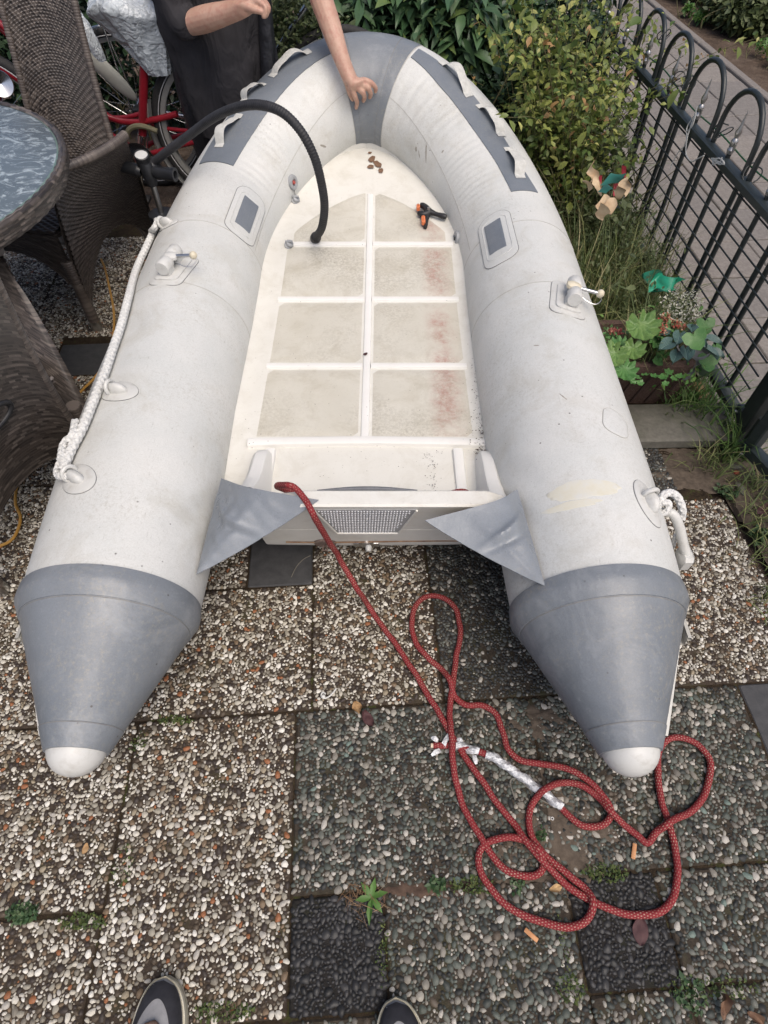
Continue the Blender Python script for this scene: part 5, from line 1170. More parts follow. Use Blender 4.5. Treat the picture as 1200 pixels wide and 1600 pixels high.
def make_chair(name, label):
    t = thing(name, label, 'wicker chair', (0, 0, 0))
    # local frame: +y forward, x to the right, origin on the ground under the seat
    fl, fr_, rl, rr = (-.25, .26), (.25, .26), (-.25, -.30), (.25, -.30)
    zbk = lambda U: .05 + .20 * np.sin(np.pi * np.clip(U, 0, 1)) ** .7
    bk = lambda U, V: np.stack([(U - .5) * (.31 + .19 * (1 - V) ** 2.5), -.29 - .22 * V ** 1.15 - .03 * np.cos((U - .5) * np.pi), zbk(U) + (1.07 - zbk(U)) * V], -1)
    obj('backrest', wicker(bk, 86, 44, True), M_WICK, t)
    hs = [(.06 * math.cos(a), 0, .022 * math.sin(a)) for a in np.linspace(0, 6.283, 24, endpoint=False)]
    # moulded grip opening near the top of the back
    hz_ = .30; hc = bk(np.array(.46), np.array(hz_)); hn = nrm(np.array([0, -1, .28]))
    ring = np.array([hc + hn * .014 + np.array([.072 * math.cos(a), .0, 0]) + .034 * math.sin(a) * np.array([0, -.26, .97]) for a in np.linspace(0, 6.283, 36, endpoint=False)])
    V = np.concatenate([ring - hn * .0, [hc + hn * .011]]); 
    g = obj('grip_hole', (V, [(i, (i + 1) % 36, 36) for i in range(36)]), M_BLACKP, t); obj('grip_rim', tube(ring, .007, 10, closed=True), M_BLACKP, g)
    bedge = [bk(np.array(0.0), np.array(v)) for v in np.linspace(0, 1, 12)] + [bk(np.array(u), np.array(1.0)) for u in np.linspace(.1, .9, 8)] + [bk(np.array(1.0), np.array(v)) for v in np.linspace(1, 0, 12)]
    obj('back_rim', coil(np.array(bedge), .012), M_COIL, t)
    for sx in (-1, 1):
        def side(U, V, sx=sx):   # U rear->front, V bottom->top; bulging tub side
            bul = .26 + (.215 * (1 - U ** 2.2) * .62 + .06) * V ** 1.25
            y0 = -.33 + .27 * V ** 1.3; y = y0 + (.28 - .02 * V - y0) * U; zb = .05 + .21 * np.sin(np.pi * np.clip(U, 0, 1)) ** .7
            return np.stack([sx * bul + 0 * U, y - .0 * V, zb + (.615 - .01 * U - zb) * V], -1)
        obj('side_panel', wicker(side, 58, 52, sx < 0), M_WICK, t)
        obj('arm_rim', coil(np.array([side(np.array(u), np.array(1.0)) + [0, 0, .008] for u in np.linspace(0, 1, 14)]), .014), M_COIL, t)
        for (x, y) in ((.25 * sx, .27), (.25 * sx, -.31)):
            lg = obj('leg', coil(np.array([(x, y, .30), (x, y, .17), (x * 1.01, y * 1.02, .04)]), .021), M_COIL, t)
            obj('foot_cap', lathe([(.0005, 0), (.020, 0), (.022, .004), (.022, .045), (.0005, .046)], (x * 1.01, y * 1.02, 0), (0, 0, 1), 16), M_STEEL, lg)
    obj('seat', wicker(blerp((-.25, -.30, .40), (.25, -.30, .40), (-.27, .29, .42), (.27, .29, .42)), 50, 26), M_WICK, t)
    obj('front_apron', wicker(lambda U, V: np.stack([(U - .5) * .52, .28 + 0 * U, .42 - (.10 + .17 * np.abs(2 * U - 1) ** 3) * (1 - V)], -1), 20, 26, True), M_WICK, t)
    return t
def copy_thing(o):
    c = o.copy(); COL.objects.link(c)
    for ch_ in o.children:
        d = ch_.copy(); COL.objects.link(d); d.parent = c
        for g in ch_.children: e = g.copy(); COL.objects.link(e); e.parent = d
    return c
chA = make_chair('wicker_chair', 'brown wicker chair with tall back at the far side of the table, by the bicycles')
chA['group'] = 'brown wicker chairs round the garden table'
fwd = nrm(np.array([-.20, -1.0, 0])); 
chA.rotation_euler = (0, 0, math.atan2(-fwd[0], fwd[1])); chA.location = (-1.40, 2.38, 0)
chC = copy_thing(chA); chC['label'] = 'brown wicker chair nearest the camera, its back with black grip hole towards the boat'
a_ = math.atan2(.926, .379); chC.rotation_euler = (0, 0, a_); chC.location = (-1.315, 1.165, 0)
tb_c = np.array([-1.612, 1.76, 0]); TRr = .65
table = thing('garden_table', 'round wicker garden table with a rippled blue grey glass top', 'table', tb_c)
M_TGLASS = (lambda t: t.fin(t.mix(t.math('MULTIPLY', t.vramp(t.noise(9, 8, .74, dist=2.6, stretch=(1.2, 1.7, 1)), .50, .60), .8), t.ramp(t.noise(5, 5, .6), [(.3, (.072, .093, .112)), (.7, (.115, .145, .168))]), (.36, .42, .45)), .26,
            t.bump(t.noise(22, 6, .7, dist=1.2, stretch=(1, 2.6, 1)), .30, .004), spec=.5))(NT('rippled_glass'))
obj('glass_top', lathe([(.0005, .724), (TRr - .021, .724), (TRr - .016, .721), (TRr - .016, .715), (.0005, .715)], tb_c, (0, 0, 1), 96), M_TGLASS, table)
obj('glass_edge', lathe([(TRr - .020, .7245), (TRr - .0155, .7225), (TRr - .015, .716)], tb_c, (0, 0, 1), 96), mat('glass_edge_green', (.10, .16, .14), .2, (.14, .2, .18), 40), table)
def rimf(U, V):
    a = U * 2 * np.pi; r = TRr - .028 + .030 * np.sin(np.pi * np.clip(V * 1.02, 0, 1) * .5) * np.where(V < .45, 1, 1); z = .722 - .0 * V - .085 * np.clip(V - .22, 0, 1) - .010 * V
    r = TRr - .016 + .022 * np.clip(V / .28, 0, 1) - .012 * np.clip((V - .3) / .7, 0, 1) ** 2
    z = .722 + .004 * np.sin(np.pi * np.clip(V / .3, 0, 1)) - .052 * np.clip((V - .24) / .76, 0, 1)
    return tb_c + np.stack([r * np.cos(a), r * np.sin(a), z], -1)
obj('rim', wicker(rimf, 9, 190, True, .003, True, .012), M_WICK, table)
for k in range(4):
    a = R_(45 + 90 * k) - .30 if k else R_(12); d = np.array([math.cos(a), math.sin(a), 0]); n_ = np.array([-d[1], d[0], 0])
for a in (R_(2), R_(92), R_(182), R_(272)):
    d = np.array([math.cos(a), math.sin(a), 0]); n_ = np.array([-d[1], d[0], 0])
    def lf(U, V, d=d, n_=n_):
        r = .10 + .16 * np.abs(V - .45) ** 1.3 * 1.0 + .12 * (1 - V) ** 2 + .30 * V ** 3; w = .055 + .075 * (1 - V) ** 1.5 + .05 * V ** 2
        return tb_c + r[..., None] * d + ((U - .5) * 2 * w)[..., None] * n_ + np.stack([0 * V, 0 * V, .045 + .60 * V], -1)
    lg = obj('leg', wicker(lf, 60, 8, True), M_WICK, table)
    obj('foot_cap', lathe([(.0005, 0), (.018, 0), (.018, .05), (.0005, .05)], tb_c + d * .325, (0, 0, 1), 14), M_STEEL, lg)

# ------------------------------------------------------------------ garden fence, post and gate
M_FENCE = (lambda t: t.fin(t.ramp(t.noise(30, 5, .7), [(.3, (.012, .016, .017)), (.7, (.022, .028, .028))]), .38, t.bump(t.noise(200, 4, .6), .25, .001), spec=.5))(NT('fence_paint'))
M_RAIL = (lambda t: t.fin(t.mix(t.vramp(t.noise(60, 6, .75), .5, .7, 0, .5), (.022, .030, .032), (.055, .062, .06)), .4, t.bump(t.noise(150, 4, .6), .3, .001), spec=.5))(NT('rail_paint'))
M_SPEAR = mat('spear_silver', (.32, .32, .31), .35, (.48, .47, .46), 120, .3, 400, metal=.9)
FA, FB = np.array([1.232, 1.47]), np.array([1.118, 3.52])
FD = nrm(FB - FA); FL = np.linalg.norm(FB - FA); FN = np.array([-FD[1], FD[0]])   # FN points to the yard (-x)
def fpt(a, z, o=0.0): q = FA + FD * a + FN * o; return np.array([q[0], q[1], z])
AXF = np.array([[*FD, 0], [*FN, 0], [0, 0, 1.0]])
def fence_panel(name, label, L, pt, axf, hoops, lattice=(None, .054), hz=.80, rz=.595, bz=.085, first=.12, pitch=.303):
    f = thing(name, label, 'fence', pt(0, 0))
    obj('rail', box(pt(L / 2, rz), (L, .035, .028), axf, .004), M_RAIL, f); obj('rail', box(pt(L / 2, bz), (L, .04, .03), axf, .004), M_RAIL, f)
    a = first; tops = []
    while a < L - .05:
        w = .130
        if hoops:
            P = [pt(a - w, bz, -.012)] + [pt(a - w, z, -.012) for z in (.3, .55, hz - w * 1.15)] + [pt(a - w * math.cos(t), hz - w + w * math.sin(t), -.012) for t in np.linspace(.25, np.pi - .25, 9)] + [pt(a + w, z, -.012) for z in (hz - w * 1.15, .55, .3)] + [pt(a + w, bz, -.012)]
            obj('hoop', tube(spline(P, 60), .0092, 10), M_FENCE, f)
            obj('bar', rod(pt(a, bz, -.012), pt(a, .625, -.012), .0086, 10), M_FENCE, f)
            sp = obj('spear', join(lathe([(.0005, 0), (.010, 0), (.013, .012), (.007, .022), (.012, .034), (.012, .040), (.006, .048), (.010, .060), (.011, .066), (.005, .085), (.0025, .115), (.0005, .130)], pt(a, .622, -.012), (0, 0, 1), 12),
                                *[box(pt(a + s_ * .012, .645, -.012), (.012, .004, .022), axf) for s_ in (-1, 1)]), M_SPEAR, f)
        else:
            obj('bar', rod(pt(a, bz), pt(a, hz, 0), .0075, 8), M_FENCE, f)
        tops.append(a); a += pitch
    du, dz = lattice
    for k in range(1, int((rz - bz) / dz) + 1):
        z = bz + k * dz
        if z < rz - .02: obj('lattice_wire', rod(pt(.0, z, .010), pt(L, z, .010), .0030, 6), M_FENCE, f)
    for k in range(int(L / du) + 1 if du else 0):
        obj('lattice_wire', rod(pt(k * du, bz, .011), pt(k * du, rz - .01, .011), .0034, 6), M_FENCE, f)
    return f
fence = fence_panel('garden_fence', 'black metal garden fence with hooped top and silver spear tips along the path', FL, fpt, AXF, True)
SA = FB; SD = nrm(np.array([-1.0, .10])); SN = np.array([SD[1], -SD[0]]) * -1
def spt(a, z, o=0.0): q = FB + SD * a + SN * o; return np.array([q[0], q[1], z])
# the fence runs on behind the bushes
FA2 = FB + FD * .06
def fpt2(a, z, o=0.0): q = FA2 + FD * a + FN * o; return np.array([q[0], q[1], z])
fence_panel('garden_fence', 'far panel of the hooped black fence, half hidden by the yellow green bush', 1.6, fpt2, AXF, True)
def bpt(a, z, o=0.0): return np.array([1.05 - a, 4.75 - .05 * a + o, z])
fence_panel('back_fence', 'dark lattice fence behind the broad leaved bushes at the top', 3.4, bpt, np.array([[-1, -.05, 0], [0, 1, 0], [0, 0, 1.0]]), False, (.12, .12), .95, .9, .06, .1, .3)
post = thing('gate_post', 'thick black square post with base plate between the fence and the gate', 'fence post', (1.238, 1.405, 0))
obj('shaft', box((1.240, 1.405, .45), (.055, .055, .9), AXF, .004), M_FENCE, post); obj('cap', box((1.240, 1.405, .905), (.065, .065, .012), AXF, .003), M_FENCE, post)
obj('base_plate', box((1.238, 1.400, .008), (.12, .12, .014), AXF, .003), M_RAIL, post)
obj('bracket', box(np.array([*(FA - FD * .02), .10]), (.05, .03, .05), AXF, .004), M_FENCE, post); obj('bolt', lathe([(.0005, .008), (.008, .007), (.009, 0)], np.array([*(FA - FD * .012 + FN * .016), .10]), np.array([*FN, 0]), 10), M_STEEL, post)
obj('hinge', lathe([(.0005, -.05), (.014, -.05), (.014, .05), (.0005, .05)], (1.234, 1.352, .12), (0, 0, 1), 14), M_FENCE, post)
gate = thing('gate', 'grey green metal garden gate whose lower corner shows at the right edge', 'gate', (1.226, 1.31, 0))
def gpt(a, z, o=0.0): q = np.array([1.226, 1.315]) + np.array([.30, -.954]) * a; return np.array([q[0] + o * .954, q[1] + o * .30, z])
AXG = np.array([[.30, -.954, 0], [.954, .30, 0], [0, 0, 1.0]])
obj('bottom_rail', box(gpt(.42, .07), (.88, .04, .04), AXG, .004), M_RAIL, gate); obj('top_rail', box(gpt(.42, .75), (.80, .04, .03), AXG, .004), M_RAIL, gate)
obj('stile', box(gpt(.0, .41), (.04, .04, .64), AXG, .004), M_RAIL, gate); obj('stile', box(gpt(.84, .41), (.04, .04, .64), AXG, .004), M_RAIL, gate)
for k in range(1, 8): obj('bar', rod(gpt(.105 * k, .09), gpt(.105 * k, .74), .0075, 8), M_FENCE, gate)
# wires and strings on the fence
M_GWIRE = mat('green_wire', (.012, .06, .025), .45, (.02, .09, .035), 60)
gw = thing('green_wire', 'dark green garden wire strung along the fence hoops', 'wire', fpt(0, .63))
obj('strand', tube(spline([fpt(a, .640 + .008 * math.sin(a * 5) - .006 * math.cos(a * 11), -.022) for a in np.linspace(0, FL, 24)], 160), .0028, 6), M_GWIRE, gw)
st = thing('string', 'loop of pale string knotted round the top rail of the fence', 'string', fpt(.95, .6))
M_STR = mat('pale_string', (.42, .42, .40), .8, (.55, .55, .52), 80)
sp_ = lambda x, y, o=.03: (lambda d: CC + d * (np.dot(np.array([*FA, 0]) + np.array([*FN, 0]) * o - CC, np.array([*FN, 0])) / np.dot(d, np.array([*FN, 0]))))(ray(x, y))
obj('twine', tube(spline([sp_(x, y) for x, y in ((1090, 166), (1085, 180), (1075, 195), (1073, 205), (1082, 196), (1088, 175), (1082, 190), (1074, 215), (1072, 240), (1080, 252), (1090, 248), (1100, 243))], 80), .0022, 6), M_STR, st)
obj('twine', tube(spline([sp_(x, y) for x, y in ((1073, 205), (1071, 225), (1060, 238), (1052, 252), (1047, 265))], 40), .0018, 6), M_STR, st)
st2 = thing('string', 'tangle of pale string on the fence rail nearer the gate', 'string', sp_(1122, 252))
obj('twine', tube(spline([sp_(1122 + 9 * math.cos(t * 1.7) + RNG.uniform(-3, 3), 252 + 6 * math.sin(t * 2.3) + RNG.uniform(-2, 2)) for t in np.linspace(0, 14, 30)], 160), .0018, 5), M_STR, st2)
M_GPL = mat('green_plastic_film', (.015, .13, .075), .3, (.02, .20, .115), 20, .3, 60, spec=.5, bd=.004)
# barbed ties hanging on the hoops
for k, (x, y) in enumerate(((1064, 125), (1130, 205), (1038, 55), (1075, 130), (1172, 270))):
    q = sp_(x, y, -.02); t = thing('wire_tie', ['twisted black wire tie on the second hoop', 'twisted black wire tie on the third hoop', 'twisted black wire tie high on the farthest clear hoop', 'short black wire tie beside the spear of the second hoop', 'black wire tie on the nearest hoop'][k], 'wire tie', q, 'wire ties on the fence hoops')
    obj('twist', tube(spline([q + np.array([.02 * math.cos(a * 2 + k) * (1 + .1 * a), .03 * math.sin(a * 1.3), .022 * math.sin(a * 2.1 + k)]) for a in np.linspace(0, 5, 10)], 40), .0022, 6), M_FENCE, t)

# ------------------------------------------------------------------ concrete step, planter, pot
M_CONC = (lambda t: t.fin(t.mix(t.vramp(t.noise(9, 5, .7), .45, .7, 0, .6), t.ramp(t.noise(45, 5, .7), [(.3, (.105, .10, .085)), (.7, (.165, .157, .135))]), (.085, .09, .06)), .9, t.bump(t.noise(400, 4, .7), .5, .0015), spec=.2))(NT('mossy_concrete'))
sc_ = at(1072, 680, .045)
step = thing('concrete_slab', 'grey concrete slab lying in front of the brown planter', 'slab', (sc_[0], sc_[1], 0))
obj('slab_body', box((1.045, 1.47, .022), (.40, .185, .044), np.array([[.998, .02, 0], [-.02, .998, 0], [0, 0, 1.0]]), .006), M_CONC, step)
M_BROWN = (lambda t: t.fin(t.ramp(t.noise(150, 5, .75), [(.3, (.055, .034, .027)), (.55, (.10, .064, .051)), (.75, (.155, .11, .09))]), .9, t.bump(t.noise(260, 4, .7), .9, .003), spec=.2))(NT('brown_stone'))
plc = np.array([.915, 1.70, 0]); planter = thing('planter', 'brown stone trough planter with slanting grooves, full of plants', 'planter', plc)
def prect(hx, hy, z, r=.035):
    return [(plc[0] + x, plc[1] + y, z) for x, y in rrect(2 * hx, 2 * hy, r, 8)]
lev = [prect(.125, .095, .002), prect(.145, .115, .15), prect(.158, .128, .165), prect(.162, .132, .178), prect(.162, .132, .205), prect(.152, .122, .210), prect(.136, .106, .206), prect(.132, .10, .17)]
obj('trough', (np.array(lev).reshape(-1, 3), grid_faces(8, 32, False, True).tolist() + [tuple(range(7 * 32, 8 * 32))]), M_BROWN, planter)
for k in range(5):
    x = plc[0] - .10 + .055 * k; obj('groove_rib', tube([(x - .008, plc[1] - .103, .02), (x + .004, plc[1] - .110, .08), (x + .016, plc[1] - .118, .15)], .004, 6), mat('groove_dark', (.05, .03, .024), .9, (.07, .045, .036), 80), planter)
obj('potting_soil', (np.array([[plc[0] + x * .132, plc[1] + y * .10, .185 + .008 * math.sin(9 * x) * math.cos(8 * y)] for x in np.linspace(-1, 1, 20) for y in np.linspace(-1, 1, 16)]), grid_faces(20, 16)), M_SOIL, planter)
ptc = np.array([1.085, 1.66, 0]); pot = thing('plant_pot', 'small grey plastic pot holding the striped leaf plant', 'plant pot', ptc)
obj('pot_wall', lathe([(.0005, 0.1), (.040, .10), (.052, .20), (.056, .20), (.057, .212), (.050, .212), (.047, .19), (.0005, .19)], ptc, (0, 0, 1), 28), mat('pot_grey', (.16, .165, .17), .5, (.22, .225, .23), 30), pot)
obj('pot_stand', lathe([(.0005, 0), (.06, 0), (.055, .1), (.0005, .1)], ptc, (0, 0, 1), 20), M_BROWN, pot)

# ------------------------------------------------------------------ leaves and plants
T_DIAM = (np.array([[0, 0, 0], [.45, .5, .06], [.45, -.5, .06], [1, 0, -.12], [.5, 0, -.03]]), np.array([[0, 4, 1], [1, 4, 3], [0, 2, 4], [2, 3, 4]]))
T_LONG = (np.array([[0, 0, 0], [.25, .36, .05], [.25, 0, .0], [.25, -.36, .05], [.6, .44, .03], [.6, 0, -.04], [.6, -.44, .03], [1, 0, -.22]]), np.array([[0, 2, 1], [0, 3, 2], [1, 2, 5], [1, 5, 4], [2, 3, 6], [2, 6, 5], [4, 5, 7], [5, 6, 7]]))
def rots(yaw, pitch, roll):
    cy, sy, cp, sp, cr, sr = np.cos(yaw), np.sin(yaw), np.cos(pitch), np.sin(pitch), np.cos(roll), np.sin(roll)
    X = np.stack([cy * cp, sy * cp, sp], -1); Y0 = np.stack([-sy, cy, 0 * sy], -1); Z0 = np.cross(X, Y0)
    Y = Y0 * cr[:, None] + Z0 * sr[:, None]; Z = np.cross(X, Y); return X, Y, Z
def leaves(P, L, Wd, tmpl, rng, pitch=(-.25, .5), roll=.5, yaw=None):
    n = len(P); yaw = rng.uniform(0, 6.283, n) if yaw is None else yaw
    X, Y, Z = rots(yaw, rng.normal(pitch[0], pitch[1], n), rng.normal(0, roll, n))
    V, F = tmpl; L = np.broadcast_to(L, (n,)); Wd = np.broadcast_to(Wd, (n,))
    Q = P[:, None] + V[None, :, 0:1] * L[:, None, None] * X[:, None] + V[None, :, 1:2] * Wd[:, None, None] * Y[:, None] + V[None, :, 2:3] * L[:, None, None] * Z[:, None]
    return Q.reshape(-1, 3), (F[None] + (np.arange(n) * len(V))[:, None, None]).reshape(-1, 3)
def blobs(n, centers, radii, rng, shell=.55):
    k = rng.integers(0, len(centers), n) if np.ndim(radii) == 1 else None
    r_ = np.asarray(radii, float); vol = np.prod(r_, 1); k = rng.choice(len(centers), n, p=vol / vol.sum())
    d = nrm(rng.normal(size=(n, 3))); q = rng.random(n) ** (1 / 3.0 * shell)
    return np.asarray(centers, float)[k] + d * r_[k] * q[:, None]
def lmat(name, stops, rough=.45, transl=.18, spec=.4): return island(name, stops, rough, spec, .25, 60, transl, .25, 40)
M_LAUREL = lmat('broad_leaf', [(0, (.03, .066, .034)), (.35, (.055, .107, .05)), (.7, (.085, .145, .072)), (.93, (.11, .18, .085)), (1, (.2, .23, .07))], .38)
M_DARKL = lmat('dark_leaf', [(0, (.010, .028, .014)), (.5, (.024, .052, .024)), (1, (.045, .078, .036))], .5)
M_YELL = lmat('yellow_green_leaf', [(0, (.085, .135, .032)), (.3, (.16, .205, .05)), (.65, (.27, .305, .075)), (.88, (.40, .40, .13)), (.96, (.40, .24, .10)), (1, (.22, .12, .07))], .45, .28)
M_OLIVE = lmat('olive_leaf', [(0, (.045, .068, .025)), (.5, (.085, .115, .043)), (1, (.145, .17, .075))], .55)
M_FRESH = lmat('fresh_leaf', [(0, (.05, .14, .025)), (.5, (.09, .2, .04)), (1, (.15, .26, .06))], .45, .28)
M_STEM = mat('stem', (.07, .075, .03), .8, (.13, .11, .055), 40)
M_TWIG = mat('dry_twig', (.10, .075, .045), .9, (.20, .155, .10), 40)
M_DRY = lmat('dry_leaf', [(0, (.10, .055, .03)), (.5, (.22, .13, .07)), (1, (.34, .23, .13))], .8, .1)
def stems(n, base, spread, hgt, rng, r=.003, lean=.4, seg=5):
    out = []
    for _ in range(n):
        b = np.array(base) + rng.normal(size=3) * [spread, spread, 0]; d = np.array([rng.normal(0, lean), rng.normal(0, lean), 1.0]); h = hgt * rng.uniform(.6, 1.1)
        mid = b + d * h * .5 + rng.normal(0, .02, 3); out.append(tube(spline([b, mid, b + d * h + rng.normal(0, .04, 3)], 9), np.linspace(r, r * .4, 9), seg, cap=False))
    return join(*out)
def bush(name, label, base, centers, radii, n, L, asp, m, seed, tmpl=T_DIAM, pitch=(-.2, .5), nst=24, group=None, sth=.6, cat='bush', sr=.004):
    r = np.random.default_rng(seed); b = thing(name, label, cat, base, group)
    P = blobs(n, centers, radii, r); P = P[P[:, 2] > .01]; LL = L * r.lognormal(0, .25, len(P))
    f = obj('foliage', leaves(P, LL, LL * asp, tmpl, r, pitch), m, b); f['kind'] = 'stuff'
    obj('stems', stems(nst, base, .12, sth, r, sr), M_STEM, b)['kind'] = 'stuff'
    return b
# broad leaved bush behind the bow: its 260 nearest leaves are single parts
r = np.random.default_rng(5); lb = thing('laurel_bush', 'dark green bush with long broad leaves growing right behind the bow', 'bush', (.32, 3.75, 0), 'bushes along the back of the yard')
obj('stems', stems(26, (.3, 3.75, 0), .28, .75, r, .006), M_STEM, lb)['kind'] = 'stuff'
LC = [(.30, 3.72, .52), (-.02, 3.78, .5), (.60, 3.78, .45), (.42, 3.62, .30), (.15, 3.90, .65), (.55, 3.95, .62), (-.2, 3.9, .6)]; LR = [(.30, .24, .30), (.28, .22, .28), (.26, .24, .28), (.30, .18, .24), (.32, .24, .24), (.3, .24, .24), (.24, .22, .26)]
P = blobs(4600, LC, LR, r, .45); LL = .105 * r.lognormal(0, .22, len(P))
f = obj('foliage', leaves(P, LL, LL * .36, T_LONG, r, (-.35, .45)), M_LAUREL, lb); f['kind'] = 'stuff'
lm = [mesh_data('leaf', T_LONG[0] * np.array([.12, .043 * (1 + .15 * k), .12]), T_LONG[1]) for k in range(3)]
M_LEAFS = [mat('leaf_green', a, .36, b, 14, .2, 60) for a, b in (((.03, .07, .032), (.05, .10, .042)), ((.045, .09, .04), (.07, .125, .05)), ((.07, .12, .04), (.12, .165, .05)))]
for k in range(3): lm[k].materials.append(M_LEAFS[k])
pool = blobs(3000, LC, LR, r, .2); score = pool[:, 2] * .7 - pool[:, 1]; pool = pool[np.argsort(-score)[:260]]
for k, p in enumerate(pool):
    o = link('leaf', lm[int(r.choice(3, p=[.45, .42, .13]))], None, lb, p - np.array(lb.location) + [0, 0, .015]); o.rotation_euler = (r.normal(0, .35), r.normal(.30, .35), r.normal(-1.6, 1.0)); s_ = r.uniform(.7, 1.3); o.scale = (s_, s_, s_)
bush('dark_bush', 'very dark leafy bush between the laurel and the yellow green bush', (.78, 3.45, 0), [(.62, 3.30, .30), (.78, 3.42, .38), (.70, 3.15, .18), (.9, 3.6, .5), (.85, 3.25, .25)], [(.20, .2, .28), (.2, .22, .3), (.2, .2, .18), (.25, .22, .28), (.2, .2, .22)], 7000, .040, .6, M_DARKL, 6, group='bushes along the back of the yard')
def vines(name, label, cat, base, roots, n, L, per, leafL, asp, m, seed, group=None, rad=.0026, up=1.0, droop=.9, drift=(0, 0)):
    """arching shoots with leaves set along them"""
    r = np.random.default_rng(seed); t = thing(name, label, cat, base, group); S, P, YA = [], [], []
    for _ in range(n):
        x0, x1, y0, y1 = roots[int(r.integers(len(roots)))]; b = np.array([r.uniform(x0, x1), r.uniform(y0, y1), 0.0]); a = r.uniform(0, 6.283); l = L * r.uniform(.45, 1.1); sp = abs(r.normal(.26, .17))
        h = np.array([math.cos(a), math.sin(a), 0]); dr = np.array([*drift, 0])
        c = [b, b + np.array([0, 0, l * .4 * up]) + h * l * sp * .25 + dr * .2, b + np.array([0, 0, l * .75 * up]) + h * l * sp * .7 + dr * .6 + r.normal(0, .02, 3), b + np.array([0, 0, l * (.98 * up - .25 * sp * droop)]) + h * l * sp * 1.2 + dr + r.normal(0, .03, 3)]
        q = spline(c, 22); S.append(tube(q, np.linspace(rad, rad * .35, 22), 5, cap=False))
        k = int(per * l); f = np.sort(r.uniform(.12, 1, k)) ** .8; i = np.clip((f * 21).astype(int), 0, 20); w = (f * 21 - i)[:, None]
        P.append(q[i] * (1 - w) + q[i + 1] * w); YA.append(r.uniform(0, 6.283, k))
    obj('stems', join(*S), M_STEM, t)['kind'] = 'stuff'
    P = np.concatenate(P); YA = np.concatenate(YA); LL = leafL * r.lognormal(0, .3, len(P)); d = np.stack([np.cos(YA), np.sin(YA), 0 * YA], 1)
    P = P + d * r.uniform(.0, .03, (len(P), 1)) + np.c_[np.zeros((len(P), 2)), r.normal(0, .012, len(P))]
    obj('foliage', leaves(P, LL, LL * asp, T_LONG, r, (-.15, .45), .5, YA), m, t)['kind'] = 'stuff'
    return t
vines('climber_bush', 'yellow green climber with small leaves sprawling over the fence corner', 'bush', (.95, 3.05, 0), [(.66, .97, 2.85, 3.5), (.68, .95, 2.8, 3.25), (.76, .98, 2.66, 3.0)], 190, .86, 66, .029, .60, M_YELL, 7, 'bushes along the back of the yard', drift=(-.03, -.03))
bush('climber_bush', 'loose fresh green tendrils hanging low between boat and fence', (.93, 2.75, 0), [(.88, 2.75, .22), (.98, 2.85, .28), (.90, 2.55, .12), (1.0, 2.6, .18)], [(.14, .18, .2), (.15, .2, .22), (.14, .16, .12), (.12, .18, .18)], 2400, .030, .6, M_OLIVE, 8, nst=40, sth=.4, group='bushes along the back of the yard')
bush('small_leaf_bush', 'olive green small leaved bush beside the person', (-.42, 3.5, 0), [(-.42, 3.5, .5), (-.25, 3.55, .42), (-.5, 3.62, .62), (-.30, 3.4, .25)], [(.2, .2, .28), (.2, .2, .28), (.2, .2, .28), (.2, .16, .25)], 9000, .026, .62, M_OLIVE, 9, group='bushes along the back of the yard')
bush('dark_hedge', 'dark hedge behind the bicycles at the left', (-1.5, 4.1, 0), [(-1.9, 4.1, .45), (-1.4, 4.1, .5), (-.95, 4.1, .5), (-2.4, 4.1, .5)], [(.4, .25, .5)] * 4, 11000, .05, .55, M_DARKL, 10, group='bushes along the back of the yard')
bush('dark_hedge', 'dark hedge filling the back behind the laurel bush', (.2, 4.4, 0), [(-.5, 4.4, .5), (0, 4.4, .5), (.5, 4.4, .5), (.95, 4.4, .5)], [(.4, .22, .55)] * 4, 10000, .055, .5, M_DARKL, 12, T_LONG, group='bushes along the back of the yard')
for k, (x, y, s_, lab) in enumerate(((3.02, 6.1, .40, 'low olive shrub beside the path edge, near the top right'), (3.42, 5.75, .45, 'olive shrub at the right edge of the photo on the soil bed'), (3.0, 7.1, .50, 'shrub on the soil bed farther along the path'), (3.55, 6.7, .55, 'dense olive shrub filling the top right corner'),
                                   (4.1, 6.2, .55, 'shrub at the outer right of the soil bed'), (2.95, 8.3, .55, 'far shrub at the end of the soil bed'), (3.8, 8.2, .65, 'far right shrub at the back of the soil bed'), (2.98, 5.28, .15, 'small pale shrub on the bare soil at the right edge'), (2.72, 6.35, .10, 'tiny yellowish weed on the soil at the path edge'))):
    bush('bed_shrub', lab, (x, y, 0), [(x, y, s_ * .3), (x + s_ * .4, y + .1, s_ * .35), (x - s_ * .3, y + .25, s_ * .28)], [(s_ * .6, s_ * .6, s_ * .42), (s_ * .5, s_ * .5, s_ * .4), (s_ * .45, s_ * .5, s_ * .35)], 3600 if k < 7 else 420, .055 if k < 7 else .035, .6, M_OLIVE if k < 7 else M_FRESH, 20 + k, group='shrubs on the soil bed beyond the path', nst=14, sth=.35 if k < 7 else .12)

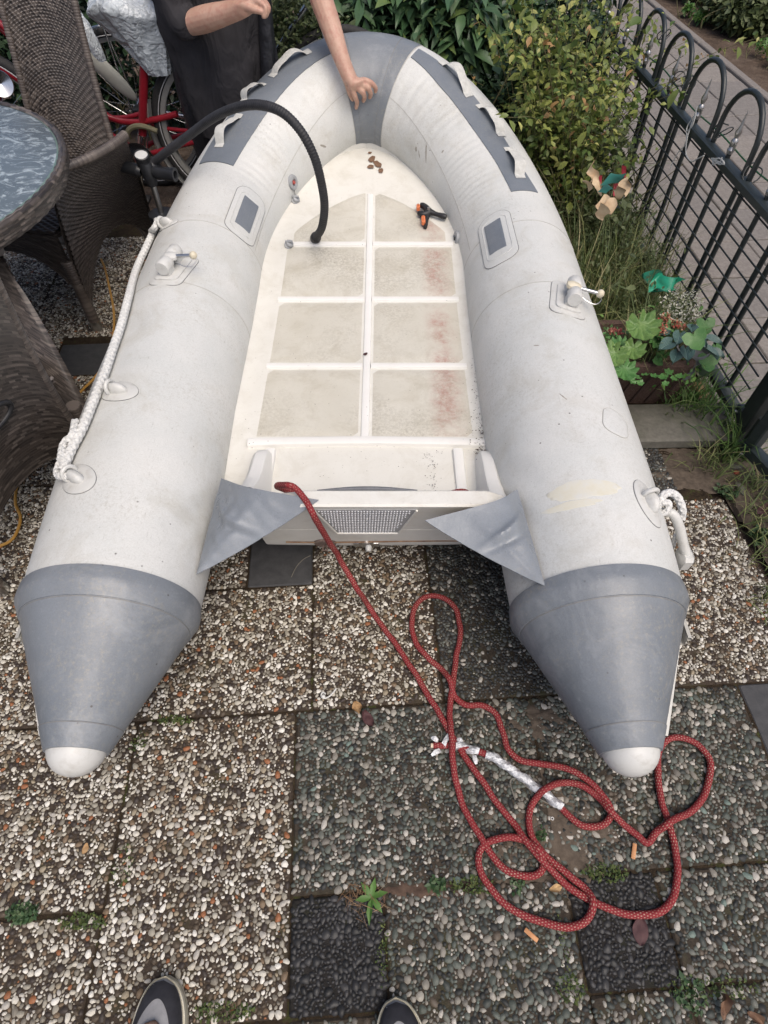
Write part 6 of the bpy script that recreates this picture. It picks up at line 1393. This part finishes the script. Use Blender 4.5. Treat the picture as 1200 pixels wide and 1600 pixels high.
def grass(name, label, fn, n, h, seed, m, w=.0024, cat=None, lean=.5):
    r = np.random.default_rng(seed); B = fn(r, n); hh = h * r.lognormal(0, .35, n); a = r.uniform(0, 6.283, n); ln = np.abs(r.normal(lean, .3, n))
    d = np.stack([np.cos(a), np.sin(a), 0 * a], 1); sd = np.stack([-np.sin(a), np.cos(a), 0 * a], 1) * w * r.uniform(.6, 1.4, (n, 1)); up = np.array([0, 0, 1.0])
    rows = []
    for t, ww in ((0, 1), (.4, .9), (.75, .6)):
        c = B + d * (hh * ln * t ** 1.8)[:, None] + up * (hh * (t - .25 * ln * t * t))[:, None]; rows += [c - sd * ww, c + sd * ww]
    c = B + d * (hh * ln * 1.05)[:, None] + up * (hh * (1 - .33 * ln))[:, None]; rows.append(c)
    V = np.stack(rows, 1).reshape(-1, 3); f = np.array([[0, 1, 3], [0, 3, 2], [2, 3, 5], [2, 5, 4], [4, 5, 6]])
    o = obj(name, (V, (f[None] + (np.arange(n) * 7)[:, None, None]).reshape(-1, 3)), m, base=B.mean(0)); return props(o, label, cat, kind='stuff')
M_GRASS = lmat('grass_blade', [(0, (.09, .125, .04)), (.45, (.15, .19, .065)), (.75, (.23, .245, .09)), (.9, (.34, .31, .16)), (1, (.44, .39, .25))], .6, .2)
M_GRASS2 = lmat('green_blade', [(0, (.05, .11, .025)), (.6, (.10, .18, .045)), (1, (.18, .22, .08))], .5, .2)
def inrect(x0, x1, y0, y1, z=-.02): return lambda r, n: np.c_[r.uniform(x0, x1, n), r.uniform(y0, y1, n), np.full(n, z)]
def clumps(cs, s, z=0.0): return lambda r, n: (lambda k: np.c_[np.array(cs)[k, 0] + r.normal(0, s, n), np.array(cs)[k, 1] + r.normal(0, s, n), np.full(n, z)])(r.integers(0, len(cs), n))
grass('grass', 'tall dry olive grass between the right tube and the fence', inrect(.72, 1.17, 1.88, 2.75), 3600, .20, 31, M_GRASS, .0026)
grass('grass', 'shorter grass in the shade of the yellow green bush', inrect(.70, 1.12, 2.6, 3.3), 1500, .16, 32, M_GRASS2, .0026)
grass('grass', 'fresh grass blades beside the concrete slab and the fence foot', clumps([(1.14, 1.53), (1.17, 1.60), (1.08, 1.56), (1.2, 1.47)], .035), 230, .13, 33, M_GRASS2, .0026, lean=.7)
grass('grass', 'grass tuft at the foot of the gate post', clumps([(1.215, 1.36), (1.20, 1.33)], .02), 60, .14, 34, M_GRASS2, .003, lean=.8)
grass('grass', 'dry grass in front of the gate', clumps([(1.12, 1.30), (1.2, 1.2), (1.2, 1.05), (1.18, .9), (1.14, .75)], .04), 320, .075, 35, M_GRASS, .0018, lean=.9)
def ground_leaves(name, label, c, rad, n, L, m, seed, z=.012, asp=.6, pitch=(.1, .4), fl=1.0):
    r = np.random.default_rng(seed); a = r.uniform(0, 6.283, n); q = rad * np.sqrt(r.random(n)); P = np.c_[c[0] + np.cos(a) * q, c[1] + np.sin(a) * q * fl, np.full(n, z) + r.uniform(0, .01, n)]; LL = L * r.lognormal(0, .25, n)
    return props(obj(name, leaves(P, LL, LL * asp, T_DIAM, r, pitch), m, base=(c[0], c[1], 0)), label, kind='stuff')
M_MOSSL = lmat('moss_leaf', [(0, (.03, .055, .012)), (.5, (.06, .09, .022)), (1, (.11, .13, .035))], .7, .1)
M_WEED = lmat('weed_leaf', [(0, (.03, .07, .025)), (.6, (.055, .105, .042)), (1, (.10, .15, .06))], .5, .2)
for k, (x, y, rad, n, L, m, lab, fl) in enumerate((
    (36, 1428, .030, 170, .010, M_WEED, 'cushion of small green weed in the joint at the left edge', .6), (130, 1440, .05, 170, .007, M_MOSSL, 'olive moss in the joint right of the green weed cushion', .3), (275, 1126, .045, 200, .006, M_MOSSL, 'moss in the joint by the left tube tip', .25), (218, 1165, .018, 70, .006, M_MOSSL, 'moss in the upright joint below the left tube tip', 1.6),
    (195, 1350, .022, 60, .006, M_MOSSL, 'thin moss in the joint between the left tiles', 2.2), (683, 1384, .018, 50, .012, M_WEED, 'small weed in the joint right of the dandelion', .8), (738, 1384, .05, 190, .007, M_MOSSL, 'green moss in the joint left of the rope loop', .3), (808, 1383, .016, 60, .008, M_WEED, 'bright weed inside the small rope loop', 1.0), (945, 1364, .05, 220, .007, M_MOSSL, 'moss and clover above the black tile at the right', .35),
    (1076, 1555, .03, 90, .011, M_WEED, 'small weed beside the lower right black tile', 1.0), (350, 1580, .06, 230, .006, M_MOSSL, 'moss in the joint beside the left sneaker', .25), (890, 1545, .03, 120, .006, M_MOSSL, 'moss in the joint at the lower corner of the right black tile', .8), (845, 1305, .012, 40, .009, M_WEED, 'tiny weed beside the big rope loop', 1.0), (1110, 1543, .10, 200, .006, M_MOSSL, 'moss along the joint at the lower right', .2), (1135, 770, .03, 90, .013, M_WEED, 'green weed on the dirt in front of the slab', 1.0), (1185, 838, .03, 60, .022, M_WEED, 'round leaved weed by the gate', 1.0), (598, 1490, .012, 90, .005, M_MOSSL, 'moss along the side of the left black tile', 5.0), (880, 1480, .010, 60, .005, M_MOSSL, 'moss along the side of the right black tile', 6.0))):
    p = at(x, y, 0); ground_leaves('moss' if m is M_MOSSL else 'ground_weed', lab, p, rad, n, L, m, 60 + k, .000, .65, (.35, .45), fl)
# dandelion rosette
p = at(581, 1402, 0); dn_ = thing('dandelion', 'small green dandelion rosette growing in the tile joint by the left black tile', 'weed', p)
r = np.random.default_rng(3)
for k, a in enumerate((.3, 1.4, 2.3, 3.3, 4.55, 5.4)):
    V, F = leaves(np.array([[p[0], p[1], .006]]), .036 if k != 4 else .05, .015, T_LONG, r, (.28, .05), .1, np.array([a])); obj('leaf', (V, F), M_FRESH, dn_)
grass('dry_grass', 'dry yellowish root tuft around the dandelion', clumps([tuple(p[:2] + [-.03, 0]), tuple(p[:2] + [.0, .004])], .014), 90, .016, 37, M_DRY, .0006, lean=1.6)

# plants in and around the planter
def lobed(n, R, lob, depth, cup=.15):
    a = np.linspace(0, 2 * np.pi, n, endpoint=False); rr = R * (1 + depth * np.cos(lob * a) + depth * .35 * np.cos(3 * lob * a)) * (1 - .45 * np.exp(-((a - np.pi) / .28) ** 2))
    V = [(R * -.35, 0, 0)]
    for f in (.5, 1.0): V += [(x * f, y * f, cup * R * (f ** 2) * (1 + .6 * math.cos(lob * t)) - .05 * R * (1 - f)) for x, y, t in zip(rr * np.cos(a), rr * np.sin(a), a)]
    F = [(0, 1 + i, 1 + (i + 1) % n) for i in range(n)] + [(1 + i, 1 + n + i, 1 + n + (i + 1) % n, 1 + (i + 1) % n) for i in range(n)]
    return np.array(V), F
def place_leaf(name, VF, p, m, par, yaw, tilt, roll, stem_to=None):
    X, Y, Z = rots(np.array([yaw]), np.array([tilt]), np.array([roll])); M_ = np.stack([X[0], Y[0], Z[0]]); o = obj(name, (VF[0] @ M_ + p, VF[1]), m, par)
    if stem_to is not None: obj('leaf_stalk', tube(spline([np.array(stem_to), (np.array(stem_to) + p) / 2 + [0, 0, .01], p + M_[0] * VF[0][0][0]], 8), .0022, 5), M_STEM, par)
    return o
def leafmat(name, a, b, vein): 
    t = NT(name); col = t.mix(t.vramp(t.noise(30, 5, .7), .4, .7), a, b); col = t.mix(t.vramp(t.voro(60, 'DISTANCE_TO_EDGE').outputs['Distance'], .06, .0, 0, .5), col, vein)
    return t.fin(col, .45, t.bump(t.noise(120, 4), .4, .001), spec=.4)
M_BEG = leafmat('lime_leaf', (.075, .15, .038), (.13, .215, .055), (.19, .27, .10)); M_BEG2 = leafmat('mid_leaf', (.05, .14, .035), (.08, .18, .05), (.12, .22, .08)); M_IVY = leafmat('ivy_leaf', (.045, .13, .03), (.07, .17, .04), (.11, .2, .07))
hp_ = thing('lobed_leaf_plant', 'plant with big round lobed lime green leaves at the back of the brown planter', 'plant', (.86, 1.72, .18))
for x, y, R, z, m, yw in ((1003, 512, .054, .33, M_BEG, -1.2), (988, 548, .040, .29, M_BEG, -1.9), (1024, 540, .032, .28, M_BEG2, -.6), (1030, 522, .030, .30, M_BEG2, .2), (958, 556, .044, .30, M_BEG, -2.5), (976, 580, .038, .27, M_BEG2, -1.4), (966, 538, .03, .31, M_BEG2, 2.6), (984, 594, .022, .24, M_BEG2, -.8)):
    place_leaf('leaf', lobed(72, R, 9, .075, .30), at(x, y, z), m, hp_, yw, -.35, RNG.normal(0, .2), (.87, 1.71, .19))
vines('herb_clump', 'loose green herbs and stalks filling the planter soil', 'plant', (.93, 1.70, .19), [(.80, 1.05, 1.62, 1.80)], 34, .19 + .19, 60, .016, .6, M_FRESH, 48, rad=.0018, up=.75)
vines('wild_herbs', 'wispy olive herbs and stalks between right tube and fence, above the planter', 'plant', (.95, 2.15, 0), [(.78, 1.14, 1.95, 2.7)], 120, .34, 46, .020, .42, M_OLIVE, 49, rad=.0016)
sg_ = thing('trailing_plant', 'small scalloped leaves trailing along the front rim of the planter', 'plant', (.95, 1.60, .2))
for x, y, R in ((995, 590, .014), (1008, 586, .013), (1022, 588, .014), (1036, 590, .018), (1045, 582, .016), (1052, 592, .014), (1061, 588, .014), (1040, 600, .012), (1000, 598, .012), (1028, 566, .02), (1036, 556, .024)):
    place_leaf('leaf', lobed(30, R, 6, .12, .2), at(x, y, .225), M_BEG2, sg_, RNG.uniform(0, 6.3), RNG.normal(-.2, .2), RNG.normal(0, .2))
grass('grass', 'grass and straw growing in the planter soil', clumps([(.92, 1.66), (.98, 1.68), (1.0, 1.74), (.9, 1.70)], .04, .185), 240, .11, 36, M_GRASS, .0016, lean=.8)
M_PEPA = (lambda t: (lambda s: t.fin(t.mix(t.vramp(t.math('SINE', t.math('MULTIPLY', s.outputs[1], 40.0)), .1, .5), (.012, .055, .045), (.16, .235, .215)), .4, spec=.5))(_sep(t)))(NT('striped_leaf'))
pp_ = thing('striped_leaf_plant', 'dark teal plant with silver striped leaves in the small grey pot', 'plant', (ptc[0], ptc[1], .2))
def ovate(L, Wd, n=9):
    V, uv = [], []
    for i in range(n):
        f = i / (n - 1); w = Wd * math.sin(math.pi * min(1, f * .93 + .07)) ** .7 * (1 - .25 * f)
        for k in np.linspace(-1, 1, 7): V.append((L * f, w * k / 1, .12 * L * (1 - abs(k)) * -1 + .10 * L * abs(k) - .30 * L * f * f + .15 * L)); uv.append((f, abs(k)))
    return np.array(V), grid_faces(n, 7), np.array(uv)
for x, y, z, yw, L in ((1062, 522, .31, -2.0, .06), (1050, 536, .30, -2.6, .06), (1070, 545, .29, -1.7, .062), (1085, 530, .31, -1.0, .05), (1095, 545, .30, -.7, .062), (1058, 552, .28, -2.1, .055), (1080, 520, .33, 1.2, .05), (1102, 532, .31, -.2, .055), (1072, 532, .33, -1.5, .05), (1045, 524, .30, 2.6, .05), (1108, 550, .28, -.5, .05)):
    V, F, uv = ovate(L, L * .42); X, Y, Z = rots(np.array([yw]), np.array([.05]), np.array([RNG.normal(0, .2)])); obj('leaf', (V @ np.stack([X[0], Y[0], Z[0]]) + at(x, y, z), F, uv), M_PEPA, pp_)
iv = thing('ivy_plant', 'dark ivy with one bright heart shaped leaf beside the small grey pot', 'plant', (1.15, 1.72, 0))
for x, y, R, z, m in ((1086, 530, .034, .36, M_IVY), (1102, 508, .03, .3, M_BEG2), (1112, 525, .028, .28, M_DARKL), (1106, 565, .034, .2, M_BEG2), (1098, 575, .03, .16, M_DARKL), (1120, 545, .024, .26, M_BEG2)):
    place_leaf('leaf', lobed(24, R, 3, .16, .15), at(x, y, z), m, iv, -1.2 + RNG.normal(0, .5), -.5, RNG.normal(0, .3), (1.15, 1.74, .02))
def flowers(name, label, cat, base, pts, n, rad, L, m, seed, zs=.04, leafm=None):
    r = np.random.default_rng(seed); t = thing(name, label, cat, base); P = np.concatenate([np.array(p) + nrm(r.normal(size=(n, 3))) * rad * r.random((n, 1)) ** .4 for p in pts])
    obj('flower_heads', leaves(P, L, L * .8, T_DIAM, r, (.5, .5)), m, t)['kind'] = 'stuff'
    obj('stems', join(*[tube([np.array(base) + r.normal(0, .01, 3) * [1, 1, 0], (np.array(base) + p) / 2 + r.normal(0, .01, 3), np.array(p)], .0016, 5) for p in pts]), M_STEM, t)['kind'] = 'stuff'
    if leafm: Q = np.concatenate([np.array(p) - [0, 0, rad * 1.2] + r.normal(0, rad, (30, 3)) for p in pts]); obj('foliage', leaves(Q, .02, .009, T_DIAM, r), leafm, t)['kind'] = 'stuff'
flowers('sedum', 'rounded plant with tiny white flowers by the fence behind the pot', 'flowering plant', (1.12, 1.90, 0), [at(x, y, .3) for x, y in ((1045, 470), (1060, 460), (1072, 475), (1085, 470), (1062, 490), (1078, 492), (1090, 488), (1050, 488))], 60, .035, .009, lmat('white_petal', [(0, (.25, .27, .15)), (.5, (.48, .48, .38)), (1, (.62, .60, .52))], .6), 41, leafm=M_OLIVE)
flowers('sedum', 'pale flowered plant at the fence foot left of the dry grass', 'flowering plant', (1.1, 2.3, 0), [at(x, y, .15) for x, y in ((1010, 395), (1025, 388), (1038, 400), (1018, 410))], 50, .03, .010, lmat('pale_petal', [(0, (.2, .22, .11)), (1, (.42, .42, .3))], .6), 42, leafm=M_OLIVE)
flowers('kalanchoe', 'coral red and cream flower heads above the planter', 'flowering plant', (.98, 1.74, .18), [at(x, y, .32) for x, y in ((1028, 507), (1040, 497), (1035, 516), (1056, 507), (1063, 510))], 46, .017, .009, lmat('coral_petal', [(0, (.36, .06, .04)), (.5, (.44, .14, .09)), (1, (.55, .42, .26))], .6), 43, leafm=M_BEG2)
flowers('kalanchoe', 'small pink red flower head beside the tube left of the planter', 'flowering plant', (.82, 1.76, .18), [at(x, y, .30) for x, y in ((957, 518), (968, 519))], 40, .012, .008, lmat('pink_petal', [(0, (.32, .05, .05)), (1, (.48, .22, .16))], .6), 44, leafm=M_BEG2)
# green plastic sheet and windmill with dried flowers stuck in the grass
def sheet(P, seed, amp=.016, n=22):
    a, b, c, d = (np.asarray(k, float) for k in P); g = np.linspace(0, 1, n); V = []
    for u in g:
        for v in g: V.append(a * (1 - u) * (1 - v) + b * u * (1 - v) + c * u * v + d * (1 - u) * v)
    V = np.array(V); V = V + amp * np.stack([vnoise(V * 28, seed), vnoise(V * 28, seed + 1), vnoise(V * 28, seed + 2)], 1); F = grid_faces(n, n); m = len(V)
    return np.concatenate([V, V - [0, 0, .0012]]), np.concatenate([F, F[:, ::-1] + m])
gs = thing('plastic_sheet', 'torn bright green plastic sheet among the grass beside the fence', 'plastic sheet', at(1035, 440, .2))
M_GPL2 = mat('emerald_film', (.01, .20, .11), .3, (.02, .32, .18), 20, .3, 60, spec=.5, bd=.004)
obj('film', sheet([at(1012, 455, .25), at(1030, 425, .30), at(1071, 437, .30), at(1050, 452, .26)], 3), M_GPL2, gs); obj('film', sheet([at(1012, 455, .24), at(1020, 440, .26), at(1058, 452, .24), at(1040, 462, .22)], 7), M_GPL2, gs); obj('film', sheet([at(1000, 432, .2), at(1018, 418, .24), at(1035, 430, .24), at(1012, 445, .2)], 9), M_GPL, gs)
wm = thing('windmill_toy', 'garden ornament of dry cream petals and teal film on a stick', 'garden ornament', at(950, 330, 0.18))
obj('stick', rod(at(950, 335, 0.18), at(952, 285, 0.44), .003, 6), M_TWIG, wm)
M_TEAL = mat('teal_film', (.02, .11, .095), .35, (.04, .18, .155), 20, .3, 60, spec=.5)
obj('film', sheet([at(940, 290, 0.46), at(955, 273, 0.49), at(980, 272, 0.49), at(965, 288, 0.45)], 11, .006), M_TEAL, wm); obj('film', sheet([at(934, 300, 0.42), at(945, 288, 0.44), at(958, 292, 0.43), at(944, 303, 0.41)], 13, .006), M_TEAL, wm)
M_PETAL = mat('dry_petal', (.42, .28, .16), .8, (.58, .47, .32), 25, .4, 100)
for k, (x, y, w, h) in enumerate(((926, 272, 10, 20), (932, 286, 9, 16), (921, 288, 8, 12), (975, 292, 9, 14), (964, 301, 9, 10), (944, 318, 10, 14), (940, 330, 8, 10), (952, 322, 8, 14))):
    obj('petal', sheet([at(x - w, y, 0.43), at(x, y - h, 0.46), at(x + w, y, 0.44), at(x, y + h, 0.40)], 20 + k, .018, 12), M_PETAL, wm)
for k, (x, y) in enumerate(((937, 283), (962, 296), (975, 267))): obj('red_ribbon', sheet([at(x - 4, y - 8, 0.43), at(x + 4, y - 8, 0.44), at(x + 3, y + 10, 0.41), at(x - 3, y + 10, 0.41)], 31 + k, .004, 6), mat('red_ribbon', (.22, .02, .03), .6, (.3, .03, .04), 30), wm)

# ------------------------------------------------------------------ litter and loose bits
def curl_leaf(name, label, cat, x, y, L, Wd, m, yaw, seed, h=.02, z=.006):
    p = at(x, y, z); n = 12; V = []
    for i in range(n):
        f = i / (n - 1); w = Wd / 2 * math.sin(math.pi * (f * .94 + .03)) ** .7
        for k in np.linspace(-1, 1, 7): V.append((L * (f - .5), w * k, h * (abs(k) ** 2 * .7 + .5 * math.sin(f * 5 + seed)) ** 2 * .6))
    V = np.array(V); V[:, 2] += .25 * h * vnoise(V * 90, seed); c, s_ = math.cos(yaw), math.sin(yaw); V = np.stack([V[:, 0] * c - V[:, 1] * s_, V[:, 0] * s_ + V[:, 1] * c, V[:, 2] - V[:, 2].min()], 1) + p
    F = grid_faces(n, 7); m_ = len(V); return props(obj(name, (np.concatenate([V, V - [0, 0, .0008]]), np.concatenate([F, F[:, ::-1] + m_])), m, base=p), label, cat)
M_L1 = mat('leaf_tan', (.28, .16, .07), .8, (.40, .26, .13), 60, .4, 120); M_L2 = mat('leaf_purple', (.045, .018, .02), .7, (.08, .035, .035), 60, .4, 120); M_L3 = mat('leaf_brown', (.12, .065, .04), .8, (.2, .12, .075), 60, .4, 120); M_L4 = mat('leaf_cream', (.38, .25, .12), .8, (.50, .36, .2), 60, .4, 120)
curl_leaf('fallen_leaf', 'curled tan leaf on the tile joint left of the rope', 'leaf', 558, 1106, .034, .026, M_L1, 1.9, 1)
curl_leaf('fallen_leaf', 'dark purple leaf beside the curled tan leaf', 'leaf', 575, 1124, .045, .026, M_L2, -1.0, 2)
curl_leaf('fallen_leaf', 'dark reddish leaf lying flat on the right black tile', 'leaf', 1000, 1455, .05, .032, M_L2, 1.3, 3, .008)
curl_leaf('fallen_leaf', 'brown shrivelled leaf at the lower right', 'leaf', 1128, 1572, .042, .018, M_L3, 1.2, 4, .03)
curl_leaf('fallen_leaf', 'brown leaf at the bottom right edge of the photo', 'leaf', 1180, 1592, .035, .016, M_L3, -.7, 5, .026)
curl_leaf('fallen_leaf', 'pale crumbly leaf on the black tile corner inside the rope loop', 'leaf', 868, 1388, .028, .016, M_L4, .2, 6)
curl_leaf('fallen_leaf', 'big cream dry leaf in front of the planter by the fence', 'leaf', 1095, 615, .07, .05, M_L4, -.6, 7, .03, .05)
curl_leaf('fallen_leaf', 'small cream leaf beside the big dry leaf', 'leaf', 1085, 608, .05, .04, M_L4, .9, 8, .03, .05)
curl_leaf('fallen_leaf', 'orange triangular leaf scrap on the left tile', 'leaf', 134, 1326, .022, .014, M_L1, 1.4, 9, .006)
curl_leaf('fallen_leaf', 'purple black leaf on the kerb near the gate', 'leaf', 1192, 800, .05, .035, M_L2, .3, 10)
M_STICK = mat('orange_wood', (.42, .19, .08), .7, (.52, .27, .13), 60)
for x, y, x2, y2, lab in ((992, 1318, 989, 1342, 'short orange wood chip just below the rope kink'), (820, 1452, 840, 1470, 'orange wood chip left of the right black tile')):
    a, b = at(x, y, .006), at(x2, y2, .006); d = nrm(b - a); t = thing('wood_chip', lab, 'wood chip', (a + b) / 2, 'wood chips on the tiles'); obj('chip', box((a + b) / 2, (np.linalg.norm(b - a), .009, .004), np.array([d, np.cross([0, 0, 1], d), [0, 0, 1.0]]), .001), M_STICK, t)
hk = at(512, 1085, .006); hkt = thing('plastic_hook', 'small white plastic hook lying on the pale pebble tile', 'hook', hk)
obj('hook_body', tube(spline([at(x, y, .007) for x, y in ((525, 1076), (520, 1083), (513, 1089), (506, 1091), (502, 1087), (504, 1082), (509, 1084))], 30), .0022, 8), M_PLASTIC, hkt); obj('hook_head', ellipsoid(at(505, 1088, .008), (.006, .005, .003), None, 12, 8), M_PLASTIC, hkt)
rg = at(863, 1279, .005); props(obj('washer_ring', tube(np.array([rg + [.003 * math.cos(a), .003 * math.sin(a), 0] for a in np.linspace(0, 6.283, 14, endpoint=False)]), .001, 6, closed=True), M_PLASTIC, base=rg), 'tiny white ring on the dirt beside the silver tape', 'ring')
M_GREYT = mat('grey_string', (.12, .11, .095), .9, (.19, .18, .15), 80)
for pts_, lab in ((((688, 1108), (683, 1128), (690, 1145), (688, 1158)), 'thin grey string end by the torn silver tape'), (((800, 1216), (797, 1226), (803, 1240), (805, 1250), (797, 1222), (806, 1216), (820, 1226), (840, 1246), (858, 1256)), 'thin grey string loop under the silver tape'), (((485, 868), (474, 874), (463, 886), (455, 902)), 'thin pale wire hanging out from under the transom')):
    P = spline([at(x, y, .006) for x, y in pts_], 50); t = thing('thin_string', lab, 'string', P[0]); obj('strand', tube(P, .0014, 5), M_GREYT, t)
# crumbs, seeds and wet leaf bits on the boat floor
r = np.random.default_rng(77); V, F, n = [], [], 0
def crumb(p, s, flat=.4):
    global n
    a = np.sort(r.uniform(0, 6.283, 6)); ring = [p + s * r.uniform(.6, 1.2) * np.array([math.cos(t), math.sin(t), 0]) for t in a]; V.extend(ring + [p + [0, 0, s * flat]]); F.extend([(n + k, n + (k + 1) % 6, n + 6) for k in range(6)]); n += 7
def fcr(x, y, s, h=.0045): q = hitf(x, y); crumb(q + [0, 0, h], s)
for _ in range(190): fcr(752 + r.normal(0, 5) + r.uniform(-14, 6), r.uniform(560, 715), r.uniform(.001, .0026), .014)
for _ in range(50): fcr(754 + r.normal(0, 5), 712 + r.normal(0, 4), r.uniform(.0015, .004), .014)
for _ in range(18): fcr(752 + r.normal(0, 4), 679 + r.normal(0, 4), r.uniform(.0015, .004), .014)
for _ in range(70): fcr(675 + r.normal(0, 6), r.uniform(705, 770), r.uniform(.0008, .0022))
for _ in range(130): fcr(r.uniform(420, 740), r.uniform(300, 760), r.uniform(.0007, .0016))
dbr = obj('crumbs', (np.array(V), F), mat('crumb_dark', (.035, .022, .016), .9, (.07, .045, .03), 90), boat); dbr['kind'] = 'stuff'
curl_leaf('leaf_scrap', 'small dark leaf scrap on the centre rib of the boat floor', 'leaf scrap', 0, 0, .016, .012, M_L2, .4, 3, .004).location = tuple(hitf(571, 557) + [0, 0, .01])
for x, y, L, w, yw, sd in ((581, 250, .04, .03, 1.2, 1), (590, 258, .05, .028, -.9, 2), (579, 262, .03, .025, .3, 3), (595, 268, .035, .02, 1.5, 4), (578, 240, .018, .012, .2, 5)):
    q = hitf(x, y) + [0, 0, .008]; V2 = blot(w, L, sd, 26); c, s_ = math.cos(yw), math.sin(yw)
    P = np.array([[0, 0]] + [(a * c - b * s_, a * s_ + b * c) for a, b in V2]); Z = zf(q[1] + P[:, 1]) + .003 + .003 * np.abs(vnoise(np.c_[P * 120, P[:, :1]], sd))
    props(obj('wet_leaf', (np.c_[q[0] + P[:, 0], q[1] + P[:, 1], Z], [(0, 1 + k, 1 + (k + 1) % 26) for k in range(26)]), M_L3, base=q), ['wet brown leaf scrap nearest the bow panel, left of the rest', 'long upright wet brown leaf scrap in the middle of the bow cluster', 'small dark wet leaf scrap left below the long one', 'hooked wet brown leaf scrap lowest in the bow cluster', 'tiny wet leaf crumb just under the grey bow panel'][sd - 1], 'leaf scrap', 'wet leaf scraps at the front of the boat floor')
# pale pebble kerb bits and red chip near the gate
for x, y, w, h, m, lab in ((1150, 728, .05, .02, M_CONC, 'pale crust of old mortar near the gate corner'), (1158, 762, .025, .06, M_CONC, 'long pale crust of mortar in the dirt by the gate'), (1152, 737, .018, .018, mat('red_chip', (.25, .05, .035), .8, (.32, .08, .05), 60), 'small red brick chip in the dirt by the gate')):
    q = at(x, y, .008); V2 = blot(w, h, int(x), 30); props(obj('mortar_crust' if m is M_CONC else 'brick_chip', (np.array([[q[0], q[1], .014]] + [(q[0] + b, q[1] + a, .006) for a, b in V2] + [(q[0] + b * 1.1, q[1] + a * 1.1, -.01) for a, b in V2]), [(0, 1 + k, 1 + (k + 1) % 30) for k in range(30)] + [(1 + k, 31 + k, 31 + (k + 1) % 30, 1 + (k + 1) % 30) for k in range(30)]), m, base=q), lab, 'rubble')
# leaf litter on the soil bed beyond the path
r = np.random.default_rng(91); P = np.c_[r.uniform(2.95, 4.6, 900), r.uniform(3.5, 8, 900), np.full(900, -.012)]
props(obj('leaf_litter', leaves(P, .04 * r.lognormal(0, .3, 900), .022, T_DIAM, r, (.1, .3)), M_DRY), 'dry leaf litter on the bare soil beyond the path', kind='stuff')
P = np.c_[r.uniform(.75, 1.2, 350), r.uniform(1.75, 3.3, 350), np.full(350, -.005)]
props(obj('leaf_litter', leaves(P, .03 * r.lognormal(0, .3, 350), .016, T_DIAM, r, (.1, .4)), M_DRY), 'dry leaf litter in the planted strip between boat and fence', kind='stuff')
